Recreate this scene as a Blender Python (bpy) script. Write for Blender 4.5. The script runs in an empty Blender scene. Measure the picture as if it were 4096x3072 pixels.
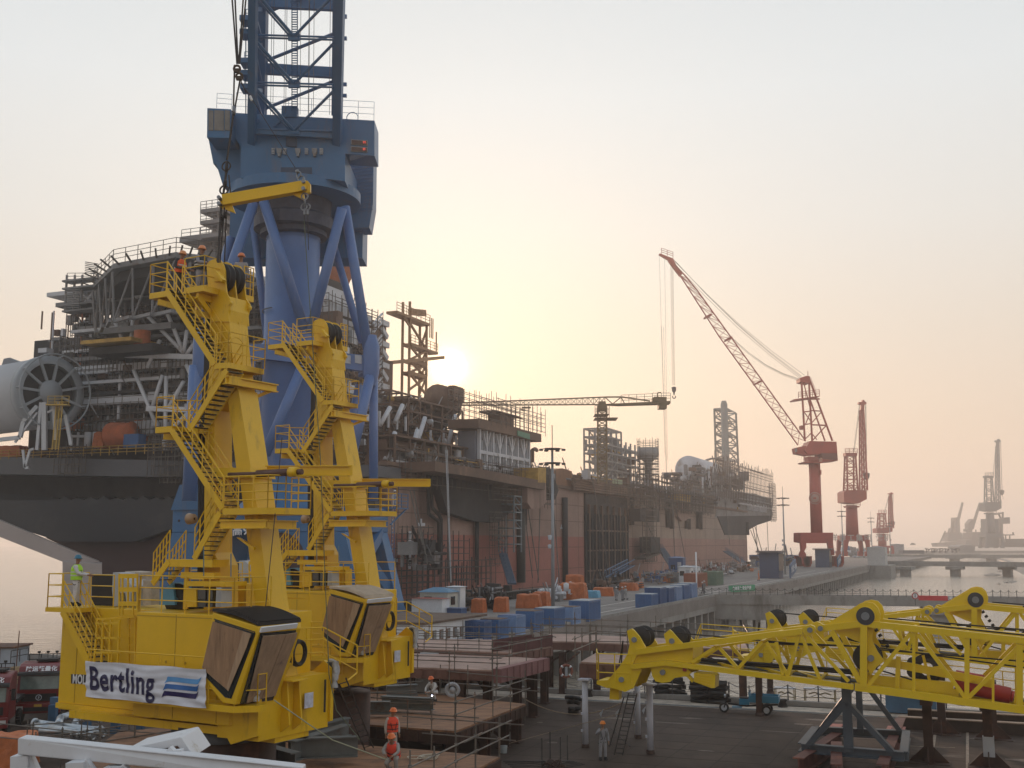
import bpy, math, random
from mathutils import Vector, Matrix
R = math.radians
sc = bpy.context.scene
COL = sc.collection
V = Vector
# ---------------- camera, sky, sun, exposure ----------------
FPX, CX, CY = 4500.0, 2048.0, 1536.0          # focal length and centre in photo pixels (4096 wide)
PITCH = R(8.06)
CAMP = V((0, 0, 10.3))
cam = bpy.data.cameras.new("camera"); camo = bpy.data.objects.new("camera", cam); COL.objects.link(camo)
cam.sensor_width = 36; cam.lens = 36 * FPX / 4096; cam.clip_end = 9000; cam.clip_start = .3
camo.location = CAMP; camo.rotation_euler = (R(90) + PITCH, 0, 0)
sc.camera = camo
sc.render.resolution_x, sc.render.resolution_y = 1024, 768
sc.view_settings.view_transform = 'Standard'; sc.view_settings.look = 'None'
sc.view_settings.exposure = 0.07; sc.view_settings.gamma = 1
c = sc.cycles
sc.render.engine = 'CYCLES'
c.use_denoising = True; c.max_bounces = 5; c.diffuse_bounces = 3; c.glossy_bounces = 3; c.transmission_bounces = 4
c.volume_bounces = 1; c.transparent_max_bounces = 8; c.use_adaptive_sampling = True; c.adaptive_threshold = .015
c.sample_clamp_indirect = 6
SUN_EL, SUN_AZ = R(8.9), R(-3.25)             # azimuth measured from +Y towards +X
SUND = V((math.sin(SUN_AZ) * math.cos(SUN_EL), math.cos(SUN_AZ) * math.cos(SUN_EL), math.sin(SUN_EL)))
w = bpy.data.worlds.new("World"); sc.world = w; w.use_nodes = True
nt = w.node_tree; nt.nodes.clear()
def nd(t, **k):
    n = nt.nodes.new(t)
    for a, b in k.items(): setattr(n, a, b)
    return n
def ramp(node, stops):
    e = node.color_ramp.elements
    while len(e) > 1: e.remove(e[-1])
    e[0].position, e[0].color = stops[0][0], (*stops[0][1], 1)
    for p, c_ in stops[1:]:
        x = e.new(p); x.color = (*c_, 1)
out = nd('ShaderNodeOutputWorld'); bg = nd('ShaderNodeBackground'); tc = nd('ShaderNodeTexCoord')
sep = nd('ShaderNodeSeparateXYZ'); nt.links.new(tc.outputs['Generated'], sep.inputs[0])
elr = nd('ShaderNodeValToRGB'); nt.links.new(sep.outputs['Z'], elr.inputs[0])
ramp(elr, [(0.0, (.80, .58, .43)), (.035, (.81, .60, .45)), (.10, (.77, .62, .49)), (.18, (.74, .66, .57)), (.27, (.74, .725, .69)), (.38, (.73, .76, .77)), (.6, (.60, .66, .70)), (1, (.45, .52, .6))])
dot = nd('ShaderNodeVectorMath', operation='DOT_PRODUCT'); dot.inputs[1].default_value = SUND
nt.links.new(tc.outputs['Generated'], dot.inputs[0])
# brightness falls off away from the sun
away = nd('ShaderNodeMapRange'); away.inputs[1].default_value = -1; away.inputs[2].default_value = .97
away.inputs[3].default_value = .78; away.inputs[4].default_value = 1.0
nt.links.new(dot.outputs['Value'], away.inputs[0])
m1 = nd('ShaderNodeVectorMath', operation='SCALE'); nt.links.new(elr.outputs[0], m1.inputs[0]); nt.links.new(away.outputs[0], m1.inputs['Scale'])
# the aureole round the sun and the sun itself, by angle
ang = nd('ShaderNodeMath', operation='ARCCOSINE'); nt.links.new(dot.outputs['Value'], ang.inputs[0])
def lobe(sig, amp, col, power=2.0):
    d = nd('ShaderNodeMath', operation='DIVIDE'); d.inputs[1].default_value = R(sig); nt.links.new(ang.outputs[0], d.inputs[0])
    p = nd('ShaderNodeMath', operation='POWER'); p.inputs[1].default_value = power; nt.links.new(d.outputs[0], p.inputs[0])
    n = nd('ShaderNodeMath', operation='MULTIPLY'); n.inputs[1].default_value = -1; nt.links.new(p.outputs[0], n.inputs[0])
    e = nd('ShaderNodeMath', operation='EXPONENT'); nt.links.new(n.outputs[0], e.inputs[0])
    s = nd('ShaderNodeVectorMath', operation='SCALE'); s.inputs[0].default_value = [x * amp for x in col]; nt.links.new(e.outputs[0], s.inputs['Scale'])
    return s
acc = m1
for L in (lobe(9, .05, (1, .62, .25), 1.4), lobe(1.5, .7, (1, .62, .30), 1.2), lobe(.45, 5, (1, .88, .55), 1.3)):
    a = nd('ShaderNodeVectorMath', operation='ADD'); nt.links.new(acc.outputs[0], a.inputs[0]); nt.links.new(L.outputs[0], a.inputs[1]); acc = a
sky = nd('ShaderNodeTexSky', sky_type='NISHITA'); sky.sun_disc = False; sky.sun_elevation = SUN_EL; sky.sun_rotation = SUN_AZ
sky.dust_density = 4.0; sky.air_density = 1.0
ss = nd('ShaderNodeVectorMath', operation='SCALE'); ss.inputs['Scale'].default_value = .006; nt.links.new(sky.outputs[0], ss.inputs[0])
a = nd('ShaderNodeVectorMath', operation='ADD'); nt.links.new(acc.outputs[0], a.inputs[0]); nt.links.new(ss.outputs[0], a.inputs[1])
nt.links.new(a.outputs[0], bg.inputs['Color']); bg.inputs['Strength'].default_value = 1.0
nt.links.new(bg.outputs[0], out.inputs['Surface'])
sl = bpy.data.lights.new("sun", 'SUN'); slo = bpy.data.objects.new("sun", sl); COL.objects.link(slo)
sl.energy = 1.5; sl.angle = R(.8); sl.color = (1, .66, .46)
slo.rotation_euler = (-SUND).to_track_quat('-Z', 'Y').to_euler()
slo.location = (0, 0, 120)

# ---------------- pixel -> point helpers (photo pixels, real distances) ----------------
FW = V((0, math.cos(PITCH), math.sin(PITCH))); UP = V((0, -math.sin(PITCH), math.cos(PITCH))); RT = V((1, 0, 0))
def ray(x, y): return FW + RT * ((x - CX) / FPX) - UP * ((y - CY) / FPX)
def atY(x, y, Y):
    d = ray(x, y); return CAMP + d * (Y / d.y)
def atZ(x, y, z):
    d = ray(x, y); return CAMP + d * ((z - CAMP.z) / d.z)
def onp(x, y, P, n):
    d = ray(x, y); return CAMP + d * ((V(P) - CAMP).dot(n) / d.dot(n))
TH = R(22.4)
QD = V((math.sin(TH), math.cos(TH), 0)); QN = V((math.cos(TH), -math.sin(TH), 0))   # along the quay / across it (to the right)
def Q(s, t, z=0): return V((6.1, 109, 0)) + QD * s + QN * t + V((0, 0, z))          # quay frame; t = 0 is the quay's right edge
def q_of(x, y, t):
    """point seen at photo pixel x,y lying on the vertical plane t = const of the quay frame"""
    return onp(x, y, Q(0, t), QN)
QROT = -TH
ZQ = 2.7; ZSEA = -1.8

# ---------------- materials ----------------
MATS = {}
def mat(name, col, rough=.6, metal=0.0, var=.12, scale=1.5, dirt=None, damt=.0, dscale=.6, bump=0.0, stretch=(1, 1, 1), emit=None, spec=.5, streak=0.0):
    if name in MATS: return MATS[name]
    m = bpy.data.materials.new(name); m.use_nodes = True; t = m.node_tree; b = t.nodes['Principled BSDF']
    b.inputs['Roughness'].default_value = rough; b.inputs['Metallic'].default_value = metal
    b.inputs['Specular IOR Level'].default_value = spec
    L = t.links.new; N = t.nodes.new
    tc = N('ShaderNodeTexCoord'); mp = N('ShaderNodeMapping'); mp.inputs['Scale'].default_value = stretch
    L(tc.outputs['Object'], mp.inputs[0])
    no = N('ShaderNodeTexNoise'); no.inputs['Scale'].default_value = scale; no.inputs['Detail'].default_value = 5; no.inputs['Roughness'].default_value = .65
    L(mp.outputs[0], no.inputs['Vector'])
    r = N('ShaderNodeValToRGB'); r.color_ramp.elements[0].position = .3; r.color_ramp.elements[1].position = .72
    lo = [max(0, x * (1 - var)) for x in col]; hi = [min(1, x * (1 + var)) for x in col]
    r.color_ramp.elements[0].color = (*lo, 1); r.color_ramp.elements[1].color = (*hi, 1)
    L(no.outputs['Fac'], r.inputs[0]); src = r.outputs[0]
    if dirt:
        n2 = N('ShaderNodeTexNoise'); n2.inputs['Scale'].default_value = dscale; n2.inputs['Detail'].default_value = 8; n2.inputs['Roughness'].default_value = .7
        m2 = N('ShaderNodeMapping'); m2.inputs['Scale'].default_value = (1, 1, 1 if not streak else streak); L(tc.outputs['Object'], m2.inputs[0]); L(m2.outputs[0], n2.inputs['Vector'])
        r2 = N('ShaderNodeValToRGB'); r2.color_ramp.elements[0].position = .62 - damt * .4; r2.color_ramp.elements[1].position = .70
        L(n2.outputs['Fac'], r2.inputs[0])
        mx = N('ShaderNodeMix'); mx.data_type = 'RGBA'; L(r2.outputs[0], mx.inputs[0]); L(src, mx.inputs[6]); mx.inputs[7].default_value = (*dirt, 1)
        src = mx.outputs[2]
    L(src, b.inputs['Base Color'])
    if bump:
        bp = N('ShaderNodeBump'); bp.inputs['Strength'].default_value = bump; bp.inputs['Distance'].default_value = .05; L(no.outputs['Fac'], bp.inputs['Height']); L(bp.outputs[0], b.inputs['Normal'])
    if emit:
        b.inputs['Emission Color'].default_value = (*emit[0], 1); b.inputs['Emission Strength'].default_value = emit[1]
    MATS[name] = m; return m
YEL = mat('crane_yellow', (.76, .47, .006), .38, 0, .06, .8, (.46, .27, .01), .09, 1.2, streak=.25)
YELO = mat('boom_yellow', (.76, .53, .008), .38, 0, .05, .8)
BLK = mat('black_rubber', (.012, .012, .014), .6)
DGR = mat('dark_steel', (.05, .055, .065), .55, .2)
GRY = mat('grey_steel', (.22, .24, .26), .5, .2, .2, 2, (.16, .09, .05), .1)
LGR = mat('light_grey_paint', (.42, .45, .5), .5, 0, .12, .7, (.25, .2, .16), .1)
WHT = mat('white_paint', (.72, .74, .78), .5, 0, .06, 1.5, (.4, .33, .25), .04)
RST = mat('rusty_steel', (.13, .065, .045), .75, .1, .35, 1.5, (.22, .10, .04), .2, .8, .2)
PNK = mat('primer_plate', (.34, .21, .18), .65, 0, .2, .6, (.2, .12, .09), .2, .5)
PLY = mat('plywood', (.32, .19, .105), .7, 0, .3, 1.6, (.16, .09, .05), .15, 2, .1, stretch=(4, 4, .5))
BLU = mat('crane_blue', (.028, .13, .30), .42, 0, .10, .25, (.10, .12, .17), .12, .35, streak=.25)
BLUD = mat('crane_blue_faded', (.085, .17, .40), .42, 0, .10, .3, (.2, .25, .42), .1, .4, streak=.2)
RED = mat('crane_red', (.40, .045, .03), .5, 0, .15, .2, (.25, .06, .05), .12, .3)
ORG = mat('orange_tarp', (.46, .125, .035), .6, 0, .25, 1.2, (.35, .07, .02), .15, 1, .6)
CON = mat('concrete', (.26, .25, .24), .85, 0, .2, .5, (.13, .12, .11), .2, .3, .2, streak=.3)
CONT = mat('container_blue', (.045, .125, .30), .5, 0, .15, .8, (.14, .12, .14), .08, 1)
GLS = mat('dark_glass', (.02, .03, .035), .08, 0, .1, 1, spec=.8)
SCF = mat('scaffold_tube', (.15, .135, .12), .55, .3, .4, 1.2, (.19, .10, .06), .25, 1.5)
SCB = mat('scaffold_tube_dark', (.06, .055, .055), .6, .3, .3, 3)
WOOD = mat('timber_deck', (.26, .125, .06), .8, 0, .4, .7, (.12, .06, .035), .2, .9, .3, stretch=(1, 5, 1))

# ---------------- mesh building ----------------
class MB:
    def __init__(s): s.v = []; s.f = []; s.sm = []
    def add(s, vs, fs, smooth=False):
        o = len(s.v); s.v += [tuple(p) for p in vs]; s.f += [tuple(i + o for i in f) for f in fs]; s.sm += [smooth] * len(fs); return s
    def frame(s, c, ax, ay, az):
        c, ax, ay, az = V(c), V(ax) / 2, V(ay) / 2, V(az) / 2
        vs = [c + ax * i + ay * j + az * k for k in (-1, 1) for j in (-1, 1) for i in (-1, 1)]
        return s.add(vs, [(0, 2, 3, 1), (4, 5, 7, 6), (0, 1, 5, 4), (2, 6, 7, 3), (0, 4, 6, 2), (1, 3, 7, 5)])
    def box(s, c, size, rz=0):
        ca, sa = math.cos(rz), math.sin(rz)
        return s.frame(c, (ca * size[0], sa * size[0], 0), (-sa * size[1], ca * size[1], 0), (0, 0, size[2]))
    def bar(s, p, q, w_, h_=None, up=(0, 0, 1)):
        p, q = V(p), V(q); d = q - p; h_ = h_ or w_
        if d.length < 1e-6: return s
        u = V(up); x = d.cross(u)
        if x.length < 1e-4 * d.length: x = d.cross(V((0, 1, 0)))
        x.normalize(); y = x.cross(d).normalized()
        return s.frame((p + q) / 2, d, x * w_, y * h_)
    def ibeam(s, p, q, w_, h_, t=.03, up=(0, 0, 1)):
        p, q = V(p), V(q); d = (q - p).normalized(); x = d.cross(V(up)).normalized(); y = x.cross(d)
        o = y * (h_ / 2 - t / 2)
        s.bar(p + o, q + o, w_, t, up); s.bar(p - o, q - o, w_, t, up); s.bar(p, q, t, h_ - 2 * t - .002, up); return s
    def tube(s, p, q, r, n=6, r2=None, caps=True):
        p, q = V(p), V(q); d = q - p
        if d.length < 1e-6: return s
        r2 = r if r2 is None else r2
        x = d.orthogonal().normalized(); y = d.cross(x).normalized(); vs = []
        for k in range(n):
            a = 2 * math.pi * k / n; o = x * math.cos(a) + y * math.sin(a); vs += [p + o * r, q + o * r2]
        fs = [(2 * k, 2 * ((k + 1) % n), 2 * ((k + 1) % n) + 1, 2 * k + 1) for k in range(n)]
        s.add(vs, fs, n > 6)
        if caps: s.add([], []); o = len(s.v) - 2 * n; s.f += [tuple(o + 2 * k for k in reversed(range(n))), tuple(o + 2 * k + 1 for k in range(n))]; s.sm += [False, False]
        return s
    def path(s, pts, r, n=5, closed=False):
        pts = [V(p) for p in pts]
        if closed: pts = pts + [pts[0]]
        for a_, b_ in zip(pts, pts[1:]): s.tube(a_, b_, r, n)
        return s
    def prism(s, poly, vec):
        """closed polygon (3D, planar) swept by vec"""
        n = len(poly); P_ = [V(p) for p in poly]; vec = V(vec); vs = P_ + [p + vec for p in P_]
        fs = [tuple(range(n)), tuple(reversed(range(n, 2 * n)))] + [(i, i + n, (i + 1) % n + n, (i + 1) % n) for i in range(n)]
        return s.add(vs, fs)
    def quad(s, *p): return s.add(p, [tuple(range(len(p)))])
    def lathe(s, c, axis, prof, n=16, smooth=True):
        """prof: (distance along axis, radius)"""
        c, axis = V(c), V(axis).normalized(); x = axis.orthogonal().normalized(); y = axis.cross(x)
        vs = []
        for (h, r) in prof:
            for k in range(n):
                a = 2 * math.pi * k / n; vs.append(c + axis * h + (x * math.cos(a) + y * math.sin(a)) * r)
        fs = []
        for i in range(len(prof) - 1):
            for k in range(n): fs.append((i * n + k, i * n + (k + 1) % n, (i + 1) * n + (k + 1) % n, (i + 1) * n + k))
        s.add(vs, fs, smooth)
        return s
    def disc(s, c, axis, r, t, n=20):
        c, axis = V(c), V(axis).normalized(); return s.tube(c - axis * t / 2, c + axis * t / 2, r, n)
    def ring(s, c, axis, r, tr, n=24, m_=5, a0=0, a1=2 * math.pi):
        c, axis = V(c), V(axis).normalized(); x = axis.orthogonal().normalized(); y = axis.cross(x)
        full = abs(a1 - a0 - 2 * math.pi) < 1e-6
        pts = [c + (x * math.cos(a0 + (a1 - a0) * k / n) + y * math.sin(a0 + (a1 - a0) * k / n)) * r for k in range(n + (0 if full else 1))]
        return s.path(pts, tr, m_, full)
    def build(s, name, m, parent=None, bevel=0):
        me = bpy.data.meshes.new(name); me.from_pydata(s.v, [], s.f); me.materials.append(m)
        me.polygons.foreach_set('use_smooth', s.sm); me.update()
        o = bpy.data.objects.new(name, me); COL.objects.link(o)
        if parent is not None: o.parent = parent; o.matrix_parent_inverse = parent.matrix_basis.inverted()
        if bevel:
            b = o.modifiers.new('b', 'BEVEL'); b.width = bevel; b.segments = 2; b.limit_method = 'ANGLE'
        return o
def tag(o, label=None, cat=None, group=None, kind=None):
    if label: o['label'] = label
    if cat: o['category'] = cat
    if group: o['group'] = group
    if kind: o['kind'] = kind
    return o
def empty(name, loc=(0, 0, 0), rz=0, label=None, cat=None, group=None):
    o = bpy.data.objects.new(name, None); COL.objects.link(o); o.location = loc; o.rotation_euler = (0, 0, rz); o.empty_display_size = .3
    return tag(o, label, cat, group)
def copy_tree(o, parent=None):
    c_ = o.copy(); COL.objects.link(c_)
    if parent is not None: c_.parent = parent; c_.matrix_parent_inverse = o.matrix_parent_inverse
    for ch in list(o.children): copy_tree(ch, c_)
    return c_
def split(o, most=60):
    """give every loose island of a mesh an object of its own"""
    me = o.data; n = len(me.vertices); f = list(range(n))
    def fi(a):
        while f[a] != a: f[a] = f[f[a]]; a = f[a]
        return a
    for e in me.edges: f[fi(e.vertices[0])] = fi(e.vertices[1])
    g = {}
    for p in me.polygons: g.setdefault(fi(p.vertices[0]), []).append(p)
    if not 1 < len(g) <= most: return
    co = [v.co.copy() for v in me.vertices]; base = o.name.split('.')[0]
    for k, ps in enumerate(g.values()):
        ix = {}; fs = [[ix.setdefault(v, len(ix)) for v in p.vertices] for p in ps]; m2 = bpy.data.meshes.new(base)
        m2.from_pydata([co[v] for v in ix], [], fs); m2.materials.append(me.materials[0]); m2.polygons.foreach_set('use_smooth', [p.use_smooth for p in ps])
        if k == 0: o.data = m2
        else:
            q = o.copy(); q.data = m2; COL.objects.link(q)
def split_in(root, names):
    for o in list(root.children_recursive) + [root]:
        if o.type == 'MESH' and o.name.split('.')[0] in names: split(o)
def lchild(mb, name, m, root, bevel=0):
    o = mb.build(name, m, None, bevel); o.parent = root; return o
def text_mesh(s, size, name, m, M, parent=None, ext=.004, bold=0.0, align='CENTER'):
    cu = bpy.data.curves.new(name, 'FONT'); cu.body = s; cu.size = size; cu.extrude = ext; cu.offset = bold; cu.align_x = align; cu.align_y = 'CENTER'; cu.resolution_u = 4; cu.space_character = 1 + bold * 4
    o = bpy.data.objects.new(name, cu); COL.objects.link(o); bpy.context.view_layer.update()
    me = bpy.data.meshes.new_from_object(o.evaluated_get(bpy.context.evaluated_depsgraph_get()))
    bpy.data.objects.remove(o); me.materials.clear(); me.materials.append(m); me.transform(M)
    o = bpy.data.objects.new(name, me); COL.objects.link(o)
    if parent is not None: o.parent = parent; o.matrix_parent_inverse = parent.matrix_basis.inverted()
    return o
def basis(origin, x, y):
    """matrix taking text plane (x right, y up) to the given axes"""
    x, y = V(x).normalized(), V(y).normalized(); z = x.cross(y).normalized(); y = z.cross(x)
    M = Matrix((x, y, z)).transposed().to_4x4(); M.translation = V(origin); return M
def rail(mb, pts, h=1.1, r=.024, post=1.2, mids=2, up=(0, 0, 1), ends=True):
    up = V(up); pts = [V(p) for p in pts]
    for a_, b_ in zip(pts, pts[1:]):
        L = (b_ - a_).length; n = max(1, round(L / post))
        for i in range(n + 1): p = a_.lerp(b_, i / n); mb.tube(p, p + up * h, r, 5)
        for k in range(mids + 1): o = up * (h * (k + 1) / (mids + 1)); mb.tube(a_ + o, b_ + o, r * .9, 5)
    return mb
def lattice(mb, A, B, nb, rc, rb, n=5, faces=(0, 1, 2, 3), cross=False):
    """A, B: lists of four corner points at each end"""
    A = [V(p) for p in A]; B = [V(p) for p in B]
    for a_, b_ in zip(A, B): mb.tube(a_, b_, rc, n)
    for i in range(nb):
        t0, t1 = i / nb, (i + 1) / nb
        for k in faces:
            k2 = (k + 1) % 4
            p0, p1 = A[k].lerp(B[k], t0), A[k].lerp(B[k], t1); q0, q1 = A[k2].lerp(B[k2], t0), A[k2].lerp(B[k2], t1)
            if cross: mb.tube(p0, q1, rb, 4); mb.tube(q0, p1, rb, 4)
            elif i % 2: mb.tube(p0, q1, rb, 4)
            else: mb.tube(q0, p1, rb, 4)
            mb.tube(p1, q1, rb, 4)
    return mb
# ---------------- setting: sea, quays, mud, bridges ----------------
def water_mat():
    m = bpy.data.materials.new('sea_water'); m.use_nodes = True; t = m.node_tree; b = t.nodes['Principled BSDF']; L = t.links.new; N = t.nodes.new
    b.inputs['Base Color'].default_value = (.34, .29, .23, 1); b.inputs['Roughness'].default_value = .12; b.inputs['IOR'].default_value = 1.5; b.inputs['Specular IOR Level'].default_value = .9
    tc = N('ShaderNodeTexCoord'); hs = []
    for sca, st, w_ in ((.28, (1, 1.6, 1), 1.0), (1.1, (1, 1.5, 1), .55), (3.6, (1, 1.4, 1), .25)):
        mp = N('ShaderNodeMapping'); mp.inputs['Scale'].default_value = st; mp.inputs['Rotation'].default_value = (0, 0, R(12)); L(tc.outputs['Object'], mp.inputs[0])
        no = N('ShaderNodeTexNoise'); no.inputs['Scale'].default_value = sca; no.inputs['Detail'].default_value = 3; L(mp.outputs[0], no.inputs['Vector'])
        mu = N('ShaderNodeMath'); mu.operation = 'MULTIPLY'; mu.inputs[1].default_value = w_; L(no.outputs['Fac'], mu.inputs[0]); hs.append(mu)
    ad = N('ShaderNodeMath'); L(hs[0].outputs[0], ad.inputs[0]); L(hs[1].outputs[0], ad.inputs[1])
    ad2 = N('ShaderNodeMath'); L(ad.outputs[0], ad2.inputs[0]); L(hs[2].outputs[0], ad2.inputs[1])
    bp = N('ShaderNodeBump'); bp.inputs['Strength'].default_value = .5; bp.inputs['Distance'].default_value = .42
    L(ad2.outputs[0], bp.inputs['Height']); L(bp.outputs[0], b.inputs['Normal'])
    return m
MB().quad((-2900, -150, ZSEA), (2900, -150, ZSEA), (2900, 4000, ZSEA), (-2900, 4000, ZSEA)).build('sea', water_mat()).__setitem__('kind', 'structure')
DECKM = mat('deck_plate', (.062, .043, .034), .8, 0, .35, .35, (.10, .07, .055), .25, .25, .15, stretch=(1, .35, 1), spec=.25)
QUAYM = mat('quay_concrete', (.20, .18, .17), .8, 0, .22, .2, (.12, .10, .095), .2, .15, .1)
def slab(name, poly, z0, z1, m):
    mb = MB(); mb.prism([(p[0], p[1], z0) for p in poly], (0, 0, z1 - z0)); o = mb.build(name, m); o['kind'] = 'structure'; return o
# near working deck (z = 0)
E0 = V((6.6, 79.4, 0))
def ED(t, z=0): return E0 + QN * t + V((0, 0, z))      # along the far edge of the near deck
slab('near_deck', [ED(-95), ED(75), ED(75) - QD * 110, ED(-95) - QD * 110], -3.2, 0, DECKM)
mb = MB(); rs = random.Random(2)
for k in range(-6, 38): a_ = ED(k * 2.4, .003); mb.frame(a_ - QD * 50, QN * .035, QD * 96, (0, 0, .004))
for k in range(40):
    for q in range(-1, 9): o_ = rs.uniform(-1, 1); mb.frame(ED(q * 9.6 + o_, .0035) - QD * (3 + k * 2.2), QN * 8.5, QD * .03, (0, 0, .004))
mb.build('deck_seams', mat('seam_dark', (.028, .02, .016), .9))['kind'] = 'structure'
mb = MB()
for k in range(46):
    c_ = ED(rs.uniform(-4, 34)) - QD * rs.uniform(4, 34); c_.z = .009; n_ = 9; a0_ = rs.uniform(0, 3); r1_, r2_ = rs.uniform(.2, 1.6), rs.uniform(.08, .5)
    mb.add([c_ + QN * (r1_ * math.cos(6.283 * i / n_ + a0_) * rs.uniform(.7, 1.1)) + QD * (r2_ * math.sin(6.283 * i / n_ + a0_) * rs.uniform(.7, 1.1)) for i in range(n_)], [tuple(range(n_))])
mb.build('deck_stains', mat('stain_pale', (.13, .095, .075), .7, 0, .5, 3))['kind'] = 'structure'
# edge band of pale grit and curb along the far edge
MB().frame(ED(5, .006) - QD * 2.2, QN * 64, QD * 2.6, (0, 0, .008)).build('deck_edge_strip', mat('pale_grit', (.42, .36, .30), .8, 0, .35, 1.2, (.2, .15, .12), .2, .8))['kind'] = 'structure'
MB().frame(ED(5, .16) - QD * .35, QN * 64, QD * .5, (0, 0, .30)).build('deck_kerb', CON)['kind'] = 'structure'
# far quay (z = 2.7)
t_ship = -36.0
near = -31.0
slab('far_quay', [Q(near, -.01)[:2], Q(near, -20)[:2], Q(-14, t_ship + 2)[:2], Q(640, t_ship + 2)[:2], Q(640, 8)[:2], Q(560, 8)[:2], Q(300, 0)[:2]], 1.3, ZQ, QUAYM)
mb = MB()
for i in range(86):
    s_ = near + .6 + i * 4.0
    if s_ > 310: break
    mb.frame(Q(s_, -.75, (1.3 + ZSEA - 2) / 2), QD * .8, QN * 1.0, (0, 0, 1.3 - ZSEA + 2))
    mb.frame(Q(s_ + 1.2, -6, (1.3 + ZSEA - 2) / 2), QD * .8, QN * 1.0, (0, 0, 1.3 - ZSEA + 2))
mb.frame(Q(140, -.3, .95), QD * 335, QN * .5, (0, 0, .7))
mb.build('quay_piles', CON)['kind'] = 'structure'
MB().frame(Q(120, -14, -.6), QD * 300, QN * 1, (0, 0, 3.6)).build('quay_back_wall', mat('wet_concrete', (.05, .048, .045), .7))['kind'] = 'structure'
MB().frame(Q(140, -.45, ZQ + .14), QD * 335, QN * .5, (0, 0, .28)).build('quay_kerb', CON)['kind'] = 'structure'
PNT = mat('road_paint', (.55, .52, .48), .7, 0, .3, .8, (.2, .18, .17), .2)
mb = MB()
for t_ in (-3.4, -7.4): mb.frame(Q(100, t_, ZQ + .006), QD * 250, QN * (.28), (0, 0, .008))
mb.build('quay_rail_markings', PNT)['kind'] = 'structure'
# corner block between quay and footbridge
def bridge(name, pL, pR, w_, th, z, piers, label, pw=2.4, group=None):
    root = empty(name, (pL + pR) / 2, 0, label, 'bridge', group)
    d = (pR - pL); u = d.normalized(); n_ = V((-u.y, u.x, 0))
    mb = MB(); c0 = (pL + pR) / 2; c0.z = z - th / 2; mb.frame(c0 + n_ * w_ / 2, d, n_ * w_, (0, 0, th)); c0.z = z + .1
    mb.frame(c0 + n_ * .15, d, n_ * .25, (0, 0, .2)); mb.frame(c0 + n_ * (w_ - .15), d, n_ * .25, (0, 0, .2)); mb.build('bridge_deck', CON, root)
    for p in piers:
        mb = MB(); q = V((p.x, p.y, 0)) + n_ * w_ / 2
        mb.frame(q + V((0, 0, z - th - .55)), u * pw * 1.9, n_ * w_ * .9, (0, 0, 1.1)); mb.frame(q + V((0, 0, (z - th - 1.1 + ZSEA - 2) / 2)), u * pw, n_ * w_ * .6, (0, 0, z - th - 1.1 - ZSEA + 2))
        mb.build('pier', CON, root)
    return root
a_, b_ = atZ(2791, 2384, ZQ), atZ(4200, 2398, ZQ)
br = bridge('footbridge', a_, b_, 4.0, 1.15, ZQ, [atZ(3760, 2394, ZQ)], 'low concrete footbridge with chain railing crossing the water beyond the yellow booms')
mb = MB(); u = (b_ - a_).normalized()
for w0, w1, z0, z1 in ((0, 11, ZSEA + 1.2, ZQ - 1.16),): mb.frame(a_ + u * (w0 + w1) / 2 + V((0, 1.9, (z0 + z1) / 2 - ZQ)), u * (w1 - w0), V((-u.y, u.x, 0)) * 3.4, (0, 0, z1 - z0))
for k in range(6): mb.frame(a_ + u * (1 + k * 1.9) + V((0, 1.6, -ZQ + (ZSEA - 2 + ZSEA + 1.2) / 2)), u * .7, (0, 2, 0), (0, 0, 3.2))
mb.build('abutment', CON, br)
mb = MB(); n = 46; L = (b_ - a_).length
for i in range(n + 1):
    p = a_ + u * (L * i / n) + V((0, .15, .2)); mb.tube(p, p + V((0, 0, 1.0)), .05, 4)
    if i < n:
        q = a_ + u * (L * (i + 1) / n) + V((0, .15, .2))
        for h in (.95,):
            prev = None
            for k in range(5):
                x = p.lerp(q, k / 4) + V((0, 0, h - .35 * (1 - (2 * k / 4 - 1) ** 2)))
                if prev is not None: mb.tube(prev, x, .035, 4)
                prev = x
        mb.tube(p + V((0, 0, .35)), q + V((0, 0, .35)), .02, 4)
mb.build('chain_railing', DGR, br)
# far bridges
pts = [atZ(x, 2305, ZSEA) for x in (3613, 3814, 4025)]
bridge('concrete_bridge', atZ(3500, 2250, 2.9), atZ(4300, 2257, 2.9), 8, 1.5, 3.2, pts, 'long grey concrete bridge on square piers with open mud to its side', 3.0)
pts = [atZ(x, 2251, ZSEA) for x in (3684, 3830, 3978)]
bridge('concrete_bridge', atZ(3540, 2222, 3.2), atZ(4300, 2222, 3.2), 9, 1.8, 3.6, pts, 'hazy concrete bridge second from the near one, low against the horizon', 4.5)
pts = [atZ(x, 2228, ZSEA) for x in (3720, 3905)]
bridge('concrete_bridge', atZ(3540, 2208, 3.2), atZ(4300, 2207, 3.2), 9, 2.2, 3.8, pts, 'farthest faint concrete bridge just under the horizon', 5)
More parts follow.
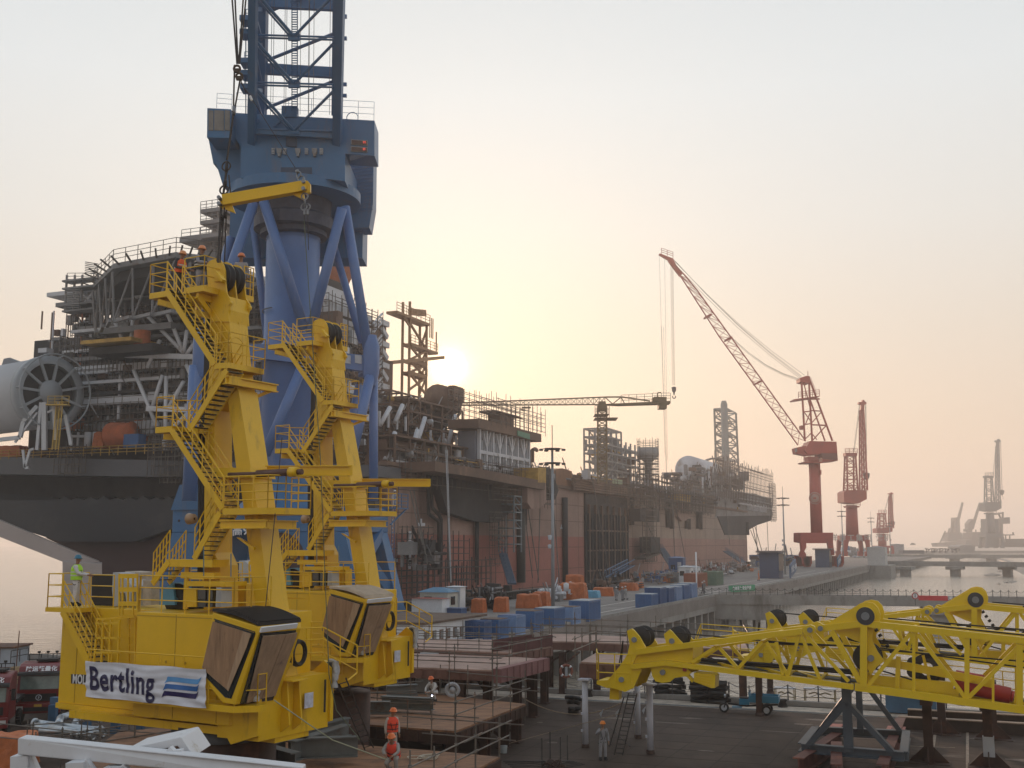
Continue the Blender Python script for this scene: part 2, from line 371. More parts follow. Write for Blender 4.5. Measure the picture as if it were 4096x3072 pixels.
# mud banks in the basin
MUD = mat('wet_mud', (.09, .075, .06), .45, 0, .3, .1, (.05, .045, .04), .2, .08, .3)
def blob(name, pts, z, m):
    rnd = random.Random(len(pts) * 7 + int(pts[0][0])); P_ = []
    n = len(pts)
    for i in range(n):
        p, q = V(pts[i]), V(pts[(i + 1) % n])
        for k in range(6):
            x = p.lerp(q, k / 6); P_.append((x.x, x.y + rnd.uniform(-2.2, 2.2)))
    c_ = V((sum(p[0] for p in P_) / len(P_), sum(p[1] for p in P_) / len(P_)))
    W = [atZ(p[0], max(p[1], 2181), ZSEA) for p in P_]; C_ = atZ(c_.x, c_.y, ZSEA) + V((0, 0, z))
    vs = [(p.x, p.y, ZSEA - .15) for p in W] + [(p.x * .6 + C_.x * .4, p.y * .6 + C_.y * .4, ZSEA + z * rnd.uniform(.6, 1)) for p in W] + [tuple(C_)]
    n = len(W); fs = [(i, (i + 1) % n, n + (i + 1) % n, n + i) for i in range(n)] + [(n + i, n + (i + 1) % n, 2 * n) for i in range(n)]
    o = MB().add(vs, fs).build(name, m); o['kind'] = 'structure'; return o
blob('mud_bank', [(3925, 2300), (3965, 2292), (4020, 2300), (3990, 2306), (3945, 2308)], .3, MUD)
blob('mud_bank', [(3980, 2285), (4010, 2279), (4045, 2286), (4010, 2293)], .3, MUD)
blob('mud_bank', [(4008, 2332), (4040, 2322), (4075, 2325), (4050, 2336)], .3, MUD)
blob('mud_bank', [(3985, 2337), (4000, 2333), (4005, 2338), (3992, 2340)], .2, MUD)
blob('mud_shore', [(4020, 2262), (4130, 2254), (4400, 2262), (4400, 2340), (4180, 2330), (4090, 2300)], 1.2, MUD)
blob('mud_bank', [(3890, 2246), (3920, 2238), (4030, 2240), (4060, 2247)], 1.0, MUD)
blob('far_shore', [(3700, 2206), (3780, 2190), (3900, 2187), (4700, 2187), (4700, 2206)], 4, MUD)
# ---------------- yellow pedestal cranes ----------------
CA = R(30)
cB = V((math.cos(CA), -math.sin(CA), 0)); cA = V((math.sin(CA), math.cos(CA), 0)); ZU = V((0, 0, 1))
CP0 = atY(243, 2600, 42); CP0.z = 0
def cp(x, y, a=0.0): return onp(x, y, CP0 + cA * a, cA)       # point at photo pixel in the crane's plane a
def cloc(b, a, z): return CP0 + cB * b + cA * a + V((0, 0, z))
def bval(p): return (p - CP0).dot(cB)
def poly_p(mb, pts, a, wdt): return mb.prism([cp(x, y, a) for x, y in pts], cA * wdt)
def stairs(mb, treads, p, q, wvec, n, sw=.22, tw=.24):
    """near stringer from p to q, treads reach out by wvec"""
    mb.bar(p, q, .05, sw); mb.bar(p + wvec, q + wvec, .05, sw)
    d = (q - p); dh = V((d.x, d.y, 0)).normalized()
    for i in range(n):
        c_ = p.lerp(q, (i + .5) / n) + wvec / 2 + V((0, 0, .05)); treads.frame(c_, dh * tw, wvec, (0, 0, .035))
def flight_rail(mb, p, q, wv, r=.024, both=True):
    for o in ((V(), wv) if both else (V(),)):
        n = 5
        for i in range(n + 1): x = p.lerp(q, i / n) + o; mb.tube(x, x + ZU * 1.1, r, 5)
        for h in (.4, .75, 1.1): mb.tube(p + o + ZU * h, q + o + ZU * h, r, 5)
def deck_plate(mb, b0, b1, a0, a1, z, th=.22):
    mb.frame(cloc((b0 + b1) / 2, (a0 + a1) / 2, z - th / 2), cB * (b1 - b0), cA * (a1 - a0), (0, 0, th))
A1, MW = 1.6, 1.0
crane = empty('pedestal_crane', cloc(7, 2.1, 3.0), 0, 'nearer yellow pedestal crane carrying a white banner, its cab roof black and ribbed', 'crane', 'yellow pedestal cranes without booms')
# --- mast ---
mb = MB()
head = [(918, 1287), (925, 1378), (930.7, 1432), (943, 1522), (948, 1560), (830, 1560), (835, 1516), (846, 1215), (846, 1185), (914, 1185), (922, 1240)]
poly_p(mb, head, A1 + .03, MW - .06)
poly_p(mb, [(830, 1558), (948, 1558), (952.5, 1575), (912, 1607), (857, 1640), (857, 1910), (817, 1910), (820, 1770)], A1 + .05, MW - .10)
poly_p(mb, [(911, 1590), (952, 1558), (1003, 1905), (949, 1905)], A1, MW)
poly_p(mb, [(958, 1902), (1008, 1902), (1077, 2440), (1119, 2765), (1062, 2765), (1024, 2440)], A1, MW)
poly_p(mb, [(818, 1902), (857, 1902), (857, 2210), (880, 2262), (880, 2440), (815, 2440)], A1 + .05, MW - .1)
for x0, y0, x1, y1 in ((952, 1556, 1004, 1890), (1010, 1908, 1120, 2765)):
    for o in (-.02, MW + .02): mb.bar(cp(x0 + 1, y0, A1 + o), cp(x1 + 1, y1, A1 + o), .04, .05)
mb.build('mast', YEL, crane)
mb = MB(); poly_p(mb, [(812, 1871), (1000, 1871), (1006, 1910), (812, 1910)], A1 - .12, MW + .24)
poly_p(mb, [(945, 2150), (955, 2150), (1016, 2190), (1012, 2200)], A1 - .3, .1)
mb.build('cross_beam', YEL, crane)
cheek = [(829, 1058), (840, 1045), (853, 1038.6), (871, 1036.8), (885.5, 1043), (896, 1061), (902, 1081), (903.6, 1132), (909, 1175), (923.5, 1197), (926, 1211.5), (920, 1229.5), (916, 1247.6), (918, 1287), (846, 1287), (843, 1215), (832, 1120)]
for k, o in enumerate((0, .5, 1.0)):
    mb = MB(); sh = cloc(0, 0, 0) * 0
    P_ = [cp(x, y, A1) + cA * (o - .03) for x, y in (cheek if k != 1 else [c for c in cheek if not 1190 < c[1] < 1250])]
    mb.prism(P_, cA * .06); 
    if k != 1: mb.disc(cp(919, 1212, A1) + cA * (o + (.0)), cA, .09, .16, 10)
    mb.build('cheek_plate', YEL, crane)
cen = cp(868, 1106, A1)
for o in (.25, .75):
    mb = MB(); mb.lathe(cen + cA * (o - .17), cA, [(0, .1), (0, .55), (.05, .55), (.10, .50), (.17, .48), (.24, .50), (.29, .55), (.34, .55), (.34, .1)], 28); mb.build('sheave', BLK, crane)
mb = MB(); mb.disc(cen + cA * -.08, cA, .13, .1, 12); mb.box(cen + cA * -.2 + ZU * -.15 + cB * .3, (.35, .2, .25), -CA); mb.bar(cp(868, 1090, A1 - .3), cp(895, 1125, A1 - .3), .2, .12); mb.build('sheave_guard', YEL, crane)
mb = MB(); mb.bar(cp(840, 1200, A1 + .3), cp(830, 1516, A1 + .3), .12, .3, cB); mb.bar(cp(828, 1516, A1 + .3), cp(810, 1800, A1 + .3), .12, .3, cB); mb.bar(cp(810, 1800, A1 + .3), cp(806, 2300, A1 + .3), .12, .3, cB)
for x, y in ((800, 2000), (802, 2100)): mb.tube(cp(x, 1700, A1 + .1), cp(x, 2300, A1 + .1), .03, 5)
mb.build('cable_tray', BLK, crane)
# --- platforms and stairs ---
AN, AF = .8, A1
SW = cA * .76
def Zp(x, y, a): return cp(x, y, a).z
z1 = Zp(640, 1172, AN) + .05; z2 = Zp(880, 1452, AN); z3 = Zp(655, 1712, AN) + .05; z4 = Zp(980, 2032, AN); z5 = Zp(720, 2238, AN)
bL1, bR1 = bval(cp(598, 1175, AN)), bval(cp(813, 1172, AN)); bM = bval(cp(846, 1215, A1)); bMF = bval(cp(925, 1400, A1))
mb = MB(); deck_plate(mb, bL1, bval(cp(667, 1165, AN)), AN, 3.2, z1); deck_plate(mb, bval(cp(735, 1170, AN)), bR1, AN, A1 + .02, z1); deck_plate(mb, bval(cp(667, 1165, AN)), bM, A1 + .02, 3.2, z1)
deck_plate(mb, bM, bR1 + .2, A1 + MW + .04, 3.2, z1)
for b_ in (bL1 + .4, bR1 - .4): mb.bar(cloc(b_, AN + .1, z1 - .35), cloc(bM, A1 + .1, z1 - 1.0), .12, .2); mb.bar(cloc(b_, AN + .1, z1 - .35), cloc(b_, 2.8, z1 - .35), .12, .25)
mb.build('top_platform', YEL, crane)
mb = MB(); rail(mb, [cloc(bval(cp(667, 1165, AN)), AN, z1), cloc(bL1, AN, z1), cloc(bL1, 3.2, z1), cloc(bR1, 3.2, z1)], mids=2); rail(mb, [cloc(bval(cp(735, 1170, AN)), AN, z1), cloc(bR1, AN, z1), cloc(bR1, A1, z1)], post=.8)
rail(mb, [cloc(bR1 + .15, A1 + MW + .1, z1), cloc(bR1 + .15, 3.2, z1)], post=.5, mids=3); mb.build('handrail', YEL, crane)
mb = MB(); b2a, b2b = bval(cp(857, 1461, AN)), bval(cp(912, 1447, AN))
deck_plate(mb, b2a, b2b, AN, A1 + MW + .0, z2, .2); mb.frame(cloc(b2b - .35, 2.2, z2 - .1), cB * .7, cA * .9, (0, 0, .2)); mb.build('upper_platform', YEL, crane)
mb = MB(); rail(mb, [cloc(b2a + .1, AN, z2), cloc(b2b, AN, z2), cloc(b2b + .05, 2.62, z2), cloc(bMF + .1, 2.65, z2)], post=.9)
mb.ring(cloc(b2b - .25, A1 - .15, z2 + .55), cB, .45, .02, 14, 4, 0, 3.1); mb.build('handrail', YEL, crane)
mb = MB(); pa = cloc(b2b - .1, AN + .0, z2 - .62); mb.ibeam(pa, pa + cA * 2.65 - ZU * .0, .22, .3, .04); mb.frame(cloc(b2a + .25, AN + .4, z2 - .62), cB * .8, cA * .6, (0, 0, .28))
mb.bar(pa + cA * 2.4 - ZU * .1, cloc(bMF, A1 + MW, z2 - 1.1), .1, .12); mb.build('support_beam', YEL, crane)
mb = MB(); b3a, b3b = bval(cp(623, 1715, AN)), bval(cp(785, 1712, AN)); deck_plate(mb, b3a, bval(cp(690, 1712, AN)), AN - .02, A1 + .2, z3); deck_plate(mb, bval(cp(690, 1712, AN)), b3b, A1 - .02, A1 + .9, z3 - .01)
mb.bar(cloc(b3a + .3, AN + .1, z3 - .35), cloc(bM - .3, A1 + .5, z3 - .4), .14, .22); mb.build('landing', YEL, crane)
mb = MB(); rail(mb, [cloc(bval(cp(690, 1712, AN)), AN, z3), cloc(b3a, AN, z3), cloc(b3a, A1 + .2, z3), cloc(bval(cp(690, 1712, AN)), A1 + .9, z3), cloc(b3b - .3, A1 + .9, z3)], post=.9); mb.build('handrail', YEL, crane)
mb = MB(); b4a, b4b = bval(cp(890, 2032, AN)), bval(cp(1070, 2032, AN)); mb.prism([cloc(b4a, AN, z4 - .22), cloc(b4b, AN, z4 - .22), cloc(b4b + .35, AN + .5, z4 - .22), cloc(b4b + .35, 2.6, z4 - .22), cloc(b4a + 1.0, 2.75, z4 - .22), cloc(b4a, 1.9, z4 - .22)], (0, 0, .22)); mb.build('lower_platform', YEL, crane)
mb = MB(); rail(mb, [cloc(b4a + .05, AN, z4), cloc(b4b, AN, z4), cloc(b4b + .35, AN + .5, z4), cloc(b4b + .35, 2.6, z4), cloc(b4a + 1.4, 2.75, z4)], post=.8, mids=3); mb.build('handrail', YEL, crane)
mb = MB(); mb.ibeam(cloc(b4a - .1, AN + .05, z4 - .55), cloc(b4b - .1, AN + .05, z4 - .55), .2, .3, .04); mb.ibeam(cloc(b4b - .2, AN + .2, z4 - .56), cloc(b4b - .2, 2.5, z4 - .56), .2, .3, .04); mb.build('support_beam', YEL, crane)
mb = MB(); b5a, b5b = bval(cp(676, 2240, AN)), bval(cp(850, 2235, AN)); deck_plate(mb, b5a, b5b, AN, A1 + .0, z5, .26); mb.frame(cloc((b5a + b5b) / 2 + .2, AN + .3, z5 - .55), cB * 1.6, cA * .3, (0, 0, .22)); mb.bar(cloc(b5a + .6, AN + .3, z5 - .2), cloc(b5a + .6, AN + .3, 8.0), .15)
mb.build('landing', YEL, crane)
hd = [((665, 1161), (858, 1457), 17, 0), ((907, 1480), (757, 1722), 13, .02), ((688, 1722), (890, 2035), 17, 0), ((880, 2050), (776, 2236), 10, .02), ((676, 2245), (610, 2335), 5, 0)]
st_names = []
for (p, q, n, da) in hd:
    P_, Q_ = cp(*p, AN + da), cp(*q, AN + da); mb, tr, rl = MB(), MB(), MB(); stairs(mb, tr, P_, Q_, SW, n)
    rr = MB(); flight_rail(rr, P_, Q_, SW)
    s_ = mb.build('staircase', YEL, crane); t_ = tr.build('treads', mat('tread_grating', (.10, .09, .05), .7, .2, .3, 6), s_); r_ = rr.build('handrail', YEL, s_)
# --- stowed beam and cylinder ---
mb = MB(); mb.ibeam(cp(1068, 1883, 2.3), cp(1400, 1883, 2.3), .22, .36, .04); mb.bar(cp(1399, 1862, 2.3), cp(1399, 1902, 2.3), .02, .24); mb.build('stowed_beam', YEL, crane)
cy = MB(); cy.tube(cp(915, 1898, 1.2), cp(1040, 1895, 1.2), .07, 8); cy.tube(cp(1030, 1895, 1.2), cp(1165, 1888, 1.2), .13, 10); cy.tube(cp(1190, 1888, 1.2), cp(1208, 1887, 1.2), .10, 10); cy_ = cy.build('cylinder', mat('brown_hydraulic', (.10, .05, .04), .5), crane)
MB().tube(cp(1160, 1888, 1.2), cp(1192, 1888, 1.2), .17, 12).build('sleeve', YEL, cy_)
# --- machinery house ---
zt = Zp(400, 2432, .9); zb = Zp(243, 2811, .9)
mb = MB(); bR = bval(cp(543, 2600, 0)); bE = bval(cp(925, 2600, 0))
def zy(x, y, a=0): return cp(x, y, a).z
b0 = bval(cp(243, 2600, .9)); P_ = [(b0, .9), (bR, .9), (bR, 0), (bE, 0), (bE + .35, .5), (bE + .35, 3.6), (b0, 3.6)]
mb.prism([cloc(b, a, zb + .0) for b, a in P_], (0, 0, zt - zb)); 
mb.build('machinery_house', YEL, crane, .02)
mb = MB()
mb.frame(cloc((b0 + bR) / 2, .88, zb - .09), cB * (bR - b0 + .05), cA * .12, (0, 0, .18)); mb.frame(cloc((b0 + bR) / 2, .95, zb - .09), cB * (bR - b0), cA * .02, (0, 0, .3))
for b_ in [i * 1.1 + .05 for i in range(7)]: mb.frame(cloc(b_, .92, zb - .17), cB * .03, cA * .1, (0, 0, .2))
mb.frame(cloc(4.2, 2, zb - .25), cB * 8, cA * 3.3, (0, 0, .26))
mb.prism([cloc(bval(cp(x, y, .3)), .3, zy(x, y, .3)) for x, y in ((600, 2835), (640, 2862), (650, 2862), (690, 2836))], cA * 2.6)
mb.prism([cloc(bval(cp(x, y, .3)), .3, zy(x, y, .3)) for x, y in ((710, 2840), (742, 2873), (760, 2873), (800, 2846))], cA * 2.6)
mb.build('underframe', YEL, crane)
mb = MB(); pf = zb - .12; bW = bval(cp(345, 2700, -.9))
zf = zy(850, 2818, -.9)
mb.prism([cloc(b, a, zf - .2) for b, a in ((bW, .88), (bW, -.9), (bval(cp(935, 2835, -.9)), -.9), (bval(cp(985, 2815, -.9)), -.4), (bval(cp(985, 2815, -.9)), 0.02))], (0, 0, .2))
mb.build('side_walkway', YEL, crane)
mb = MB(); rail(mb, [cloc(bW + .05, -.88, zf), cloc(bval(cp(935, 2835, -.9)), -.88, zf), cloc(bval(cp(985, 2815, -.9)), -.4, zf), cloc(bval(cp(985, 2815, -.9)), 0, zf)], h=1.45, post=1.1); mb.build('handrail', YEL, crane)
for p, q in (((655, 2862), (885, 3000)), ((752, 2872), (905, 2972))):
    MB().bar(cp(*p, 1.0), cp(*q, 1.2), .22, .18).build('strut', YEL, crane)
mb = MB()
for b_ in (bR + 1.9, bR + 3.9): mb.frame(cloc(b_, -.004, (zt + zb) / 2), cB * .03, cA * .012, (0, 0, zt - zb - .1))
mb.frame(cloc((bR + bE) / 2, -.004, zt - .12), cB * (bE - bR), cA * .012, (0, 0, .03)); mb.frame(cloc((bR + bE) / 2, -.004, zb + 1.1), cB * (bE - bR), cA * .012, (0, 0, .025)); mb.frame(cloc(b0 + .9, .895, (zt + zb) / 2), cB * .03, cA * .012, (0, 0, zt - zb - .1))
for b_, z_ in ((bR + 1.5, zb + 1.9), (bR + 2.4, zb + 1.9), (bR + 3.2, zb + 1.2)): mb.frame(cloc(b_, -.01, z_), cB * .08, cA * .02, (0, 0, .08))
mb.build('weld_seam', mat('seam_ochre', (.46, .28, .01), .5), crane)
mb = MB(); mb.frame(cloc(bR + 1.0, -.01, zb + .75), cB * .42, cA * .02, (0, 0, .3)); mb.build('data_plate', MATS['seam_ochre'], crane)
# lower base with boom hinges
bF = bval(cp(1030, 2940, 0.1)); zlo = zy(1030, 2959, .1)
mb = MB(); ztp = zlo + 2.15
side = [(bF - 3.2, zb + .1), (bF - .25, zb + .1), (bF, ztp - .6), (bF, zlo), (bF - 1.3, zlo - .15), (bF - 1.7, zlo + .5)]
side = [(bF - 2.6, zb + .0), (bF - .35, ztp), (bF, ztp - .25), (bF, zlo + .1), (bF - 1.15, zlo - .25), (bF - 1.6, zlo + .3)]
for a0, a1_ in ((.1, .16), (3.75, .16)): mb.prism([cloc(b, a0, z) for b, z in side], cA * a1_)
mb.frame(cloc(bF - 1.0, 2.0, (zlo + ztp) / 2 - .25), cB * 1.8, cA * 3.5, (0, 0, ztp - zlo - .3)); mb.frame(cloc(bF - .9, 1.95, zlo - .1), cB * 1.5, cA * 1.7, (0, 0, .35))
for a_ in (1.3, 1.9): mb.prism([cloc(bF - .1, a_, zlo + .05), cloc(bF + .28, a_, zlo + .3), cloc(bF + .12, a_, ztp - .4), cloc(bF - .1, a_, ztp - .4)], cA * .06)
mb.frame(cloc(bF + .2, 1.6, ztp - .42), cB * .5, cA * .8, (0, 0, .05))
mb.build('boom_foot_base', YEL, crane, .01)
for a_, nm in ((-.02, 1), (3.95, 2)):
    mb = MB(); cc = cloc(bF - .25, a_, ztp - .32); mb.disc(cc, cA, .26, .3, 20); pin = mb.build('hinge_pin', DGR, crane)
    mb = MB(); mb.ring(cc - cA * .02 + cB * .1, cA, .31, .07, 18, 6, -1.2, 1.5); rnd = random.Random(nm); c2 = cc + cB * .32 - cA * .1
    vs = []
    for i in range(7):
        for j in range(4): vs.append(c2 + cB * (.12 * math.cos(j * 1.5 + i) + .05 * rnd.random()) + cA * (.12 * math.sin(j * 1.5 + i)) + ZU * (.3 - i * .15))
    mb.add(vs, [(i * 4 + j, i * 4 + (j + 1) % 4, (i + 1) * 4 + (j + 1) % 4, (i + 1) * 4 + j) for i in range(6) for j in range(4)], True); mb.build('rag_wrap', mat('rag_cloth', (.5, .52, .55), .9, 0, .2, 5), pin)
mb = MB(); mb.lathe(cloc(bF - 3.4, 2.0, zlo - .45), ZU, [(0, 1.7), (.5, 1.7), (.5, 1.5), (1.1, 1.5)], 36); mb.build('slew_ring', DGR, crane)
MB().frame(cloc(bF + .03, 2.55, zlo + .95), cB * .01, cA * .45, (0, 0, .5)).build('data_plate', mat('paper_white', (.55, .58, .7), .6, 0, .25, 5), crane)
MB().frame(cloc(bF + .03, 3.4, zlo + 1.0), cB * .03, cA * .08, (0, 0, 1.1)).build('slot', BLK, crane)
# rails over the base front, hose coil, small fittings
mb = MB(); zz = ztp + .02
rail(mb, [cloc(bF - 1.0, .2, zz), cloc(bF - .2, .9, zz), cloc(bF - .1, 1.8, zz)], h=1.0, post=.6); 
pr = [cloc(bF - .6, 2.2, zz + .3), cloc(bF - .1, 3.4, zz + .3), cloc(bF + .7, 4.3, zz - .35)]
for h in (.0, .45, .85): mb.path([p + ZU * h for p in pr], .025)
for p in pr + [pr[0].lerp(pr[1], .5), pr[1].lerp(pr[2], .5)]: mb.tube(p - ZU * .1, p + ZU * .85, .025)
rail(mb, [cloc(bF - 1.2, 2.6, zz), cloc(bF - .8, 3.6, zz)], h=1.3, post=.5, mids=3)
mb.path([pr[1] + ZU * .85, pr[2] + ZU * .85, pr[2] + ZU * -.1, pr[2] - cA * .5 - ZU * .3], .03)
mb.build('handrail', YEL, crane)
mb = MB()
for k, (rr_, o) in enumerate(((.42, 0), (.36, .05), (.40, .1))):
    mb.ring(cloc(bF - .35 + o, 2.35, zz + .35), cB + cA * .15, rr_, .05, 22, 6)
pts = [cloc(bF - .35, 2.0, zz + .1), cloc(bF - .5, 1.6, zz + .0), cloc(bF - .8, 1.2, zz + .3), cloc(bF - .9, 1.0, zz + .9), cloc(bF - .95, .95, zz + 1.3)]
mb.path(pts, .05); mb.build('hose_coil', BLK, crane)
mb = MB(); mb.lathe(cloc(bF - .9, .9, zz + .1), ZU, [(-.2, .5), (0, .5), (.12, .42), (.2, .2), (.22, 0)], 14); mb.build('hose_bundle', BLK, crane)
mb = MB(); mb.lathe(cloc(bF - .5, 1.6, zz - .1), cB, [(-.6, .45), (0, .45), (.12, .3)], 16); mb.build('winch_cover', YEL, crane)
# --- operator cab ---
aC = -.9; WC = 2.0
sidec = [(852, 2449), (1034, 2506), (1038, 2529), (941, 2820), (890, 2812), (800, 2700)]
cab = poly_p(MB(), sidec, aC, WC).build('operator_cab', YEL, crane, .03)
fn = cA.cross(cp(1038, 2529, aC) - cp(941, 2820, aC)).normalized()
if fn.dot(cB) < 0: fn = -fn
def fp(x, y, o=0.0): return onp(x, y, cp(1038, 2529, aC) + fn * o, fn)
sn = -cA
MB().prism([cp(x, y, aC - .012) for x, y in ((860, 2478), (1022, 2533), (1018, 2545), (925, 2795), (900, 2790), (815, 2700))], cA * .01).build('side_window', GLS, cab)
mb = MB(); seal = [(856, 2476), (1019, 2528), (1010, 2560), (920, 2790)]
mb.path([cp(x, y, aC - .02) for x, y in seal], .018, 4); mb.build('window_seal', BLK, cab)
MB().prism([cp(x, y, aC - .07) for x, y in ((851, 2486), (1003, 2535), (1001, 2548), (988, 2562), (984, 2590), (955, 2652), (912, 2764), (898, 2750), (855, 2715), (808, 2672))], cA * .03).build('plywood_board', PLY, cab)
MB().prism([cp(x, y, aC - .09) for x, y in ((972, 2526), (1003, 2536), (985, 2590), (912, 2765), (905, 2750))], cA * .015).build('plywood_board', mat('plywood_pale', (.40, .27, .17), .7, 0, .2, 2, stretch=(4, 4, .5)), cab)
MB().prism([fp(x, y, .01) for x, y in ((1042, 2532), (1183, 2520), (1175, 2560), (1090, 2800), (960, 2815))], fn * .02).build('front_window', GLS, cab)
MB().prism([fp(x, y, .06) for x, y in ((1052, 2543), (1141, 2536), (1043, 2794), (985, 2812))], fn * .03).build('plywood_board', mat('plywood_front', (.34, .23, .15), .7, 0, .22, 1.4, (.18, .12, .09), .12, 1.5, .1, stretch=(4, 4, .5)), cab)
MB().prism([fp(x, y, .066) for x, y in ((1143, 2536), (1187, 2529), (1184, 2545), (1156, 2620), (1099, 2782), (1046, 2793))], fn * .03).build('plywood_board', mat('plywood_front', (.3, .2, .13)), cab)
tA, tB = cp(852, 2449, aC), cp(1034, 2506, aC)
mb = MB(); nseg = 10; vs = []; Lr = (tB - tA)
for i in range(nseg + 1):
    s_ = i / nseg; base = tA + Lr * s_ + ZU * (.10 * math.sin(math.pi * s_) + .02)
    for j in (0, 1): vs += [base + cA * (j * WC * 1.02 - .02), base + cA * (j * WC * 1.02 - .02) + ZU * .10]
fs = []
for i in range(nseg):
    o = i * 4; fs += [(o, o + 4, o + 5, o + 1), (o + 3, o + 7, o + 6, o + 2), (o + 1, o + 5, o + 7, o + 3), (o, o + 2, o + 6, o + 4)]
fs += [(0, 1, 3, 2), (nseg * 4, nseg * 4 + 2, nseg * 4 + 3, nseg * 4 + 1)]
mb.add(vs, fs)
for k in range(22):
    a_ = .04 + k * (WC - .08) / 21; prev = None
    for i in range(3, nseg + 1):
        s_ = i / nseg; x = tA + Lr * s_ + ZU * (.10 * math.sin(math.pi * s_) + .135) + cA * a_
        if prev is not None: mb.bar(prev, x, .035, .05)
        prev = x
ROOFD = mat('roof_black', (.008, .008, .01), .55, 0, .3, 3)
roof = mb.build('cab_roof', ROOFD, cab)
mb = MB(); mb.bar(fp(1043, 2519, .08), fp(1187, 2502, .08), .06, .16, fn.cross(cA)); mb.build('roof_visor', WHT, cab)
# --- deck outfit ---
mb = MB(); rail(mb, [cloc(bR, .1, zt), cloc(bR, 0.05, zt), cloc(bE, .05, zt), cloc(bE + .3, .55, zt), cloc(bE + .3, 1.5, zt)], h=1.25, post=1.15, mids=2)
mb.build('handrail', YEL, crane); mb = MB(); rail(mb, [cloc(bR + .3, 3.5, zt), cloc(bE + .3, 3.5, zt)], h=1.25, post=1.1)
mb.build('handrail', YEL, crane); mb = MB(); rail(mb, [cloc(bval(cp(444, 2432, .9)), 1.0, zt), cloc(bval(cp(350, 2432, .9)), 1.0, zt)], h=1.2)
mb.build('handrail', YEL, crane)
bl = bval(cp(190, 2440, .1))
mb = MB(); deck_plate(mb, bl, .6, .0, 1.9, zt + .02, .16); mb.build('side_landing', YEL, crane)
mb = MB(); rail(mb, [cloc(bval(cp(250, 2436, .05)), .02, zt), cloc(bl + .08, .02, zt), cloc(bl + .08, 1.85, zt)], h=1.25, post=.7); mb.build('handrail', YEL, crane)
P_, Q_ = cp(250, 2445, .03), cp(362, 2668, .03); mb, tr, rr = MB(), MB(), MB(); stairs(mb, tr, P_, Q_, cA * .75, 11, .28); flight_rail(rr, P_, Q_, cA * .75)
s_ = mb.build('staircase', YEL, crane); tr.build('treads', MATS['tread_grating'], s_); rr.build('handrail', YEL, s_)
mb = MB()
for x in (384, 413, 443, 478): mb.bar(cp(x + (6 if x < 400 else 0), 2480, -.06), cp(x - 8, 2655, -.06), .05, .07)
for y in (2494, 2552, 2610): mb.bar(cp(382, y, -.06), cp(480, y, -.06), .05, .07)
mb.bar(cp(386, 2477, -.05), cp(540, 2466, .4), .05, .07); mb.bar(cp(420, 2475, .3), cp(540, 2464, .8), .05, .07)
mb.build('safety_gate', YEL, crane)
mb = MB()
for x in (516, 541): mb.bar(cp(x, 2470, .5), cp(x - 2, 2660, .5), .05, .08)
for i in range(6): mb.bar(cp(516, 2478 + i * 34, .5), cp(541, 2478 + i * 34, .5), .03, .04)
mb.build('ladder', YEL, crane)
mb = MB()
for x in (477, 490, 512, 532, 550): mb.bar(cp(x, 2302, .2), cp(x, 2462 if x != 512 else 2432, .2), .05, .06)
for y in (2304, 2358, 2415): mb.bar(cp(475, y, .2), cp(552, y, .2), .04, .16)
mb.build('caged_gate', YEL, crane)
mb = MB(); P_ = [(368, 2298), (452, 2303), (452, 2430), (366, 2428)]; poly_p(mb, P_, 1.8, .8); mb.build('black_cabinet', ROOFD, crane)
mb = MB(); poly_p(mb, [(452, 2290), (480, 2292), (530, 2345), (530, 2365), (525, 2372), (520, 2425), (508, 2425), (500, 2372), (478, 2372), (470, 2425), (456, 2425), (448, 2360)], 1.6, .9); mb.build('winch_housing', LGR, crane)
mb = MB(); poly_p(mb, [(500, 2285), (565, 2290), (565, 2320), (500, 2320)], 2.3, .8); poly_p(mb, [(572, 2320), (605, 2322), (605, 2420), (572, 2420)], 1.9, .4); mb.build('equipment_cover', mat('beige_cover', (.42, .36, .30), .8, 0, .2, 3), crane)
mb = MB(); poly_p(mb, [(738, 2355), (785, 2355), (785, 2428), (738, 2428)], .5, .8); poly_p(mb, [(745, 2325), (905, 2328), (905, 2345), (745, 2345)], .4, 1.0); 
for x in (742, 772): mb.disc(cp(x, 2420, .49), cA, .05, .02, 8)
mb.build('control_cabinet', YEL, crane)
mb = MB(); poly_p(mb, [(788, 2350), (822, 2350), (822, 2428), (788, 2428)], .55, .5); poly_p(mb, [(828, 2356), (850, 2356), (850, 2428), (828, 2428)], .55, .5); mb.build('cabinet_door', GLS, crane)
mb = MB(); poly_p(mb, [(866, 2350), (885, 2350), (885, 2428), (862, 2428)], .4, .5)
for i in range(9): poly_p(mb, [(866, 2356 + i * 8), (884, 2356 + i * 8), (884, 2359 + i * 8), (866, 2359 + i * 8)], .37, .03)
mb.build('air_conditioner', LGR, crane)
mb = MB(); mb.lathe(cp(705, 2400, 1.6), cA, [(0, .1), (0, .6), (.1, .6), (.1, .35), (.9, .35), (.9, .6), (1.0, .6), (1.0, .1)], 18); mb.build('winch_drum', BLK, crane)
mb = MB(); poly_p(mb, [(640, 2370), (690, 2330), (700, 2420), (640, 2420)], 1.5, .9); mb.build('blue_cover', mat('pale_blue_cover', (.10, .30, .48), .5), crane)
mb = MB(); poly_p(mb, [(900, 2330), (985, 2335), (985, 2428), (900, 2428)], 2.9, .5); mb.build('deck_box', YEL, crane)
for x in (815, 924): MB().tube(cp(x, 2310, .6), cp(x, 2185 if x < 900 else 2215, .6), .02, 5).build('antenna', mat('antenna_blue', (.1, .2, .25)), crane)
mb = MB(); c_ = cp(778, 2075, AN); mb.lathe(c_, -cB, [(0, .05), (.02, .17), (.28, .2), (.30, 0)], 14); mb.build('floodlight', mat('lamp_tan', (.35, .22, .12), .4), crane)
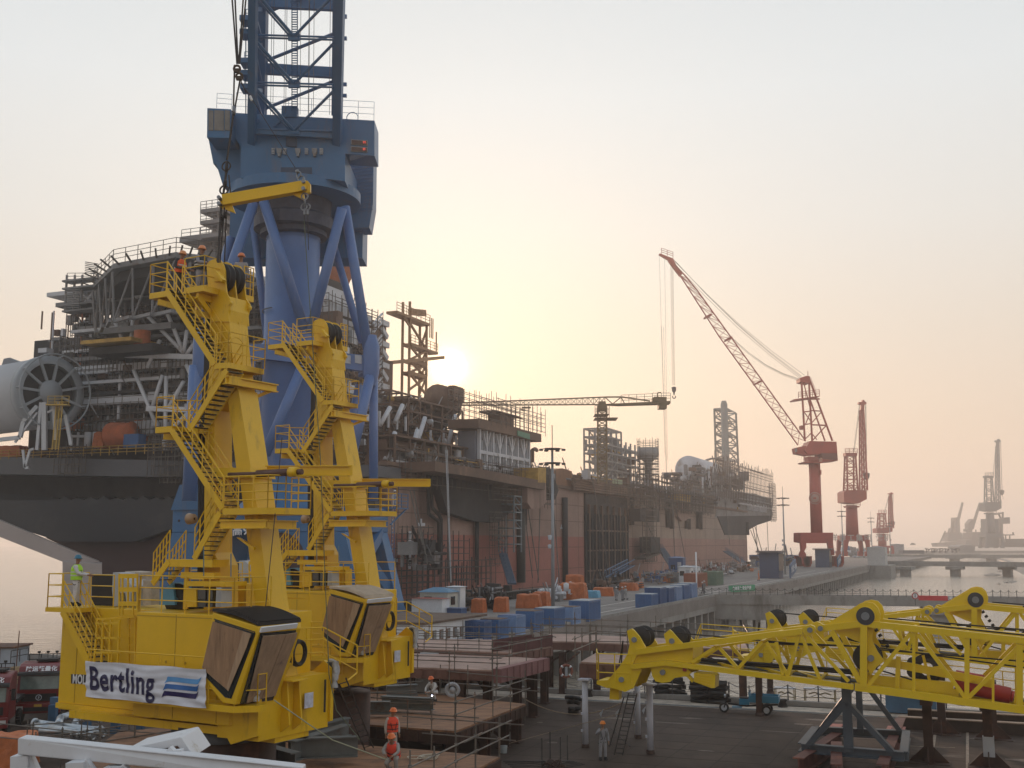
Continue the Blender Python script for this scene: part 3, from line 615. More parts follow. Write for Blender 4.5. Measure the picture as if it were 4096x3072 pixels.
# name plate
NAVY = mat('navy_print', (.012, .012, .07), .6, 0, .1, 3)
MB().prism([cp(x, y, .88) for x, y in ((284, 2697), (352, 2699), (352, 2736), (284, 2734))], cA * .01).build('name_plate', mat('plate_dark', (.015, .015, .03), .5), crane)
text_mesh("MOLD", .42, 'lettering', WHT, basis(cp(284, 2716, .86) + cB * .08, cB, ZU) @ Matrix.Diagonal((.8, 1.1, 1, 1)), crane, .003, .012, 'LEFT')

split_in(crane, ('weld_seam', 'cross_beam', 'cabinet_door', 'support_beam'))
# second crane: the same kind standing behind, moved bodily
crane2 = copy_tree(crane); crane2.location = V(crane.location) + V((1.75, 12.5, .25))
crane2['label'] = 'farther yellow pedestal crane with a beige sheet over its cab roof'
def walk(o):
    yield o
    for c_ in o.children: yield from walk(c_)
for o in list(walk(crane2)):
    if o.name.startswith('cab_roof'):
        o.data = o.data.copy(); o.data.materials[0] = mat('beige_sheet', (.55, .47, .38), .8, 0, .15, 3)
    if o.name.startswith(('name_plate', 'lettering')): bpy.data.objects.remove(o)
# banner hung on the near crane's side rail
mb = MB(); ban = [(342, 2643), (824, 2677), (824, 2833), (342, 2786)]
cor = [cp(x, y, -1.0) for x, y in ban]
def bpt(u_, v_, o=0.0):
    p = cor[0].lerp(cor[1], u_).lerp(cor[3].lerp(cor[2], u_), v_)
    q = cor[0].lerp(cor[1], u_).lerp(cor[3].lerp(cor[2], u_), v_)
    wv = .014 * math.sin(u_ * 15 - v_ * 2) + .012 * math.sin(u_ * 23 - v_ * 9 + 3 * math.sin(v_ * 4)) + .012 * math.sin(v_ * 13 + u_ * 9) + .008 * math.sin(v_ * 30 + 2 * math.sin(u_ * 9))
    sag = -.05 * math.sin(u_ * math.pi * 5) * (v_ if v_ > .5 else (1 - v_)) * .5
    return p - cA * (wv + o) + ZU * sag * .5
nu, nv = 120, 40
mb.add([bpt(i / nu, j / nv) for j in range(nv + 1) for i in range(nu + 1)], [(j * (nu + 1) + i, j * (nu + 1) + i + 1, (j + 1) * (nu + 1) + i + 1, (j + 1) * (nu + 1) + i) for j in range(nv) for i in range(nu)], True)
banner = mb.build('banner', mat('banner_cloth', (.66, .68, .76), .7, 0, .06, 2, bump=.3))
tag(banner, 'white cloth banner with bold navy lettering and three blue wave stripes on the nearer crane', 'banner')
bw = (cor[1] - cor[0]).length; bh = (cor[3] - cor[0]).length
def wrap(o, off):
    for v in o.data.vertices:
        x, y, z = v.co; p = bpt(x / bw, -y / bh, off + (.002 if z > 0 else 0)); v.co = p
def densify(me):
    import bmesh
    bm = bmesh.new(); bm.from_mesh(me); bmesh.ops.triangulate(bm, faces=bm.faces)
    for _ in range(4):
        es = [e for e in bm.edges if e.calc_length() > .2]
        if not es: break
        bmesh.ops.subdivide_edges(bm, edges=es, cuts=1); bmesh.ops.triangulate(bm, faces=bm.faces)
    bm.to_mesh(me); bm.free()
M = Matrix.Translation((bw * .028, -bh * .52, 0))
tx = text_mesh("Bertling", .98, 'lettering', NAVY, Matrix.Translation((bw * .035, -bh * .50, 0)) @ Matrix.Diagonal((.93, 1.12, 1, 1)), None, .0, .024, 'LEFT')
densify(tx.data); wrap(tx, .022); tx.parent = banner
for k, colr in enumerate(((.09, .30, .62), (.03, .14, .42), (.015, .01, .10))):
    y0 = .27 + k * .19; x0 = .70 - k * .012; pts = []
    n = 14
    for i in range(n + 1):
        t_ = i / n; e = max(0, (t_ - .88) / .12); pts.append((x0 + .27 * t_, y0 - .075 * e * e + (0 if t_ > .12 else .0)))
    for i in range(n + 1):
        t_ = 1 - i / n; e = max(0, (.14 - t_) / .14); pts.append((x0 - .02 + .27 * t_ - .004, y0 + .125 + .06 * e * e - (.0)))
    mb = MB(); mb.add([(p[0] * bw, -p[1] * bh, 0) for p in pts], [tuple(range(len(pts)))])
    o = mb.build('wave_stripe', mat('stripe_%d' % k, colr, .6, 0, .05)); densify(o.data); wrap(o, .022); o.parent = banner
# ---------------- big blue portal crane on the quay ----------------
def c7(x, y, Y): return atY(700 + x / 2.074, 380 + y / 2.074, Y)
def c1(x, y, Y): return atY(700 + x / 1.659, y / 1.659, Y)
def c8(x, y, Y): return atY(800 + x / 2.074, 1000 + y / 2.074, Y)
def pY(mb, pts, Y, dep, f=None):
    f = f or (lambda x, y, Y_: atY(x, y, Y_)); return mb.prism([f(x, y, Y) for x, y in pts], (0, dep, 0))
BY = 116.5
bc = empty('portal_crane', Q(-4, -29.5, ZQ), 0, 'huge blue portal crane with round column and lattice jib rising out of the picture', 'crane')
cx_ = atY(1173, 1000, BY).x
def bz(y, Y=BY): return atY(1173, y, Y).z
mb = MB(); mb.lathe((cx_, BY, 0), ZU, [(13.5, 2.82), (bz(1440), 2.82), (bz(1432), 3.0), (bz(1380), 3.0), (bz(1378), 2.82), (bz(800), 2.82)], 40)
mb.lathe((cx_, BY, bz(965)), ZU, [(-.06, 2.9), (.06, 2.9)], 40); column = mb.build('column', BLUD, bc)
MB().lathe((cx_, BY, 0), ZU, [(bz(955), 2.9), (bz(950), 3.5), (bz(930), 3.5), (bz(925), 4.2), (bz(880), 4.2), (bz(870), 3.9), (bz(800), 3.9)], 40, False).build('slewing_drum', mat('slew_dark', (.04, .05, .09), .6, .1, .3, 1), bc)
mb = MB(); zr = bz(812)
mb.lathe((cx_, BY, zr), ZU, [(0, 4.0), (0, 7.0), (1.05, 7.0), (1.05, 4.0)], 56, False); mb.build('ring_platform', BLU, bc)
mb = MB(); mb.ring((cx_, BY, bz(1250)), ZU, 3.0, .06, 20, 4, 1.2, 3.4); mb.build('service_ring', DGR, bc)
mb = MB()
pY(mb, [(500, 148), (1655, 212), (1655, 505), (1410, 485), (545, 432), (500, 360)], 111.5, 3.5, c7); house = mb.build('machinery_house', BLU, bc)
mb = MB(); pY(mb, [(545, 430), (1410, 485), (1410, 715), (1300, 700), (545, 690)], 110.9, 9, c7); mb.build('lower_house', BLU, bc)
mb = MB(); pY(mb, [(300, 345), (545, 345), (545, 760), (400, 760), (342, 572), (318, 570), (275, 350)], 113, 3, c7); mb.build('underside_box', BLU, bc)
mb = MB(); pY(mb, [(1405, 570), (1648, 505), (1643, 900), (1610, 1100), (1400, 1100), (1380, 900)], 121, 3, c7)
for i in range(14): mb.bar(c7(1405, 590 + i * 30, 120.95), c7(1640, 560 + i * 30, 120.95), .08, .12)
mb.build('counterweight_box', BLU, bc)
mb = MB(); x0 = atY(919, 1035, 123).x; x1 = atY(1452, 1035, 123).x; zb_ = atY(1200, 1036, 123).z
mb.frame(((x0 + x1) / 2, 124.5, zb_ + 7.5), (x1 - x0, 0, 0), (0, 4, 0), (0, 0, 15)); mb.build('rear_house', BLU, bc)
mb = MB(); pY(mb, [(268, 108), (465, 118), (465, 300), (455, 355), (265, 352)], 109.5, 4.5, c7); dc = mb.build('driver_cabin', BLU, bc)
mb = MB(); 
for x0_, x1_ in ((278, 318), (326, 405), (413, 455)): pY(mb, [(x0_, 125), (x1_, 130), (x1_, 295), (x0_, 292)], 109.42, .05, c7)
mb.build('window', mat('cabin_window', (.16, .15, .14), .12, 0, .3, .6), dc)
for x, y in ((1460, 368), (1458, 425)):
    mb = MB(); pY(mb, [(x, y), (x + 138, y + 8), (x + 138, y + 50), (x, y + 42)], 111.35, .1, c7); s_ = mb.build('display_panel', GRY, bc)
    MB().prism([c7(x + 6, y + 5, 111.3), c7(x + 132, y + 13, 111.3), c7(x + 132, y + 44, 111.3), c7(x + 6, y + 37, 111.3)], (0, .02, 0)).build('screen', mat('display_dark', (.05, .02, .02), .3), s_)
    mb = MB(); 
    for k in (100, 112): mb.bar(c7(x + k, y + 20, 111.25), c7(x + k + 9, y + 20, 111.25), .05, .12); mb.bar(c7(x + k + 3, y + 30, 111.25), c7(x + k + 8, y + 30, 111.25), .05, .08)
    mb.build('digits', mat('led_red', (.3, .02, .02), .5, emit=((1, .12, .08), .6)), s_)
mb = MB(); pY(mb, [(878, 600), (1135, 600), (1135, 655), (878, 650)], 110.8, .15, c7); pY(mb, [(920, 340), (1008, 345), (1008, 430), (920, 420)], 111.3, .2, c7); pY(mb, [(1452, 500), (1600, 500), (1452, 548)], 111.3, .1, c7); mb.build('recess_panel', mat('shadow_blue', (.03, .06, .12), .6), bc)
for x, w_ in ((800, 26), (897, 26), (1076, 26), (1200, 26)):
    mb = MB()
    for k in range(4): pY(mb, [(x, 440 + k * 13), (x + w_, 441 + k * 13), (x + w_, 448 + k * 13), (x, 447 + k * 13)], 110.6, .35, c7)
    mb.build('louvre_lamp', LGR, bc)
for x in (840, 995, 1133):
    mb = MB(); pY(mb, [(x, 440), (x + 44, 442), (x + 40, 480), (x + 4, 478)], 110.5, .45, c7); pY(mb, [(x + 10, 480), (x + 34, 480), (x + 32, 505), (x + 12, 505)], 110.5, .45, c7); mb.build('floodlight', GRY, bc)
mb = MB()
rt = [(345, 108, 110.5), (500, 118, 112)]
rail(mb, [c7(345, 108, 110.5), c7(470, 118, 110.5)], h=1.6, post=2); rail(mb, [c7(505, 148, 111.6), c7(600, 152, 111.6)], h=2.2, post=2); rail(mb, [c7(750, 162, 111.6), c7(1320, 193, 111.6)], h=2.0, post=2.2); rail(mb, [c7(1388, 196, 111.6), c7(1650, 210, 111.6)], h=2.0, post=1.9)
mb.ring(c7(1472, 190, 111.6), (0, 1, 0), .6, .05, 12, 4); mb.build('handrail', BLU, bc)
# struts
def st(p, q, Y0, Y1, r=.5, f=c8, m=BLUD):
    return MB().tube(f(p[0], p[1], Y0), f(q[0], q[1], Y1), r, 12).build('strut', m, bc)
st((655, 890), (270, 1990), 111, 111, .52, c7); st((735, 880), (1075, 1950), 111, 112.5, .52, c7); st((1385, 940), (1120, 1980), 111.5, 112.5, .52, c7)
st((1410, 930), (1600, 2110), 113, 113, .52, c7); st((1100, -60), (1345, 760), 121, 118, .42); st((440, -250), (560, 760), 122, 119, .42); st((255, -100), (40, 700), 122, 119, .5)
st((860, 940), (540, 1700), 112.5, 110.5, .52); st((1425, 990), (1255, 1720), 113, 110, .52); st((1440, 950), (1440, 2080), 113.6, 113.6, .45); st((1320, 1120), (1180, 1800), 118, 117, .42); st((-30, 960), (-90, 2080), 112, 112, .72)
st((560, 1100), (470, 1500), 119, 118, .45)
mb = MB(); nodeR = c8(1420, 900, 113); nodeL = c8(10, 830, 112); nodeC = c8(855, 640, 112.3)
for nn in (nodeR, nodeL): mb.lathe((nn.x, nn.y, nn.z - 1.8), ZU, [(-1, .5), (.3, .85), (3.0, .85), (4.2, .5)], 8)
mb.build('node', BLUD, bc)
mb = MB(); zl, zh = bz(1430, 113), bz(1372, 113)
mb.prism([c8(560, 905, 113), c8(1420, 1010, 113), c8(1480, 985, 113), c8(1480, 890, 113), c8(1420, 880, 113), c8(560, 780, 113)], (0, 1.0, 0)); mb.prism([c8(560, 905, 113), c8(-60, 905, 112), c8(-60, 790, 112), c8(560, 780, 113)], (0, 1.0, 0))
mb.bar(nodeR, nodeR + V((-2, 9, 0)), 1, 1.2); mb.bar(nodeL, nodeL + V((3, 9, 0)), 1, 1.2); mb.build('ring_beam', BLUD, bc)
mb = MB()
for x in (1195, 1285): pY(mb, [(x, 868), (x + 55, 876), (x + 55, 945), (x, 935)], 112.9, .1, c8)
mb.build('name_board', LGR, bc)
# portal
t0, t1, s0, s1 = -41.2, -20.6, -8.2, 0.4; zt_, zm = 13.8, 11.4
P2 = BLU
mb = MB(); mb.frame(Q((s0 + s1) / 2, (t0 + t1) / 2, (zt_ + zm) / 2), QD * (s1 - s0), QN * (t1 - t0), (0, 0, zt_ - zm)); beam = mb.build('portal_beam', P2, bc, .08)
mb = MB(); mb.lathe((cx_, BY, 13.7), ZU, [(0, 5.2), (2.0, 3.2), (3.2, 2.9)], 32); mb.build('column_base', P2, bc)
mb = MB(); mb.prism([Q(s0 - .2, t0 - .1, 13.7), Q(s0 - .2, t0 + 4, 13.7), Q(s0 - .2, t0 + 3.2, 16.3), Q(s0 - .2, t0 + .9, 16.3)], QD * 2.4); mb.build('gusset', P2, bc)
def qp(s, pts, th, m_, nm, par=bc):
    mb = MB(); mb.prism([Q(s, t, z) for t, z in pts], QD * th); return mb.build(nm, m_, par)
for s in (s0 + .01, s1 - 1.5):
    for sg, tc_ in ((1, t0), (-1, t1)):
        arc = []
        cxr = tc_ + sg * 10.2
        for k in range(9):
            a_ = math.pi / 2 * k / 8; arc.append((tc_ + sg * (4.3 + 3.0 * (1 - math.cos(a_))), zm - 3.2 + 3.2 * math.sin(a_)))
        pts = [(tc_ + sg * .05, zm - .01), (tc_ - sg * 2.0, ZQ + 1.6), (tc_ + sg * .8, ZQ + 1.6)] + arc[:1] + [(a, b - .012) for a, b in arc[1:]]
        leg = qp(s, pts, 1.45, P2, 'portal_leg')
        mb = MB(); base = tc_ - sg * .6
        mb.prism([Q(s - 1.6, base - .5, ZQ + 1.62), Q(s + 3.0, base - .5, ZQ + 1.62), Q(s + 2.2, base - .5, ZQ + 2.6), Q(s - .8, base - .5, ZQ + 2.6)], QN * 1.0)
        for k in range(4): 
            w0 = Q(s - 1.7 + k * 1.6, base, ZQ + .45); mb.disc(w0, QN, .42, .5, 14)
        for k in range(2): mb.prism([Q(s - 2.3 + k * 3.2, base - .55, ZQ + .5), Q(s + .5 + k * 3.2, base - .55, ZQ + .5), Q(s - .4 + k * 3.2, base - .55, ZQ + 1.6), Q(s - 1.4 + k * 3.2, base - .55, ZQ + 1.6)], QN * 1.1)
        mb.build('bogie', BLU, leg)
# side frame (right hand) with braces
mb = MB()
for a_, b_ in ((Q(s0 + 1.4, t1 - .4, zm), Q(s1 - 1.5, t1 + .8, ZQ + 3)), (Q(s1 - .9, t1 - .4, zm), Q(s0 + 3.5, t1 + .5, ZQ + 6.5))): mb.bar(a_, b_, .7, 1.1)
mb.build('side_brace', BLU, bc)
mb = MB()
for a_, b_ in ((Q(s1 - .5, t1 + .3, 13.9), Q(s1 + 2.4, t1 + .3, 13.9)), ): mb.frame((a_ + b_) / 2, (b_ - a_), QN * 1.6, (0, 0, .12)); rail(mb, [a_ + QN * .7, b_ + QN * .7], h=1.5, mids=3, r=.05)
mb.bar(Q(s1 + 2.3, t1 + .9, 13.9), Q(s1 - .5, t1 + .5, 12.2), .12)
for k in range(12): mb.bar(Q(s1 + .2, t1 + .3, 13.6 - k * .55), Q(s1 + .2 + .6, t1 + .3, 13.6 - k * .55), .05)
for o in (0, .6): mb.bar(Q(s1 + .2 + o, t1 + .3, 13.8), Q(s1 + .2 + o, t1 + .3, 6), .06)
mb.build('access_platform', BLU, bc)
text_mesh("限高9米", 1.25, 'lettering', WHT, basis(atY(895, 2123, 112) + V((0, 0, 0)), QN, ZU), bc, .02, .02, 'LEFT')
# put lettering flush on the beam's near face
lt = [o for o in bc.children if o.name.startswith('lettering')][0]
p0 = onp(886, 2124, Q(s0 - .03, 0), QD); lt.data.transform(Matrix.Translation(p0 - atY(895, 2123, 112)))
mb = MB()
for x in (371 / 2.37 + 560, 445 / 2.37 + 560): mb.disc(onp(x, 2083, Q(s0 - .0, 0), QD), QD, .13, .1, 10)
mb.build('porthole', BLK, bc)
# jib
def j(x, y, back=0.0):
    t_ = 1 - min(1, max(-1, y / 900)) if y <= 900 else 0
    Y_ = 111 - 13 * (900 - y) / 900 + back
    return c1(x, y, Y_)
jm = MB()
def chord(x0, y0, x1, y1, back, wd): jm.bar(j(x0, y0, back), j(x1, y1, back), wd, wd * .8, (0, 1, 0))
chord(512, 970, 522, -500, 0, .75); chord(1075, 1000, 1103, -500, 0, .85); 
chord(575, 760, 590, -500, 5.5, .9); chord(1068, 760, 1085, -500, 5.5, .8)
jib = jm.build('jib', BLU, bc)
jb = MB()
def br(a_, b_, back=0, r=.16): jb.tube(j(*a_, back), j(*b_, back), r, 6)
for y in (870, 560, 245, -75, -400):
    for d_ in (-6, 12):
        br((530, y - 8 + d_), (1068, y + 8 + d_), 0, .10)
    jb.frame(j(790, y), (1.1, 0, 0), (0, .3, 0), (0, 0, .7))
for y0, y1 in ((560, 870), (245, 560), (-75, 245), (-400, -75)):
    br((530, y0 + 20), (785, y1 - 8)); br((1065, y0 + 30), (795, y1 - 8)); br((520, y0 + 40), (770, y1 + 4), 0, .1)
    br((1050, y0 - 20), (600, y0 + 130 + 30), 5.5, .18)
jb.bar(j(548, 455, 5.5), j(1065, 485, 5.5), .5, 1.1); jb.bar(j(548, 15, 5.5), j(1080, 40, 5.5), .5, 1.0); jb.bar(j(520, 872), j(1090, 905), .5, .6)
for y in (60, 300, 600, 800):
    jb.bar(j(522, y), j(585, y, 5.5), .25, .4); jb.bar(j(1080, y), j(1078, y, 5.5), .25, .4)
for y0, y1 in ((60, 300), (300, 600), (600, 800)): jb.bar(j(522, y0), j(585, y1, 5.5), .2); jb.bar(j(1080, y0), j(1078, y1, 5.5), .2)
jb.build('bracing', BLU, jib)
lm = MB()
for x in (776, 812): lm.bar(j(x, 860, 3), j(x + 0, -300, 3), .09)
for k in range(72): y = 850 - k * 16; lm.bar(j(776, y, 3), j(812, y, 3), .06, .09)
for k in range(36): y = 850 - k * 32; lm.bar(j(771, y, 2.2), j(817, y, 2.2), .03, .05)
lm.build('ladder', BLU, jib)
rm = MB()
for x in (640, 655, 728, 740, 830, 884, 888, 918, 1025): rm.tube(j(x - (6 if x < 760 else 0), 760, 2.5), j(x + 8, -300, 2.5), .035, 4)
rm.build('hoist_ropes', GRY, jib)
pm = MB()
for y in (140, 230, 420, 500, 590): pm.frame(j(475, y, 2), (1.0, 0, 0), (0, 1.6, 0), (0, 0, .5)); rail(pm, [j(460, y, 1.4), j(490, y, 1.4)], h=1.2, r=.04)
pm.bar(j(470, 60, 2), j(470, 760, 2), .1)
for y in (110, 255, 560, 635): pm.frame(j(1128, y, 0), (.35, 0, 0), (0, .3, 0), (0, 0, .3))
pm.frame(c7(955, 150, 111.8), (1.6, 0, 0), (0, 1, 0), (0, 0, 1.2)); pm.bar(c7(820, 260, 111.2), c7(930, 160, 111.4), .2, .2)
pm.build('side_steps', BLU, jib)

split_in(bc, ('node', 'recess_panel', 'name_board', 'porthole'))
# ---------------- lifting gear hanging from the blue crane ----------------
DRP = mat('steel_rope', (.05, .045, .045), .6, .3)
CHN = mat('shackle_steel', (.22, .24, .27), .35, .6, .2, 5)
SY = 40.0
def g(x, y, Y=SY): return atY(x, y, Y)
rg = empty('lifting_sling', g(890, 300), 0, 'dark steel wire slings with shackles running up beside the blue jib', 'sling')
mb = MB()
for a_, b_, r in (((875, -715), (948, 255), .035), ((908, -715), (952, 255), .035), ((1022, -715), (955, 255), .035), ((1054, -715), (958, 255), .035), ((938, 260), (934, 430), .035), ((960, 320), (938, 440), .035), ((958, 310), (985, 372), .02), ((936, 440), (908, 640), .045), ((936, 440), (932, 450), .06)):
    mb.tube(g(*a_), g(*b_), r, 6)
mb.build('wire_rope', DRP, rg)
mb = MB()
for x, y in ((948, 275), (957, 305)): mb.ring(g(x, y), (0, 1, .2), .12, .045, 12, 6); mb.box(g(x, y + 8), (.22, .14, .14))
mb.build('shackle', mat('brown_shackle', (.07, .05, .035), .5, .3), rg)
MB().tube(g(936, 425), g(935, 460), .065, 8).build('ferrule', CHN, rg)
mb = MB(); mb.tube(g(908, 645), g(905, 690), .06, 8); mb.ring(g(905, 665), (.3, 1, 0), .17, .03, 14, 5); mb.ring(g(900, 735), (1, .6, 0), .14, .035, 14, 5); mb.ring(g(896, 760), (.2, 1, 0), .16, .035, 14, 5)
mb.tube(g(905, 690), g(893, 780), .05, 6); mb.tube(g(915, 700), g(922, 770), .03, 6); mb.build('hook', DRP, rg)
mb = MB(); mb.tube(g(1003, 388), g(1180, 670), .014, 5); mb.tube(g(962, 330), g(1003, 388), .014, 5); mb.build('guide_line', DRP, rg)
MB().tube(g(1000, 384), g(1008, 402), .05, 6).build('ferrule', WHT, rg)
sb = empty('spreader_beam', g(1060, 780), 0, 'yellow spreader beam hanging tilted in front of the blue crane column', 'spreader beam')
mb = MB(); mb.bar(g(892, 800), g(1226, 742), .26, .36, (0, 0, 1)); mb.bar(g(896, 822), g(1222, 764), .34, .05)
mb.prism([g(1207, 725), g(1230, 722), g(1241, 735), g(1241, 768), g(1222, 775), g(1207, 760)], (0, .2, 0))
mb.prism([g(877, 808), g(905, 790), g(908, 818), g(880, 835)], (0, .2, 0))
mb.prism([g(1184, 755), g(1214, 762), g(1218, 800), g(1172, 778)], (0, .12, 0)); mb.prism([g(883, 822), g(925, 812), g(941, 852), g(886, 832)], (0, .12, 0)); mb.build('beam', YEL, sb, .01)
mb = MB()
for x, y in ((1217, 732), (1217, 760), (881, 796), (881, 820)): mb.disc(g(x, y), (0, 1, 0), .07, .5, 10)
mb.build('pin', CHN, sb)
mb = MB()
for x, y, n_ in ((1195, 700, (1, 1, 0)), (1205, 716, (0, 1, 0)), (1214, 724, (1, .5, 0)), (1219, 785, (0, 1, 0)), (1219, 812, (1, .3, 0)), (1216, 828, (.3, 1, 0)), (1229, 828, (.3, 1, 0))): mb.ring(g(x, y), n_, .12, .028, 12, 5)
mb.tube(g(1187, 680), g(1193, 692), .06, 8)
for x in (1218, 1231): mb.tube(g(x, 840), g(x, 858), .045, 6)
mb.build('chain', CHN, sb)
mb = MB(); mb.tube(g(1218, 860), g(1216, 900), .015, 5); mb.tube(g(1231, 860), g(1234, 1000), .015, 5)
mb.tube(g(884, 830), g(872, 1050, 39.8), .045, 6); mb.tube(g(898, 830), g(880, 1050, 39.9), .03, 6); mb.tube(g(890, 870), g(868, 1045, 39.8), .03, 6); mb.tube(g(906, 840), g(898, 1050, 40.1), .03, 6)
for x, y in ((885, 868), (900, 860), (884, 895)): mb.ring(g(x, y), (1, .5, .2), .10, .04, 10, 5)
mb.build('wire_rope', DRP, sb)
tl = MB(); tl.tube(atY(1216, 880, 40), atY(1281, 1830, 40), .016, 5); tl.tube(atY(1281, 1830, 40), atY(1308, 2500, 40), .016, 5); tl.path([atY(1308, 2500, 40), atY(1316, 2700, 40), atY(1345, 2840, 40.2), atY(1440, 2960, 41)], .018, 5)
o = tl.build('tag_line', mat('rope_green', (.12, .15, .10), .8)); tag(o, 'long tag line dropping from the spreader past the farther yellow crane to the timber deck', 'rope')
tl = MB(); tl.tube(atY(1128, 1750, 39), atY(1096, 2100, 38.2), .016, 5); tl.tube(atY(1096, 2100, 38.2), atY(1062, 2430, 38.), .016, 5)
o = tl.build('tag_line', DRP); tag(o, 'thin dark line slanting down across the nearer crane mast', 'rope')
tl = MB(); tl.path([atY(1096, 2800, 36), atY(1240, 2900, 36.3), atY(1330, 2960, 36.6), atY(1440, 3000, 37), atY(1550, 3040, 37.5)], .02, 5)
o = tl.build('mooring_rope', mat('rope_pale', (.35, .36, .25), .8)); tag(o, 'pale green rope stretched from the near crane cab down to the timber deck', 'rope')
# ---------------- the long ship under construction beyond the quay ----------------
TS = -46.0
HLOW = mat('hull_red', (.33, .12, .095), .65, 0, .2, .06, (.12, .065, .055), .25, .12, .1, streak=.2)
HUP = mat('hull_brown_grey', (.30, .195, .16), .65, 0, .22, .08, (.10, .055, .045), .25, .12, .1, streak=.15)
HDK = mat('hull_charcoal', (.02, .023, .032), .5, 0, .15, .05, (.05, .045, .05), .1, .1)
HDR = mat('hull_dark_red', (.05, .022, .024), .6, 0, .2, .06)
MBR = mat('module_brown', (.14, .085, .06), .7, .1, .35, .15, (.25, .16, .10), .12, .3)
MGR = mat('module_grey', (.20, .20, .21), .6, .1, .3, .2, (.13, .08, .06), .15, .3)
MWH = mat('module_white', (.55, .57, .62), .5, 0, .15, .2, (.3, .25, .22), .12, .3)
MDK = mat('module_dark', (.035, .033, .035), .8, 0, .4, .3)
MSC = mat('ship_scaffold', (.10, .085, .075), .6, .2, .3, 1)
MYL = mat('aged_yellow', (.45, .27, .05), .6, 0, .3, .8)
def qsz(x, y, t):
    p = q_of(x, y, t); r_ = p - Q(0, 0); return r_.dot(QD), p.z
def qbox(mb, s0, s1, t0, t1, z0, z1): return mb.frame(Q((s0 + s1) / 2, (t0 + t1) / 2, (z0 + z1) / 2), QD * (s1 - s0), QN * (t1 - t0), (0, 0, z1 - z0))
def cage(mb, s0, s1, t0, t1, z0, z1, ns, nt, nz, w_=.35, diag=0.0, rnd=None, step=None):
    for i in range(ns + 1):
        s = s0 + (s1 - s0) * i / ns; zt = z1 if not step else step(s)
        for j in range(nt + 1):
            t = t0 + (t1 - t0) * j / nt; mb.bar(Q(s, t, z0), Q(s, t, zt), w_, w_, QD)
    for k in range(1, nz + 1):
        z = z0 + (z1 - z0) * k / nz
        se = s1
        if step:
            while se > s0 and step(se) < z - .1: se -= (s1 - s0) / ns
        for j in range(nt + 1):
            t = t0 + (t1 - t0) * j / nt; mb.bar(Q(s0, t, z), Q(se, t, z), w_, w_)
        for i in range(ns + 1):
            s = s0 + (s1 - s0) * i / ns
            if s <= se + .1: mb.bar(Q(s, t0, z), Q(s, t1, z), w_, w_)
        if diag and rnd:
            for i in range(ns):
                if rnd.random() < diag:
                    a_, b_ = s0 + (s1 - s0) * i / ns, s0 + (s1 - s0) * (i + 1) / ns
                    if b_ > se + .1: continue
                    if rnd.random() < .5: a_, b_ = b_, a_
                    t = rnd.choice((t0, t1)); mb.tube(Q(a_, t, z - (z1 - z0) / nz), Q(b_, t, z), w_ * .4, 5)
    return mb
def clutter(s0, s1, t0, t1, z0, z1, n, seed, parent, mats_=None, name='equipment', sc_=1.0):
    """pipes, vessels, ducts and boxes filling a module"""
    rnd = random.Random(seed); mats_ = mats_ or [(MGR, .35), (MBR, .35), (MWH, .12), (MYL, .06), (MDK, .12)]
    for m, fr in mats_:
        mb = MB()
        for _ in range(max(1, int(n * fr))):
            s, t, z = rnd.uniform(s0, s1), rnd.uniform(t0, t1), rnd.uniform(z0, z1); k = rnd.random()
            if k < .3:
                L_ = rnd.uniform(.1, .5) * (s1 - s0); s = min(s, s1 - L_); r_ = rnd.uniform(.08, .3) * sc_; mb.tube(Q(s, t, z), Q(s + L_, t, z), r_, 6)
            elif k < .5:
                L_ = rnd.uniform(.1, .6) * (z1 - z0); z = min(z, z1 - L_); mb.tube(Q(s, t, z), Q(s, t, z + L_), rnd.uniform(.08, .35) * sc_, 6)
            elif k < .62:
                a_ = rnd.uniform(.6, 1.7) * sc_; mb.lathe(Q(s, t, z), rnd.choice((QD, ZU, QN)), [(0, 0), (.15 * a_, .4 * a_), (1.2 * a_, .4 * a_), (1.35 * a_, 0)], 10)
            elif k < .85:
                a_, b_, c_ = (rnd.uniform(.5, 2.6) * sc_ for _ in range(3)); mb.frame(Q(s, t, z), QD * a_, QN * b_, (0, 0, c_))
            else:
                L_ = rnd.uniform(1, 4) * sc_; mb.tube(Q(s, t, z), Q(s + L_ * rnd.choice((-1, 1)), t, z + L_), .13 * sc_, 5)
        mb.build(name, m, parent)['kind'] = 'stuff'
def scaff(mb, s0, s1, t0, t1, z0, z1, ds=2.0, dz=2.0, r=.055, seed=0, over=.6, along='s', planks=.5):
    """tube scaffold on a face; random over-long tubes and plank runs"""
    rnd = random.Random(seed)
    def P_(a_, z, back):
        return Q(s0 + (s1 - s0) * a_, t0 + (back * 1.0), z) if along == 's' else Q(s0 - back * 1.0 + 0, t0 + (t1 - t0) * a_, z)
    L_ = abs(s1 - s0) if along == 's' else abs(t1 - t0); n = max(1, int(L_ / ds)); m_ = max(1, int((z1 - z0) / dz))
    for i in range(n + 1):
        a_ = i / n
        for bk in (0, 1): mb.tube(P_(a_, z0 - rnd.uniform(0, over), bk), P_(a_, z1 + rnd.uniform(0, over * 2), bk), r, 4, caps=False)
    for k in range(m_ + 1):
        z = z0 + (z1 - z0) * k / m_
        for bk in (0, 1):
            a0_, a1_ = (0, 1) if rnd.random() < .7 else sorted((rnd.random(), rnd.random()))
            for dzz in (0, 1.0):
                if dzz and rnd.random() < .4: continue
                mb.tube(P_(a0_, z + dzz, bk), P_(a1_, z + dzz, bk), r, 4, caps=False)
        if rnd.random() < planks: 
            a0_, a1_ = sorted((rnd.random(), rnd.random())); p, q = P_(a0_, z, .5), P_(a1_, z, .5); mb.bar(p, q, .9, .08)
    return mb
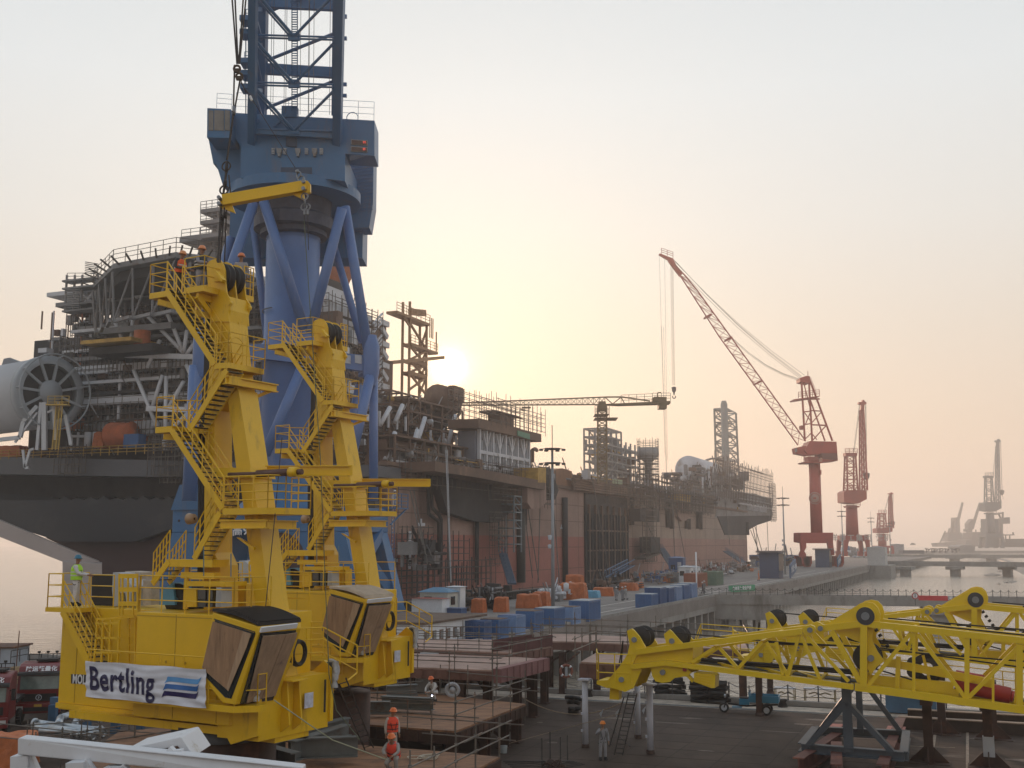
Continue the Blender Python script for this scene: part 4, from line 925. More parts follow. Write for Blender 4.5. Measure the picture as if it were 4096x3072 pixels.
ship = empty('ship', Q(42, TS, ZSEA), 0, 'very long unfinished red brown ship hull crowded with modules and scaffolding beside the quay', 'ship')
SA, SB, ZD = 42.4, 330.0, 22.0
SM = qsz(2504, 2100, TS)[0]; HLF = mat('hull_pink_hazed_paint', (.36, .20, .165), .65, 0, .15, .06, (.25, .14, .12), .2, .12, .1, streak=.2); HUF = mat('hull_pale_hazed_paint', (.36, .27, .22), .65, 0, .18, .08, (.22, .15, .12), .2, .12, .1, streak=.15)  # far hull colours: pinkish paint, lightened further with distance haze put into it
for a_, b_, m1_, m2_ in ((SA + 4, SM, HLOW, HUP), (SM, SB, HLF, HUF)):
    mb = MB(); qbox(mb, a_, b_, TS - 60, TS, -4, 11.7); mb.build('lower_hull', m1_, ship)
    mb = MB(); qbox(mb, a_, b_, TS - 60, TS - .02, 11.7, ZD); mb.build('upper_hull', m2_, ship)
mb = MB()
for s in range(50, 330, 14): mb.frame(Q(s, TS + .01, 9), QD * .12, QN * .02, (0, 0, 26))
for z in (5, 9.5, 15, 18.5): mb.frame(Q(188, TS + .01, z), QD * 280, QN * .02, (0, 0, .10))
mb.build('weld_seams', mat('weld_dark', (.09, .05, .045), .7), ship)
# after end facing the camera
def qe(s, pts, dep, m_, nm, par=ship): 
    mb = MB(); mb.prism([onp(x, y, Q(s, 0), QD) for x, y in pts], QD * dep); return mb.build(nm, m_, par)
qe(SA - 3, [(-700, 1812), (1500, 1860), (1500, 1905), (1100, 1915), (-700, 1885)], 8, mat('hull_slate', (.075, .08, .095), .5, 0, .15, .08), 'deck_edge')
qe(SA + 2.5, [(-700, 1880), (1500, 1900), (1500, 2020), (-700, 2010)], 3, MDK, 'recess')
rec = []
for k in range(40): rec += [(-600 + k * 52, 2000 + (k % 2) * 0), (-600 + k * 52 + 26, 1983 + (k * 7 % 11))]
qe(SA - .5, [(-700, 2005)] + [p for p in rec if p[0] < 1480] + [(1500, 2000), (1500, 2050), (1100, 2080), (697, 2112), (540, 2166), (239, 2166), (100, 2122), (-700, 1900)], 5, HDK, 'stern_plate')
qe(SA + 1.5, [(180, 2150), (540, 2160), (697, 2105), (1500, 2040), (1500, 2420), (250, 2420), (395, 2250)], 5, HDR, 'stern_lower')
SKM = mat('skeg_grey', (.40, .35, .34), .7, 0, .12, .2, (.2, .16, .15), .12, .2)
mb = MB(); mb.prism([atY(x, y, 166) for x, y in ((-400, 1915), (400, 2249), (250, 2247), (-400, 1990))], (-6, 16, 0)); mb.build('skeg_fin', SKM, ship)
mb = MB(); mb.prism([atY(x, y, 157) for x, y in ((250, 2247), (407, 2256), (407, 2522), (250, 2512))], (-5, 14, 0)); mb.build('skeg', SKM, ship)
# hull side features: sponsons, fender grid, pipes
def side_poly(pts, t, dep, m_, nm, par=ship):
    mb = MB(); mb.prism([q_of(x, y, t) for x, y in pts], -QN * dep); return mb.build(nm, m_, par)
side_poly([(1740, 1845), (1890, 1870), (2180, 1925), (2180, 1960), (1880, 1905), (1740, 1885)], TS + 6, 6.3, MBR, 'sponson')
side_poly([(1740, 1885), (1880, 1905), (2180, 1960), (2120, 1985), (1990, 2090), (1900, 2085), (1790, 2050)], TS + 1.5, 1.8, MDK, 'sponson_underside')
side_poly([(2152, 1870), (2184, 1871), (2184, 1932), (2152, 1930)], TS + 6, 5, MYL, 'fairlead_box')
side_poly([(2110, 1945), (2184, 1928), (2186, 2008), (2160, 2035), (2125, 2035), (2110, 2010)], TS + 5, 5.2, HUP, 'fairlead_plate')
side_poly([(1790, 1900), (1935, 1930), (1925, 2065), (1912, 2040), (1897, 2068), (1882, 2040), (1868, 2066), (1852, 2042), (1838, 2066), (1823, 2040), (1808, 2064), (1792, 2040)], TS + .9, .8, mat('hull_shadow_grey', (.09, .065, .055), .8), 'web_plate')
side_poly([(2170, 1868), (2200, 1868), (2235, 1960), (2222, 1998), (2205, 2000)], TS + 2, 1, MDK, 'bracket')
mb = MB(); p0 = qsz(2335, 1990, TS)[0]; p1 = qsz(2504, 1990, TS)[0]
qbox(mb, p0, p1, TS - .1, TS + .4, 1, 21.5); mb.build('fender_panel', mat('fender_black', (.012, .012, .014), .7, 0, .5, .5), ship)
mb = MB()
for k in range(7): s = p0 + (p1 - p0) * (k + .3) / 7; qbox(mb, s, s + .5, TS + .4, TS + .9, 1, 19)
for z in (4, 8.5, 13): qbox(mb, p0 + 1, p1, TS + .4, TS + .75, z, z + .35)
mb.build('fender_strip', MBR, ship)
mb = MB()
for k in range(14): s = p0 + (p1 - p0) * (k + .5) / 14; qbox(mb, s, s + .5, TS + .35, TS + .8, 1, 17)
mb.build('fender_bar', MDK, ship)
for x, y0, y1, w_ in ((1905, 1990, 2330, .25), (1912, 2060, 2340, .2), (2083, 1965, 2330, .9), (2098, 1965, 2100, .5), (2260, 1990, 2330, .6), (2528, 1990, 2100, .5), (2670, 1990, 2110, .7), (2686, 2000, 2115, .7), (2745, 2075, 2115, .5), (2757, 2075, 2118, .5), (2790, 2045, 2115, .5), (2803, 2045, 2118, .5), (2990, 2090, 2140, .6)):
    a_, b_ = q_of(x, y0, TS + .6), q_of(x, y1, TS + .6); b_ = V((a_.x, a_.y, b_.z)); MB().tube(a_, b_, w_, 8).build('side_pipe', MDK if x != 2083 else mat('pipe_charcoal', (.05, .055, .055), .6), ship)
mb = MB()
for pts in (((1712, 1900), (1714, 2055), (1740, 2075), (1755, 2085), (1757, 2300)), ((1725, 1900), (1728, 2030), (1757, 2060), (1765, 2080), (1764, 2290))): mb.path([q_of(x, y, TS + .8) for x, y in pts], .3, 6)
mb.build('side_pipe', MDK, ship)
mb = MB()
for x0, y0, x1, y1 in ((1640, 1960, 1690, 2180), (1655, 1960, 1710, 2260), (2095, 2020, 2130, 2310), (2110, 2020, 2155, 2320), (2160, 2035, 2152, 2330), (2370, 1920, 2430, 2260), (2560, 2040, 2660, 2240), (2700, 2010, 2740, 2230), (2690, 2010, 2700, 2240), (1783, 1850, 1800, 2330), (1789, 1850, 1795, 2320), (2900, 2010, 2920, 2180), (2215, 2040, 2238, 2330)): mb.tube(q_of(x0, y0, TS + 3), q_of(x1, y1, TS + 8), .1, 5)
mb.build('hanging_lines', MSC, ship)
mb = MB(); mb.tube(q_of(1783, 1800, TS + 9), q_of(1803, 2330, TS + 9), .07, 5); mb.tube(q_of(1789, 1800, TS + 9), q_of(1805, 2330, TS + 9), .06, 5); mb.build('hose_line', LGR, ship)
for x, y, w_, h_ in ((1685, 2098, 2.6, .5), (1685, 2090, .5, 1.2), (1640, 2143, .9, .5), (1639, 2200, .8, 5.8), (1583, 2240, 1.2, .6), (2246, 2112, 1.2, .4), (2246, 2107, .4, .9), (2245, 2110, .3, .3)):
    MB().frame(q_of(x, y, TS + .05), QD * w_, QN * .05, (0, 0, h_)).build('draft_marking', MWH, ship)
mb = MB()
for k in range(40): mb.frame(q_of(1571 + 0, 2030, TS + .05) - ZU * k * .62, QD * .25, QN * .04, (0, 0, .2))
mb.build('draft_marking', MWH, ship)
# deck edge along the side: handrails, beams, hanging scaffolds
mb = MB(); qbox(mb, SA + 3, SB, TS - 1, TS + .5, ZD - .1, ZD + .5); mb.build('deck_edge', MBR, ship)
# ---- modules (pixel spans on planes of constant t) ----
def module(x0, x1, yt, yb, t, dep, nz, seed, m_=MBR, dens=90, solid=None, step=None, wbar=.3, diag=.5, name='module', ds=5.0):
    dep *= .4; s0_, zt_ = qsz(x0, yt, t); _, zb_ = qsz(x0, yb, t); s1_, _ = qsz(x1, yt, t)
    root = None; rnd = random.Random(seed); ns = max(1, round((s1_ - s0_) / ds)); mb = MB()
    cage(mb, s0_, s1_, t - dep, t, zb_, zt_, ns, max(1, round(dep / 6)), nz, wbar, diag, rnd, step)
    for k in range(0, nz + 1):
        z = zb_ + (zt_ - zb_) * k / nz
        if rnd.random() < .6 and not step: qbox(mb, s0_, s1_, t - dep, t - .2, z - .08, z + .08)
    o = mb.build(name, m_, ship)
    clutter(s0_ + .3, s1_ - .3, t - dep + .3, t - .5, zb_, zt_ - 1, dens, seed, o)
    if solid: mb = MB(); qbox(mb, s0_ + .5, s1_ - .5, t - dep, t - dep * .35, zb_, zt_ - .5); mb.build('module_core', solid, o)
    return o, s0_, s1_, zb_, zt_
# accommodation block behind the blue crane
a0, zr0 = qsz(1180, 1100, -60)
AC = (45.0, 80.0, -118.0, -60.0)
acc = None
mb = MB(); qbox(mb, AC[0] + 2, 64, AC[2], AC[3] - 2, 23, 46); qbox(mb, AC[0] + 8, 60, AC[2] + 20, AC[3] - 2, 46, 54); acc = mb.build('deckhouse', MDK, ship)
def front(x, y, s=None): return onp(x, y, Q(AC[0] if s is None else s, 0), QD)
rnd = random.Random(5)
# decks seen as white and grey bands, from the picture of the end face
for i, (x0, x1, y, th, mt, pr) in enumerate(((300, 1100, 1240, .7, MGR, 3), (265, 1060, 1200, .7, MWH, 3), (300, 780, 1405, .8, MGR, 1), (300, 830, 1420, .5, MWH, 2), (255, 1240, 1455, .7, MGR, 2), (290, 1100, 1498, 1.3, MWH, 2), (310, 1300, 1530, .8, MGR, 1), (330, 1300, 1545, .5, MWH, 2), (330, 1400, 1619, 1.3, MWH, 2), (320, 1300, 1590, .5, MDK, 2), (340, 1400, 1660, .8, MDK, 1), (300, 1400, 1710, 1.0, MWH, 0), (360, 560, 1330, .9, MGR, 2), (360, 560, 1345, .5, MWH, 3), (500, 780, 1350, 1.0, MGR, 4), (510, 760, 1440, 1.2, MDK, 6), (505, 700, 1411, .6, MYL, 7), (600, 1100, 1300, .5, MDK, 2), (600, 1100, 1370, .5, MGR, 3))):
    mb = MB(); a_, b_ = front(x0, y), front(x1, y); b_.z = a_.z; mb.bar(a_ - QD * pr + QD * 3, b_ - QD * pr + QD * 3, 6 + pr, th); mb.build('deck_level', mt, ship)
# wall patches
WP = []
rnd = random.Random(11); mbw, mbg, mbd = MB(), MB(), MB()
for _ in range(150):
    x = rnd.uniform(320, 1350); y = rnd.choice((1262, 1310, 1340, 1390, 1470, 1515, 1560, 1605, 1640, 1690, 1740)); a_ = front(x, y + 20); w_ = rnd.uniform(1, 7); h_ = rnd.uniform(1, 3.2)
    rnd.choice((mbw, mbg, mbd, mbg)).frame(a_ + QD * rnd.uniform(-.5, 2), QN * w_, QD * rnd.uniform(.3, 2), (0, 0, h_))
mbw.build('wall_panels', MWH, ship); mbg.build('wall_panels', MBR, ship); mbd.build('wall_panels', MGR, ship)
mb = MB(); mb.prism([front(x, y) for x, y in ((317, 1280), (385, 1285), (385, 1400), (317, 1395))], QD * 12); mb.build('white_block', mat('panel_blue_white', (.42, .50, .66), .5, 0, .08, .3), ship)
clutter(AC[0] - 3, AC[0] + 2, -112, -60, 24, 50, 420, 21, ship, [(MGR, .35), (MBR, .3), (MWH, .1), (MDK, .2), (ORG, .02)], 'fittings', .8)
mb = MB()
for x0, x1, y0, y1, sd in ((330, 480, 1265, 1400, 1), (300, 520, 1400, 1500, 2), (330, 760, 1500, 1620, 3), (340, 800, 1630, 1760, 4), (500, 800, 1430, 1500, 5), (480, 640, 1360, 1450, 6), (560, 1090, 1240, 1380, 7), (700, 1100, 1380, 1600, 8), (250, 330, 1395, 1450, 9), (950, 1350, 1250, 1500, 10), (950, 1400, 1500, 1800, 12)):
    a_, b_ = front(x0, y1), front(x1, y1); ta, tb = (a_ - Q(0, 0)).dot(QN), (b_ - Q(0, 0)).dot(QN); zt_ = front(x0, y0).z
    scaff(mb, AC[0] - 1 - sd % 3, AC[0], ta, tb, a_.z, zt_, 1.6, 1.9, .075, sd, 1.0, 't', .6)
sf = mb.build('scaffolding', MSC); tag(sf, 'dense tube scaffolding wrapped round the decks of the ship deckhouse on the left', 'scaffolding')
# helideck
HD = front(560, 1070, 36)
hk = [(343, 1045), (390, 1030), (650, 1002), (850, 1020), (1000, 1060), (1000, 1085), (850, 1045), (650, 1030), (400, 1075)]
mb = MB(); zH = front(500, 1108, 34).z
ctr = [front(x, y, 30) for x, y in ((340, 1090), (640, 1090), (900, 1090))]
def hp(x, back): 
    p = front(x, 1090, 32 + back); return V((p.x, p.y, zH))
outl = [hp(375, 6), hp(450, -3), hp(700, -5), hp(880, 0), hp(960, 14), hp(880, 24), hp(620, 28), hp(430, 20)]
mb.prism(outl, (0, 0, .8)); mb.box((0, 0, -50), (.1, .1, .1)) if 0 else mb; heli = mb.build('helideck', MGR, ship)
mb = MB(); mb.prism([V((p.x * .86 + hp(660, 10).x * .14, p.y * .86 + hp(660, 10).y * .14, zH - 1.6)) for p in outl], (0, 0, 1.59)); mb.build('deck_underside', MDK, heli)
mb = MB()
for i in range(len(outl)):
    for f in (0, .33, .66):
        p = outl[i].lerp(outl[(i + 1) % len(outl)], f); q = V((p.x * .93 + hp(660, 10).x * .07, p.y * .93 + hp(660, 10).y * .07, zH - 8)); p2 = outl[i].lerp(outl[(i + 1) % len(outl)], f + .33); p2.z = zH - .5; mb.tube(V((p.x, p.y, zH - .5)), q, .2, 6); mb.tube(p2, q, .18, 6); q2 = V(p2); q2.z = zH - 8; mb.bar(q, q2, .5, .5)
mb.build('deck_truss', MGR, heli)
mb = MB(); 
for i in range(len(outl)):
    p, q = outl[i] + ZU * .8, outl[(i + 1) % len(outl)] + ZU * .8; rail(mb, [p, q], h=2.2, post=3.0, mids=2, r=.06)
    for k in range(5): x = p.lerp(q, (k + .5) / 5); d_ = (x - hp(660, 10)); d_.z = 0; d_.normalize(); mb.bar(x - ZU * .3, x + d_ * 2.2 + ZU * .5, .25, .2)
mb.build('safety_net', MSC, heli)
mb = MB()
for p, q in (((400, 1110), (432, 1200)), ((440, 1110), (436, 1200)), ((445, 1205), (495, 1115)), ((470, 1080), (550, 1190)), ((550, 1110), (553, 1190)), ((560, 1190), (605, 1110)), ((310, 1150), (370, 1215)), ((375, 1170), (335, 1220)), ((385, 1140), (388, 1225)), ((455, 1275), (500, 1385)), ((532, 1268), (522, 1400)), ((592, 1265), (733, 1410)), ((668, 1250), (732, 1405)), ((748, 1320), (735, 1412)), ((775, 1375), (745, 1420)), ((535, 1480), (628, 1708)), ((650, 1500), (608, 1632)), ((665, 1505), (660, 1780)), ((735, 1525), (668, 1640)), ((745, 1460), (778, 1535)), ((755, 1650), (665, 1735)), ((655, 1755), (660, 1800)), ((1120, 1560), (1090, 1700)), ((1180, 1500), (1230, 1700)), ((620, 1400), (590, 1470)), ((640, 1360), (620, 1400))):
    mb.tube(front(*p, 40), front(*q, 40), .33, 8)
mb.bar(front(505, 1421, 40), front(790, 1428, 40), .8, .8); mb.bar(front(590, 1635, 40), front(790, 1640, 40), .8, .8)
mb.build('brace', MWH, ship)
mb = MB(); a_, b_ = front(267, 1235, 39), front(395, 1235, 39); 
for y in (1130, 1160, 1225, 1250): p, q = front(267, y, 39), front(395, y, 39); q.z = p.z; mb.bar(p, q, 2.2, .3)
for x in (268, 300, 330, 392): p, q = front(x, 1100, 39), front(x, 1250, 39); mb.bar(p, V((p.x, p.y, q.z)), .3)
for k in range(11): p, q = front(268, 1160 + k * 7, 36), front(318, 1160 + k * 7, 36); mb.bar(p, q, .3, .12)
rail(mb, [front(267, 1130, 38), front(395, 1130, 38)], h=1.6, post=1.6, r=.06); rail(mb, [front(318, 1225, 38), front(395, 1225, 38)], h=1.6, post=1.4, r=.06)
for k in range(7): p, q = front(342, 1048 + k * 7, 36), front(392, 1056 + k * 7, 36); mb.bar(p, q, .3, .12)
mb.build('stair_tower', MGR, ship)
mb = MB()
for y in (860, 905, 960): 
    p, q = front(835, y, 60), front(925, y + 8, 60); q.z = p.z; mb.bar(p, q, 5, .7); rail(mb, [p - QD * 2.4, q - QD * 2.4], h=1.8, post=1.4, r=.07)
for x in (862, 900, 920): p, q = front(x, 850, 61), front(x, 1080, 61); mb.bar(p, V((p.x, p.y, q.z)), .7)
p, q = front(760, 975, 62), front(905, 1000, 62); q.z = p.z; mb.bar(p, q, 6, 1.0); rail(mb, [p - QD * 2.5, q - QD * 2.5], h=2, post=2, r=.07); mb.prism([front(x, y, 61) for x, y in ((800, 985), (925, 985), (925, 1100), (760, 1100))], QD * 5)
mb.build('radar_tower', MGR, ship)
# side bands to the right of the blue crane (the deckhouse's long side)
for y0, th, mt in ((1130, 9, MWH), (1190, .9, MWH), (1225, 1.4, MWH), (1262, .6, MGR), (1300, 1.4, MWH), (1360, .7, MGR), (1400, 1.3, MWH), (1480, .8, MDK), (1510, 2.5, MWH), (1580, .8, MGR), (1640, .9, MWH)):
    s_, z_ = qsz(1270, y0, -58); mb = MB(); SE = qsz(1478, 1400, -58)[0]; qbox(mb, 46, qsz(1400, 1200, -58)[0] if th > 5 else SE, -62, -57.5, z_ - th, z_); mb.build('deck_level', mt, ship)
mb = MB(); scaff(mb, 46, SE, -56.5, 0, 24, 48, 1.8, 2.0, .07, 31, .8, 's', .6); sf = mb.build('scaffolding', MSC); tag(sf, 'tube scaffolding along the deckhouse side seen between the blue crane legs', 'scaffolding')
clutter(46, SE - 1, -58, -56, 24, 44, 120, 33, ship, None, 'fittings', .9)
mb = MB(); mb.lathe(q_of(1360, 1090, -64) - ZU * 2, ZU, [(0, 1.6), (2, 2.4), (5.5, 2.8), (6, 0)], 16); mb.build('funnel_cover', mat('rust_orange', (.35, .12, .06), .7, 0, .2, .5), ship)
# stair building
s0_, z0_ = qsz(1481, 1275, -66); s1_, _ = qsz(1546, 1275, -66); mb = MB(); qbox(mb, s0_, s1_, -74, -66, 24, z0_); sb_ = mb.build('stair_building', MBR, ship)
s2_, z2_ = qsz(1572, 1447, -66); mb = MB(); qbox(mb, s1_, s2_, -74, -66, 24, z2_); mb.build('stair_building', MBR, ship)
mb = MB()
for k in range(5):
    y = 1300 + k * 85; a_ = q_of(1492, y + 30, -65.6); b_ = q_of(1528, y - 12, -65.6)
    for o in (0, .8, 1.6): mb.bar(a_ + ZU * o, b_ + ZU * o, .4, .25)
    mb.bar(b_, b_ + QD * 2.5 - ZU * .1, .5, 1.0); mb.bar(b_ - ZU * 1.2, b_ + QD * 2.2 - ZU * 2.6, .4, .9)
mb.build('stairs', MWH, sb_)
# derrick tower near the sun
t_ = -70; X = [qsz(x, 1500, t_)[0] for x in (1636, 1696, 1722)]; zlo_ = qsz(1636, 1570, t_)[1]; zhi_ = qsz(1636, 1262, t_)[1]
mb = MB(); DM = mat('derrick_tan', (.34, .19, .09), .6, 0, .2, .5)
sA_, sB_ = X[0], X[1] + 1
for s in (sA_, sB_):
    for t in (t_, t_ - 1.6): mb.bar(Q(s, t, zlo_ - 12), Q(s, t, zhi_ + (3 if s == sA_ else 0)), .42, .42, QD)
def zy_(y): return qsz(1636, y, t_)[1]
for y in (1375, 1440, 1490): z = zy_(y); mb.bar(Q(sA_, t_, z), Q(sB_, t_, z), .5, .7); mb.bar(Q(sA_, t_ - 1.6, z), Q(sB_, t_ - 1.6, z), .5, .7); mb.bar(Q(sB_, t_, z), Q(sB_, t_ - 1.6, z), .5, .7)
for y0, y1 in ((1375, 1290), (1440, 1380), (1490, 1440), (1560, 1490)): mb.bar(Q(sA_, t_, zy_(y1)), Q(sB_, t_, zy_(y0)), .4, .4); (y0 != 1375) and mb.bar(Q(sA_, t_, zy_(y0)), Q(sB_, t_, zy_(y1)), .4, .4); mb.bar(Q(sB_, t_, zy_(y1)), Q(sB_, t_ - 1.6, zy_(y0)), .35, .35)
dr = mb.build('derrick', DM, ship)
mb = MB(); z = zy_(1265); sl_, sr_ = qsz(1580, 1265, t_)[0], qsz(1714, 1265, t_)[0]; qbox(mb, sl_, sr_, t_ - 2, t_ + .5, z - .5, z); rail(mb, [Q(sl_, t_ + .4, z), Q(sr_, t_ + .4, z)], h=1.8, post=2, r=.07); mb.bar(Q(sl_ + 3, t_, z - .4), Q(sA_, t_, zy_(1305)), .3)
mb.bar(Q(sA_, t_, z + 1), Q(sB_ - 1, t_, z + 2), .8, 1.3); z = zy_(1372); sr2 = qsz(1745, 1372, t_)[0]; qbox(mb, sA_, sr2, t_ - 1.6, t_ + .5, z - .5, z); rail(mb, [Q(sA_, t_ + .4, z), Q(sr2, t_ + .4, z)], h=1.8, post=1.8, r=.07); mb.bar(Q(sr2, t_, z), Q(sr2, t_, z + 4.5), .3)
for k in (0, .8, 1.5): mb.tube(Q(sB_ + 1.5 + k, t_, zy_(1320)), Q(sB_ + 1.5 + k, t_, zy_(1235)), .12, 5)
z = zy_(1485); qbox(mb, sA_, sB_, t_ - 1.6, t_ + .3, z - .3, z); rail(mb, [Q(sA_, t_ + .3, z), Q(sB_, t_ + .3, z)], h=1.6, post=1.8, r=.06); mb.build('derrick_platform', DM, dr)
mb = MB(); mb.bar(q_of(1545, 1452, t_ + 1), q_of(1775, 1430, t_ + 1), .5, .7); mb.build('cargo_boom', DM, ship)
# process modules along the deck, near to far
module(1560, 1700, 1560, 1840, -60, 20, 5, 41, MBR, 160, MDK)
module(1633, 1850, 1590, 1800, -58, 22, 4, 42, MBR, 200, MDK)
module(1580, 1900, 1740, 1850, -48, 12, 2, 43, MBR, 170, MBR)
mb = MB(); s_, z_ = qsz(1745, 1535, -62); mb.lathe(Q(s_, -62, z_ - 3), QD, [(0, 0), (.3, 3), (6, 3), (7.5, 2.2), (8.4, 0)], 16); mb.build('vessel', MBR, ship)
mb = MB(); cage(mb, qsz(1815, 1545, -58)[0], qsz(1850, 1545, -58)[0], -59, -58, qsz(1815, 1600, -58)[1], qsz(1815, 1545, -58)[1], 3, 1, 5, .35); mb.path([q_of(x, y, -57) for x, y in ((1825, 1625), (1838, 1625), (1838, 1655), (1822, 1672))], .35, 6); mb.build('vent_frame', MBR, ship)
for x0, x1, y0, y1, t in ((1500, 1640, 1600, 1700, -55), (1520, 1700, 1700, 1840, -50), (1640, 1850, 1640, 1800, -54)):
    mb = MB(); s0_, zt_ = qsz(x0, y0, t); s1_, _ = qsz(x1, y0, t); _, zb_ = qsz(x0, y1, t); 
    for p, q in (((x0 + 20, y1), (x0 + 60, y0 + 30)), ((x1 - 60, y1 - 10), (x1 - 30, y0 + 20))): mb.tube(q_of(*p, t), q_of(*q, t), .4, 8)
    for k in range(4): s = s0_ + (s1_ - s0_) * (k + .5) / 4; mb.bar(Q(s, t, zb_), Q(s, t, zb_ + (zt_ - zb_) * .6), .3, .3, QD)
    mb.build('brace', MWH, ship)
# white panelled module
s0_, zt_ = qsz(1921, 1735, -46); s1_, _ = qsz(2118, 1735, -46); _, zb_ = qsz(1921, 1865, -46)
mb = MB(); qbox(mb, s0_ - 1, s1_, -50, -46.6, zb_ - 2, zt_ + .5); pm_ = mb.build('panelled_module', mat('panel_blue_grey', (.17, .18, .22), .6, 0, .2, .2), ship)
mb = MB()
for k in range(9): s = s0_ + (s1_ - s0_) * k / 8; mb.bar(Q(s, -46.2, zb_ - 1), Q(s, -46.2, zt_ + .8), .55, .55, QD)
for f in (.0, .45): z = zb_ + (zt_ - zb_) * f; mb.bar(Q(s0_, -46.2, z), Q(s1_, -46.2, z), .5, .6)
for k in range(4): s = s0_ + (s1_ - s0_) * (k * 2 + 1) / 8; mb.bar(Q(s, -46.1, zt_ - 2.6), Q(s - 1.6, -46.1, zt_ + .6), .3); mb.bar(Q(s, -46.1, zt_ - 2.6), Q(s + 1.6, -46.1, zt_ + .6), .3)
mb.build('panel_frame', MWH, pm_)
mb = MB()
for k in range(32): s = s0_ + (s1_ - s0_) * (k + .5) / 32; mb.tube(Q(s, -46.4, zb_ - .5), Q(s, -46.4, zt_ - 1), .16, 5)
mb.build('riser_pipes', LGR, pm_)
mb = MB(); s2_ = s0_ - 3; qbox(mb, s2_, s1_ + 4, -51, -45, zt_ + .8, zt_ + 2.4)
s3_ = qsz(1990, 1664, -48)[0]; qbox(mb, s3_, s3_ + 7, -50, -47.5, zt_ + 2, zt_ + 5); qbox(mb, s3_ - 3, s3_ + 9, -50.5, -47, zt_ + 5, zt_ + 5.4); mb.build('roof_deck', MBR, ship)
mb = MB(); scaff(mb, s2_, s1_ + 5, -45.5, 0, zt_ + 2.8, zt_ + 6.2, 2.2, 1.5, .07, 44, 1.2, 's', .3); scaff(mb, s2_, s1_ + 5, -51, 0, zt_ + 2.8, zt_ + 7, 2.2, 1.5, .07, 45, 1.2, 's', .3); scaff(mb, s0_ - 3, s1_ + 4, -43, 0, zb_ - 6, zb_, 1.8, 1.8, .07, 46, 1.0, 's', .8)
sf = mb.build('scaffolding', MSC); tag(sf, 'scaffold railings round the white panelled module amidships', 'scaffolding')
MB().prism([q_of(x, y, -44.6) for x, y in ((2072, 1722), (2120, 1736), (2120, 1758), (2072, 1742))], -QN * .2).build('green_netting', mat('net_green', (.14, .28, .20), .8), ship)
MB().prism([q_of(x, y, -44.4) for x, y in ((2452, 1916), (2490, 1920), (2490, 1938), (2452, 1934))], -QN * .2).build('sign_board', mat('sign_pale_green', (.30, .36, .24), .8), ship)
mb = MB(); a_ = q_of(2130, 1870, -50); mb.path([q_of(x, y, -50) for x, y in ((2130, 1850), (2130, 1800), (2140, 1795), (2148, 1802))], .4, 6); mb.bar(q_of(2122, 1870, -50), q_of(2122, 1800, -50), .4); mb.build('vent_pipe', MBR, ship)
# deck side between: pipe racks
module(2140, 2330, 1880, 1990, -47, 14, 3, 47, MBR, 170, MDK)
side_poly([(2215, 1880), (2250, 1873), (2288, 1885), (2288, 1950), (2225, 1945)], -46, 10, mat('tarp_brown', (.22, .11, .06), .8, 0, .2, .4), 'covered_block')
module(2290, 2520, 1905, 1980, -47, 12, 3, 48, MBR, 180, MDK)
mb = MB()
for k in range(5): 
    s_ = qsz(2290, 1950, -45)[0]; z_ = qsz(2290, 1915 + k * 10, -45)[1]; mb.tube(Q(s_, -45, z_), Q(s_ + 55, -45, z_), .3, 6)
mb.build('pipe_rack', MBR, ship)
# lattice cage module under the tower crane
t_ = -58; s0_, zt_ = qsz(2425, 1712, t_); s1_, z1_ = qsz(2557, 1780, t_); _, zb_ = qsz(2337, 1905, t_); sm_ = qsz(2503, 1730, t_)[0]
mb = MB(); rnd = random.Random(3); CG = mat('cage_grey', (.24, .25, .26), .5, 0, .15, .3)
def stp(s): return zt_ if s < sm_ else zt_ - (zt_ - zb_) * .17
cage(mb, s0_, s1_, t_ - 6.5, t_, zb_ - 6, zt_, 7, 2, 9, .42, .8, rnd, stp); cg = mb.build('lattice_module', CG, ship)
clutter(s0_, s1_, t_ - 6, t_ - 1, zb_ - 4, zb_ + (zt_ - zb_) * .5, 80, 49, cg, [(CG, .5), (MGR, .3), (MBR, .2)], 'equipment', 1.1)
clutter(s0_, sm_, t_ - 6, t_ - 1, zb_ + 6, zt_ - 3, 35, 50, cg, [(CG, .5), (MGR, .3), (MYL, .2)], 'equipment', 1.1)
# scaffold tower
s_, z_ = qsz(2592, 1830, -52); zt2 = qsz(2592, 1795, -52)[1]; _, zb2 = qsz(2592, 1990, -52)
mb = MB(); mb.lathe(Q(s_, -52, zb2 - 4), ZU, [(0, 1.1), (zt2 - zb2, 1.1), (zt2 - zb2 + 2, 3.2), (zt2 - zb2 + 4, 3.2), (zt2 - zb2 + 4.2, 0)], 12)
n = 8
for k in range(n + 1):
    z = zb2 + 2 + (zt2 - zb2 - 2) * k / n; mb.lathe(Q(s_, -52, z), ZU, [(0, 1), (0, 3.1), (.25, 3.1), (.25, 1)], 10)
pedt = mb.build('scaffold_pedestal', CG, ship)
mb = MB()
for k in range(10):
    a_ = 2 * math.pi * k / 10; mb.tube(Q(s_, -52, zb2) + V((math.cos(a_) * 3.1, math.sin(a_) * 3.1, 0)), Q(s_, -52, zt2 + 3) + V((math.cos(a_) * 3.1, math.sin(a_) * 3.1, 0)), .09, 4)
for k in range(22): mb.ring(Q(s_, -52, zb2 + 1 + k * (zt2 - zb2 + 1) / 21), ZU, 3.1, .07, 10, 4)
tag(mb.build('scaffolding', MSC), 'round scaffold cage about a thin pedestal between the lattice module and truss tower', 'scaffolding')
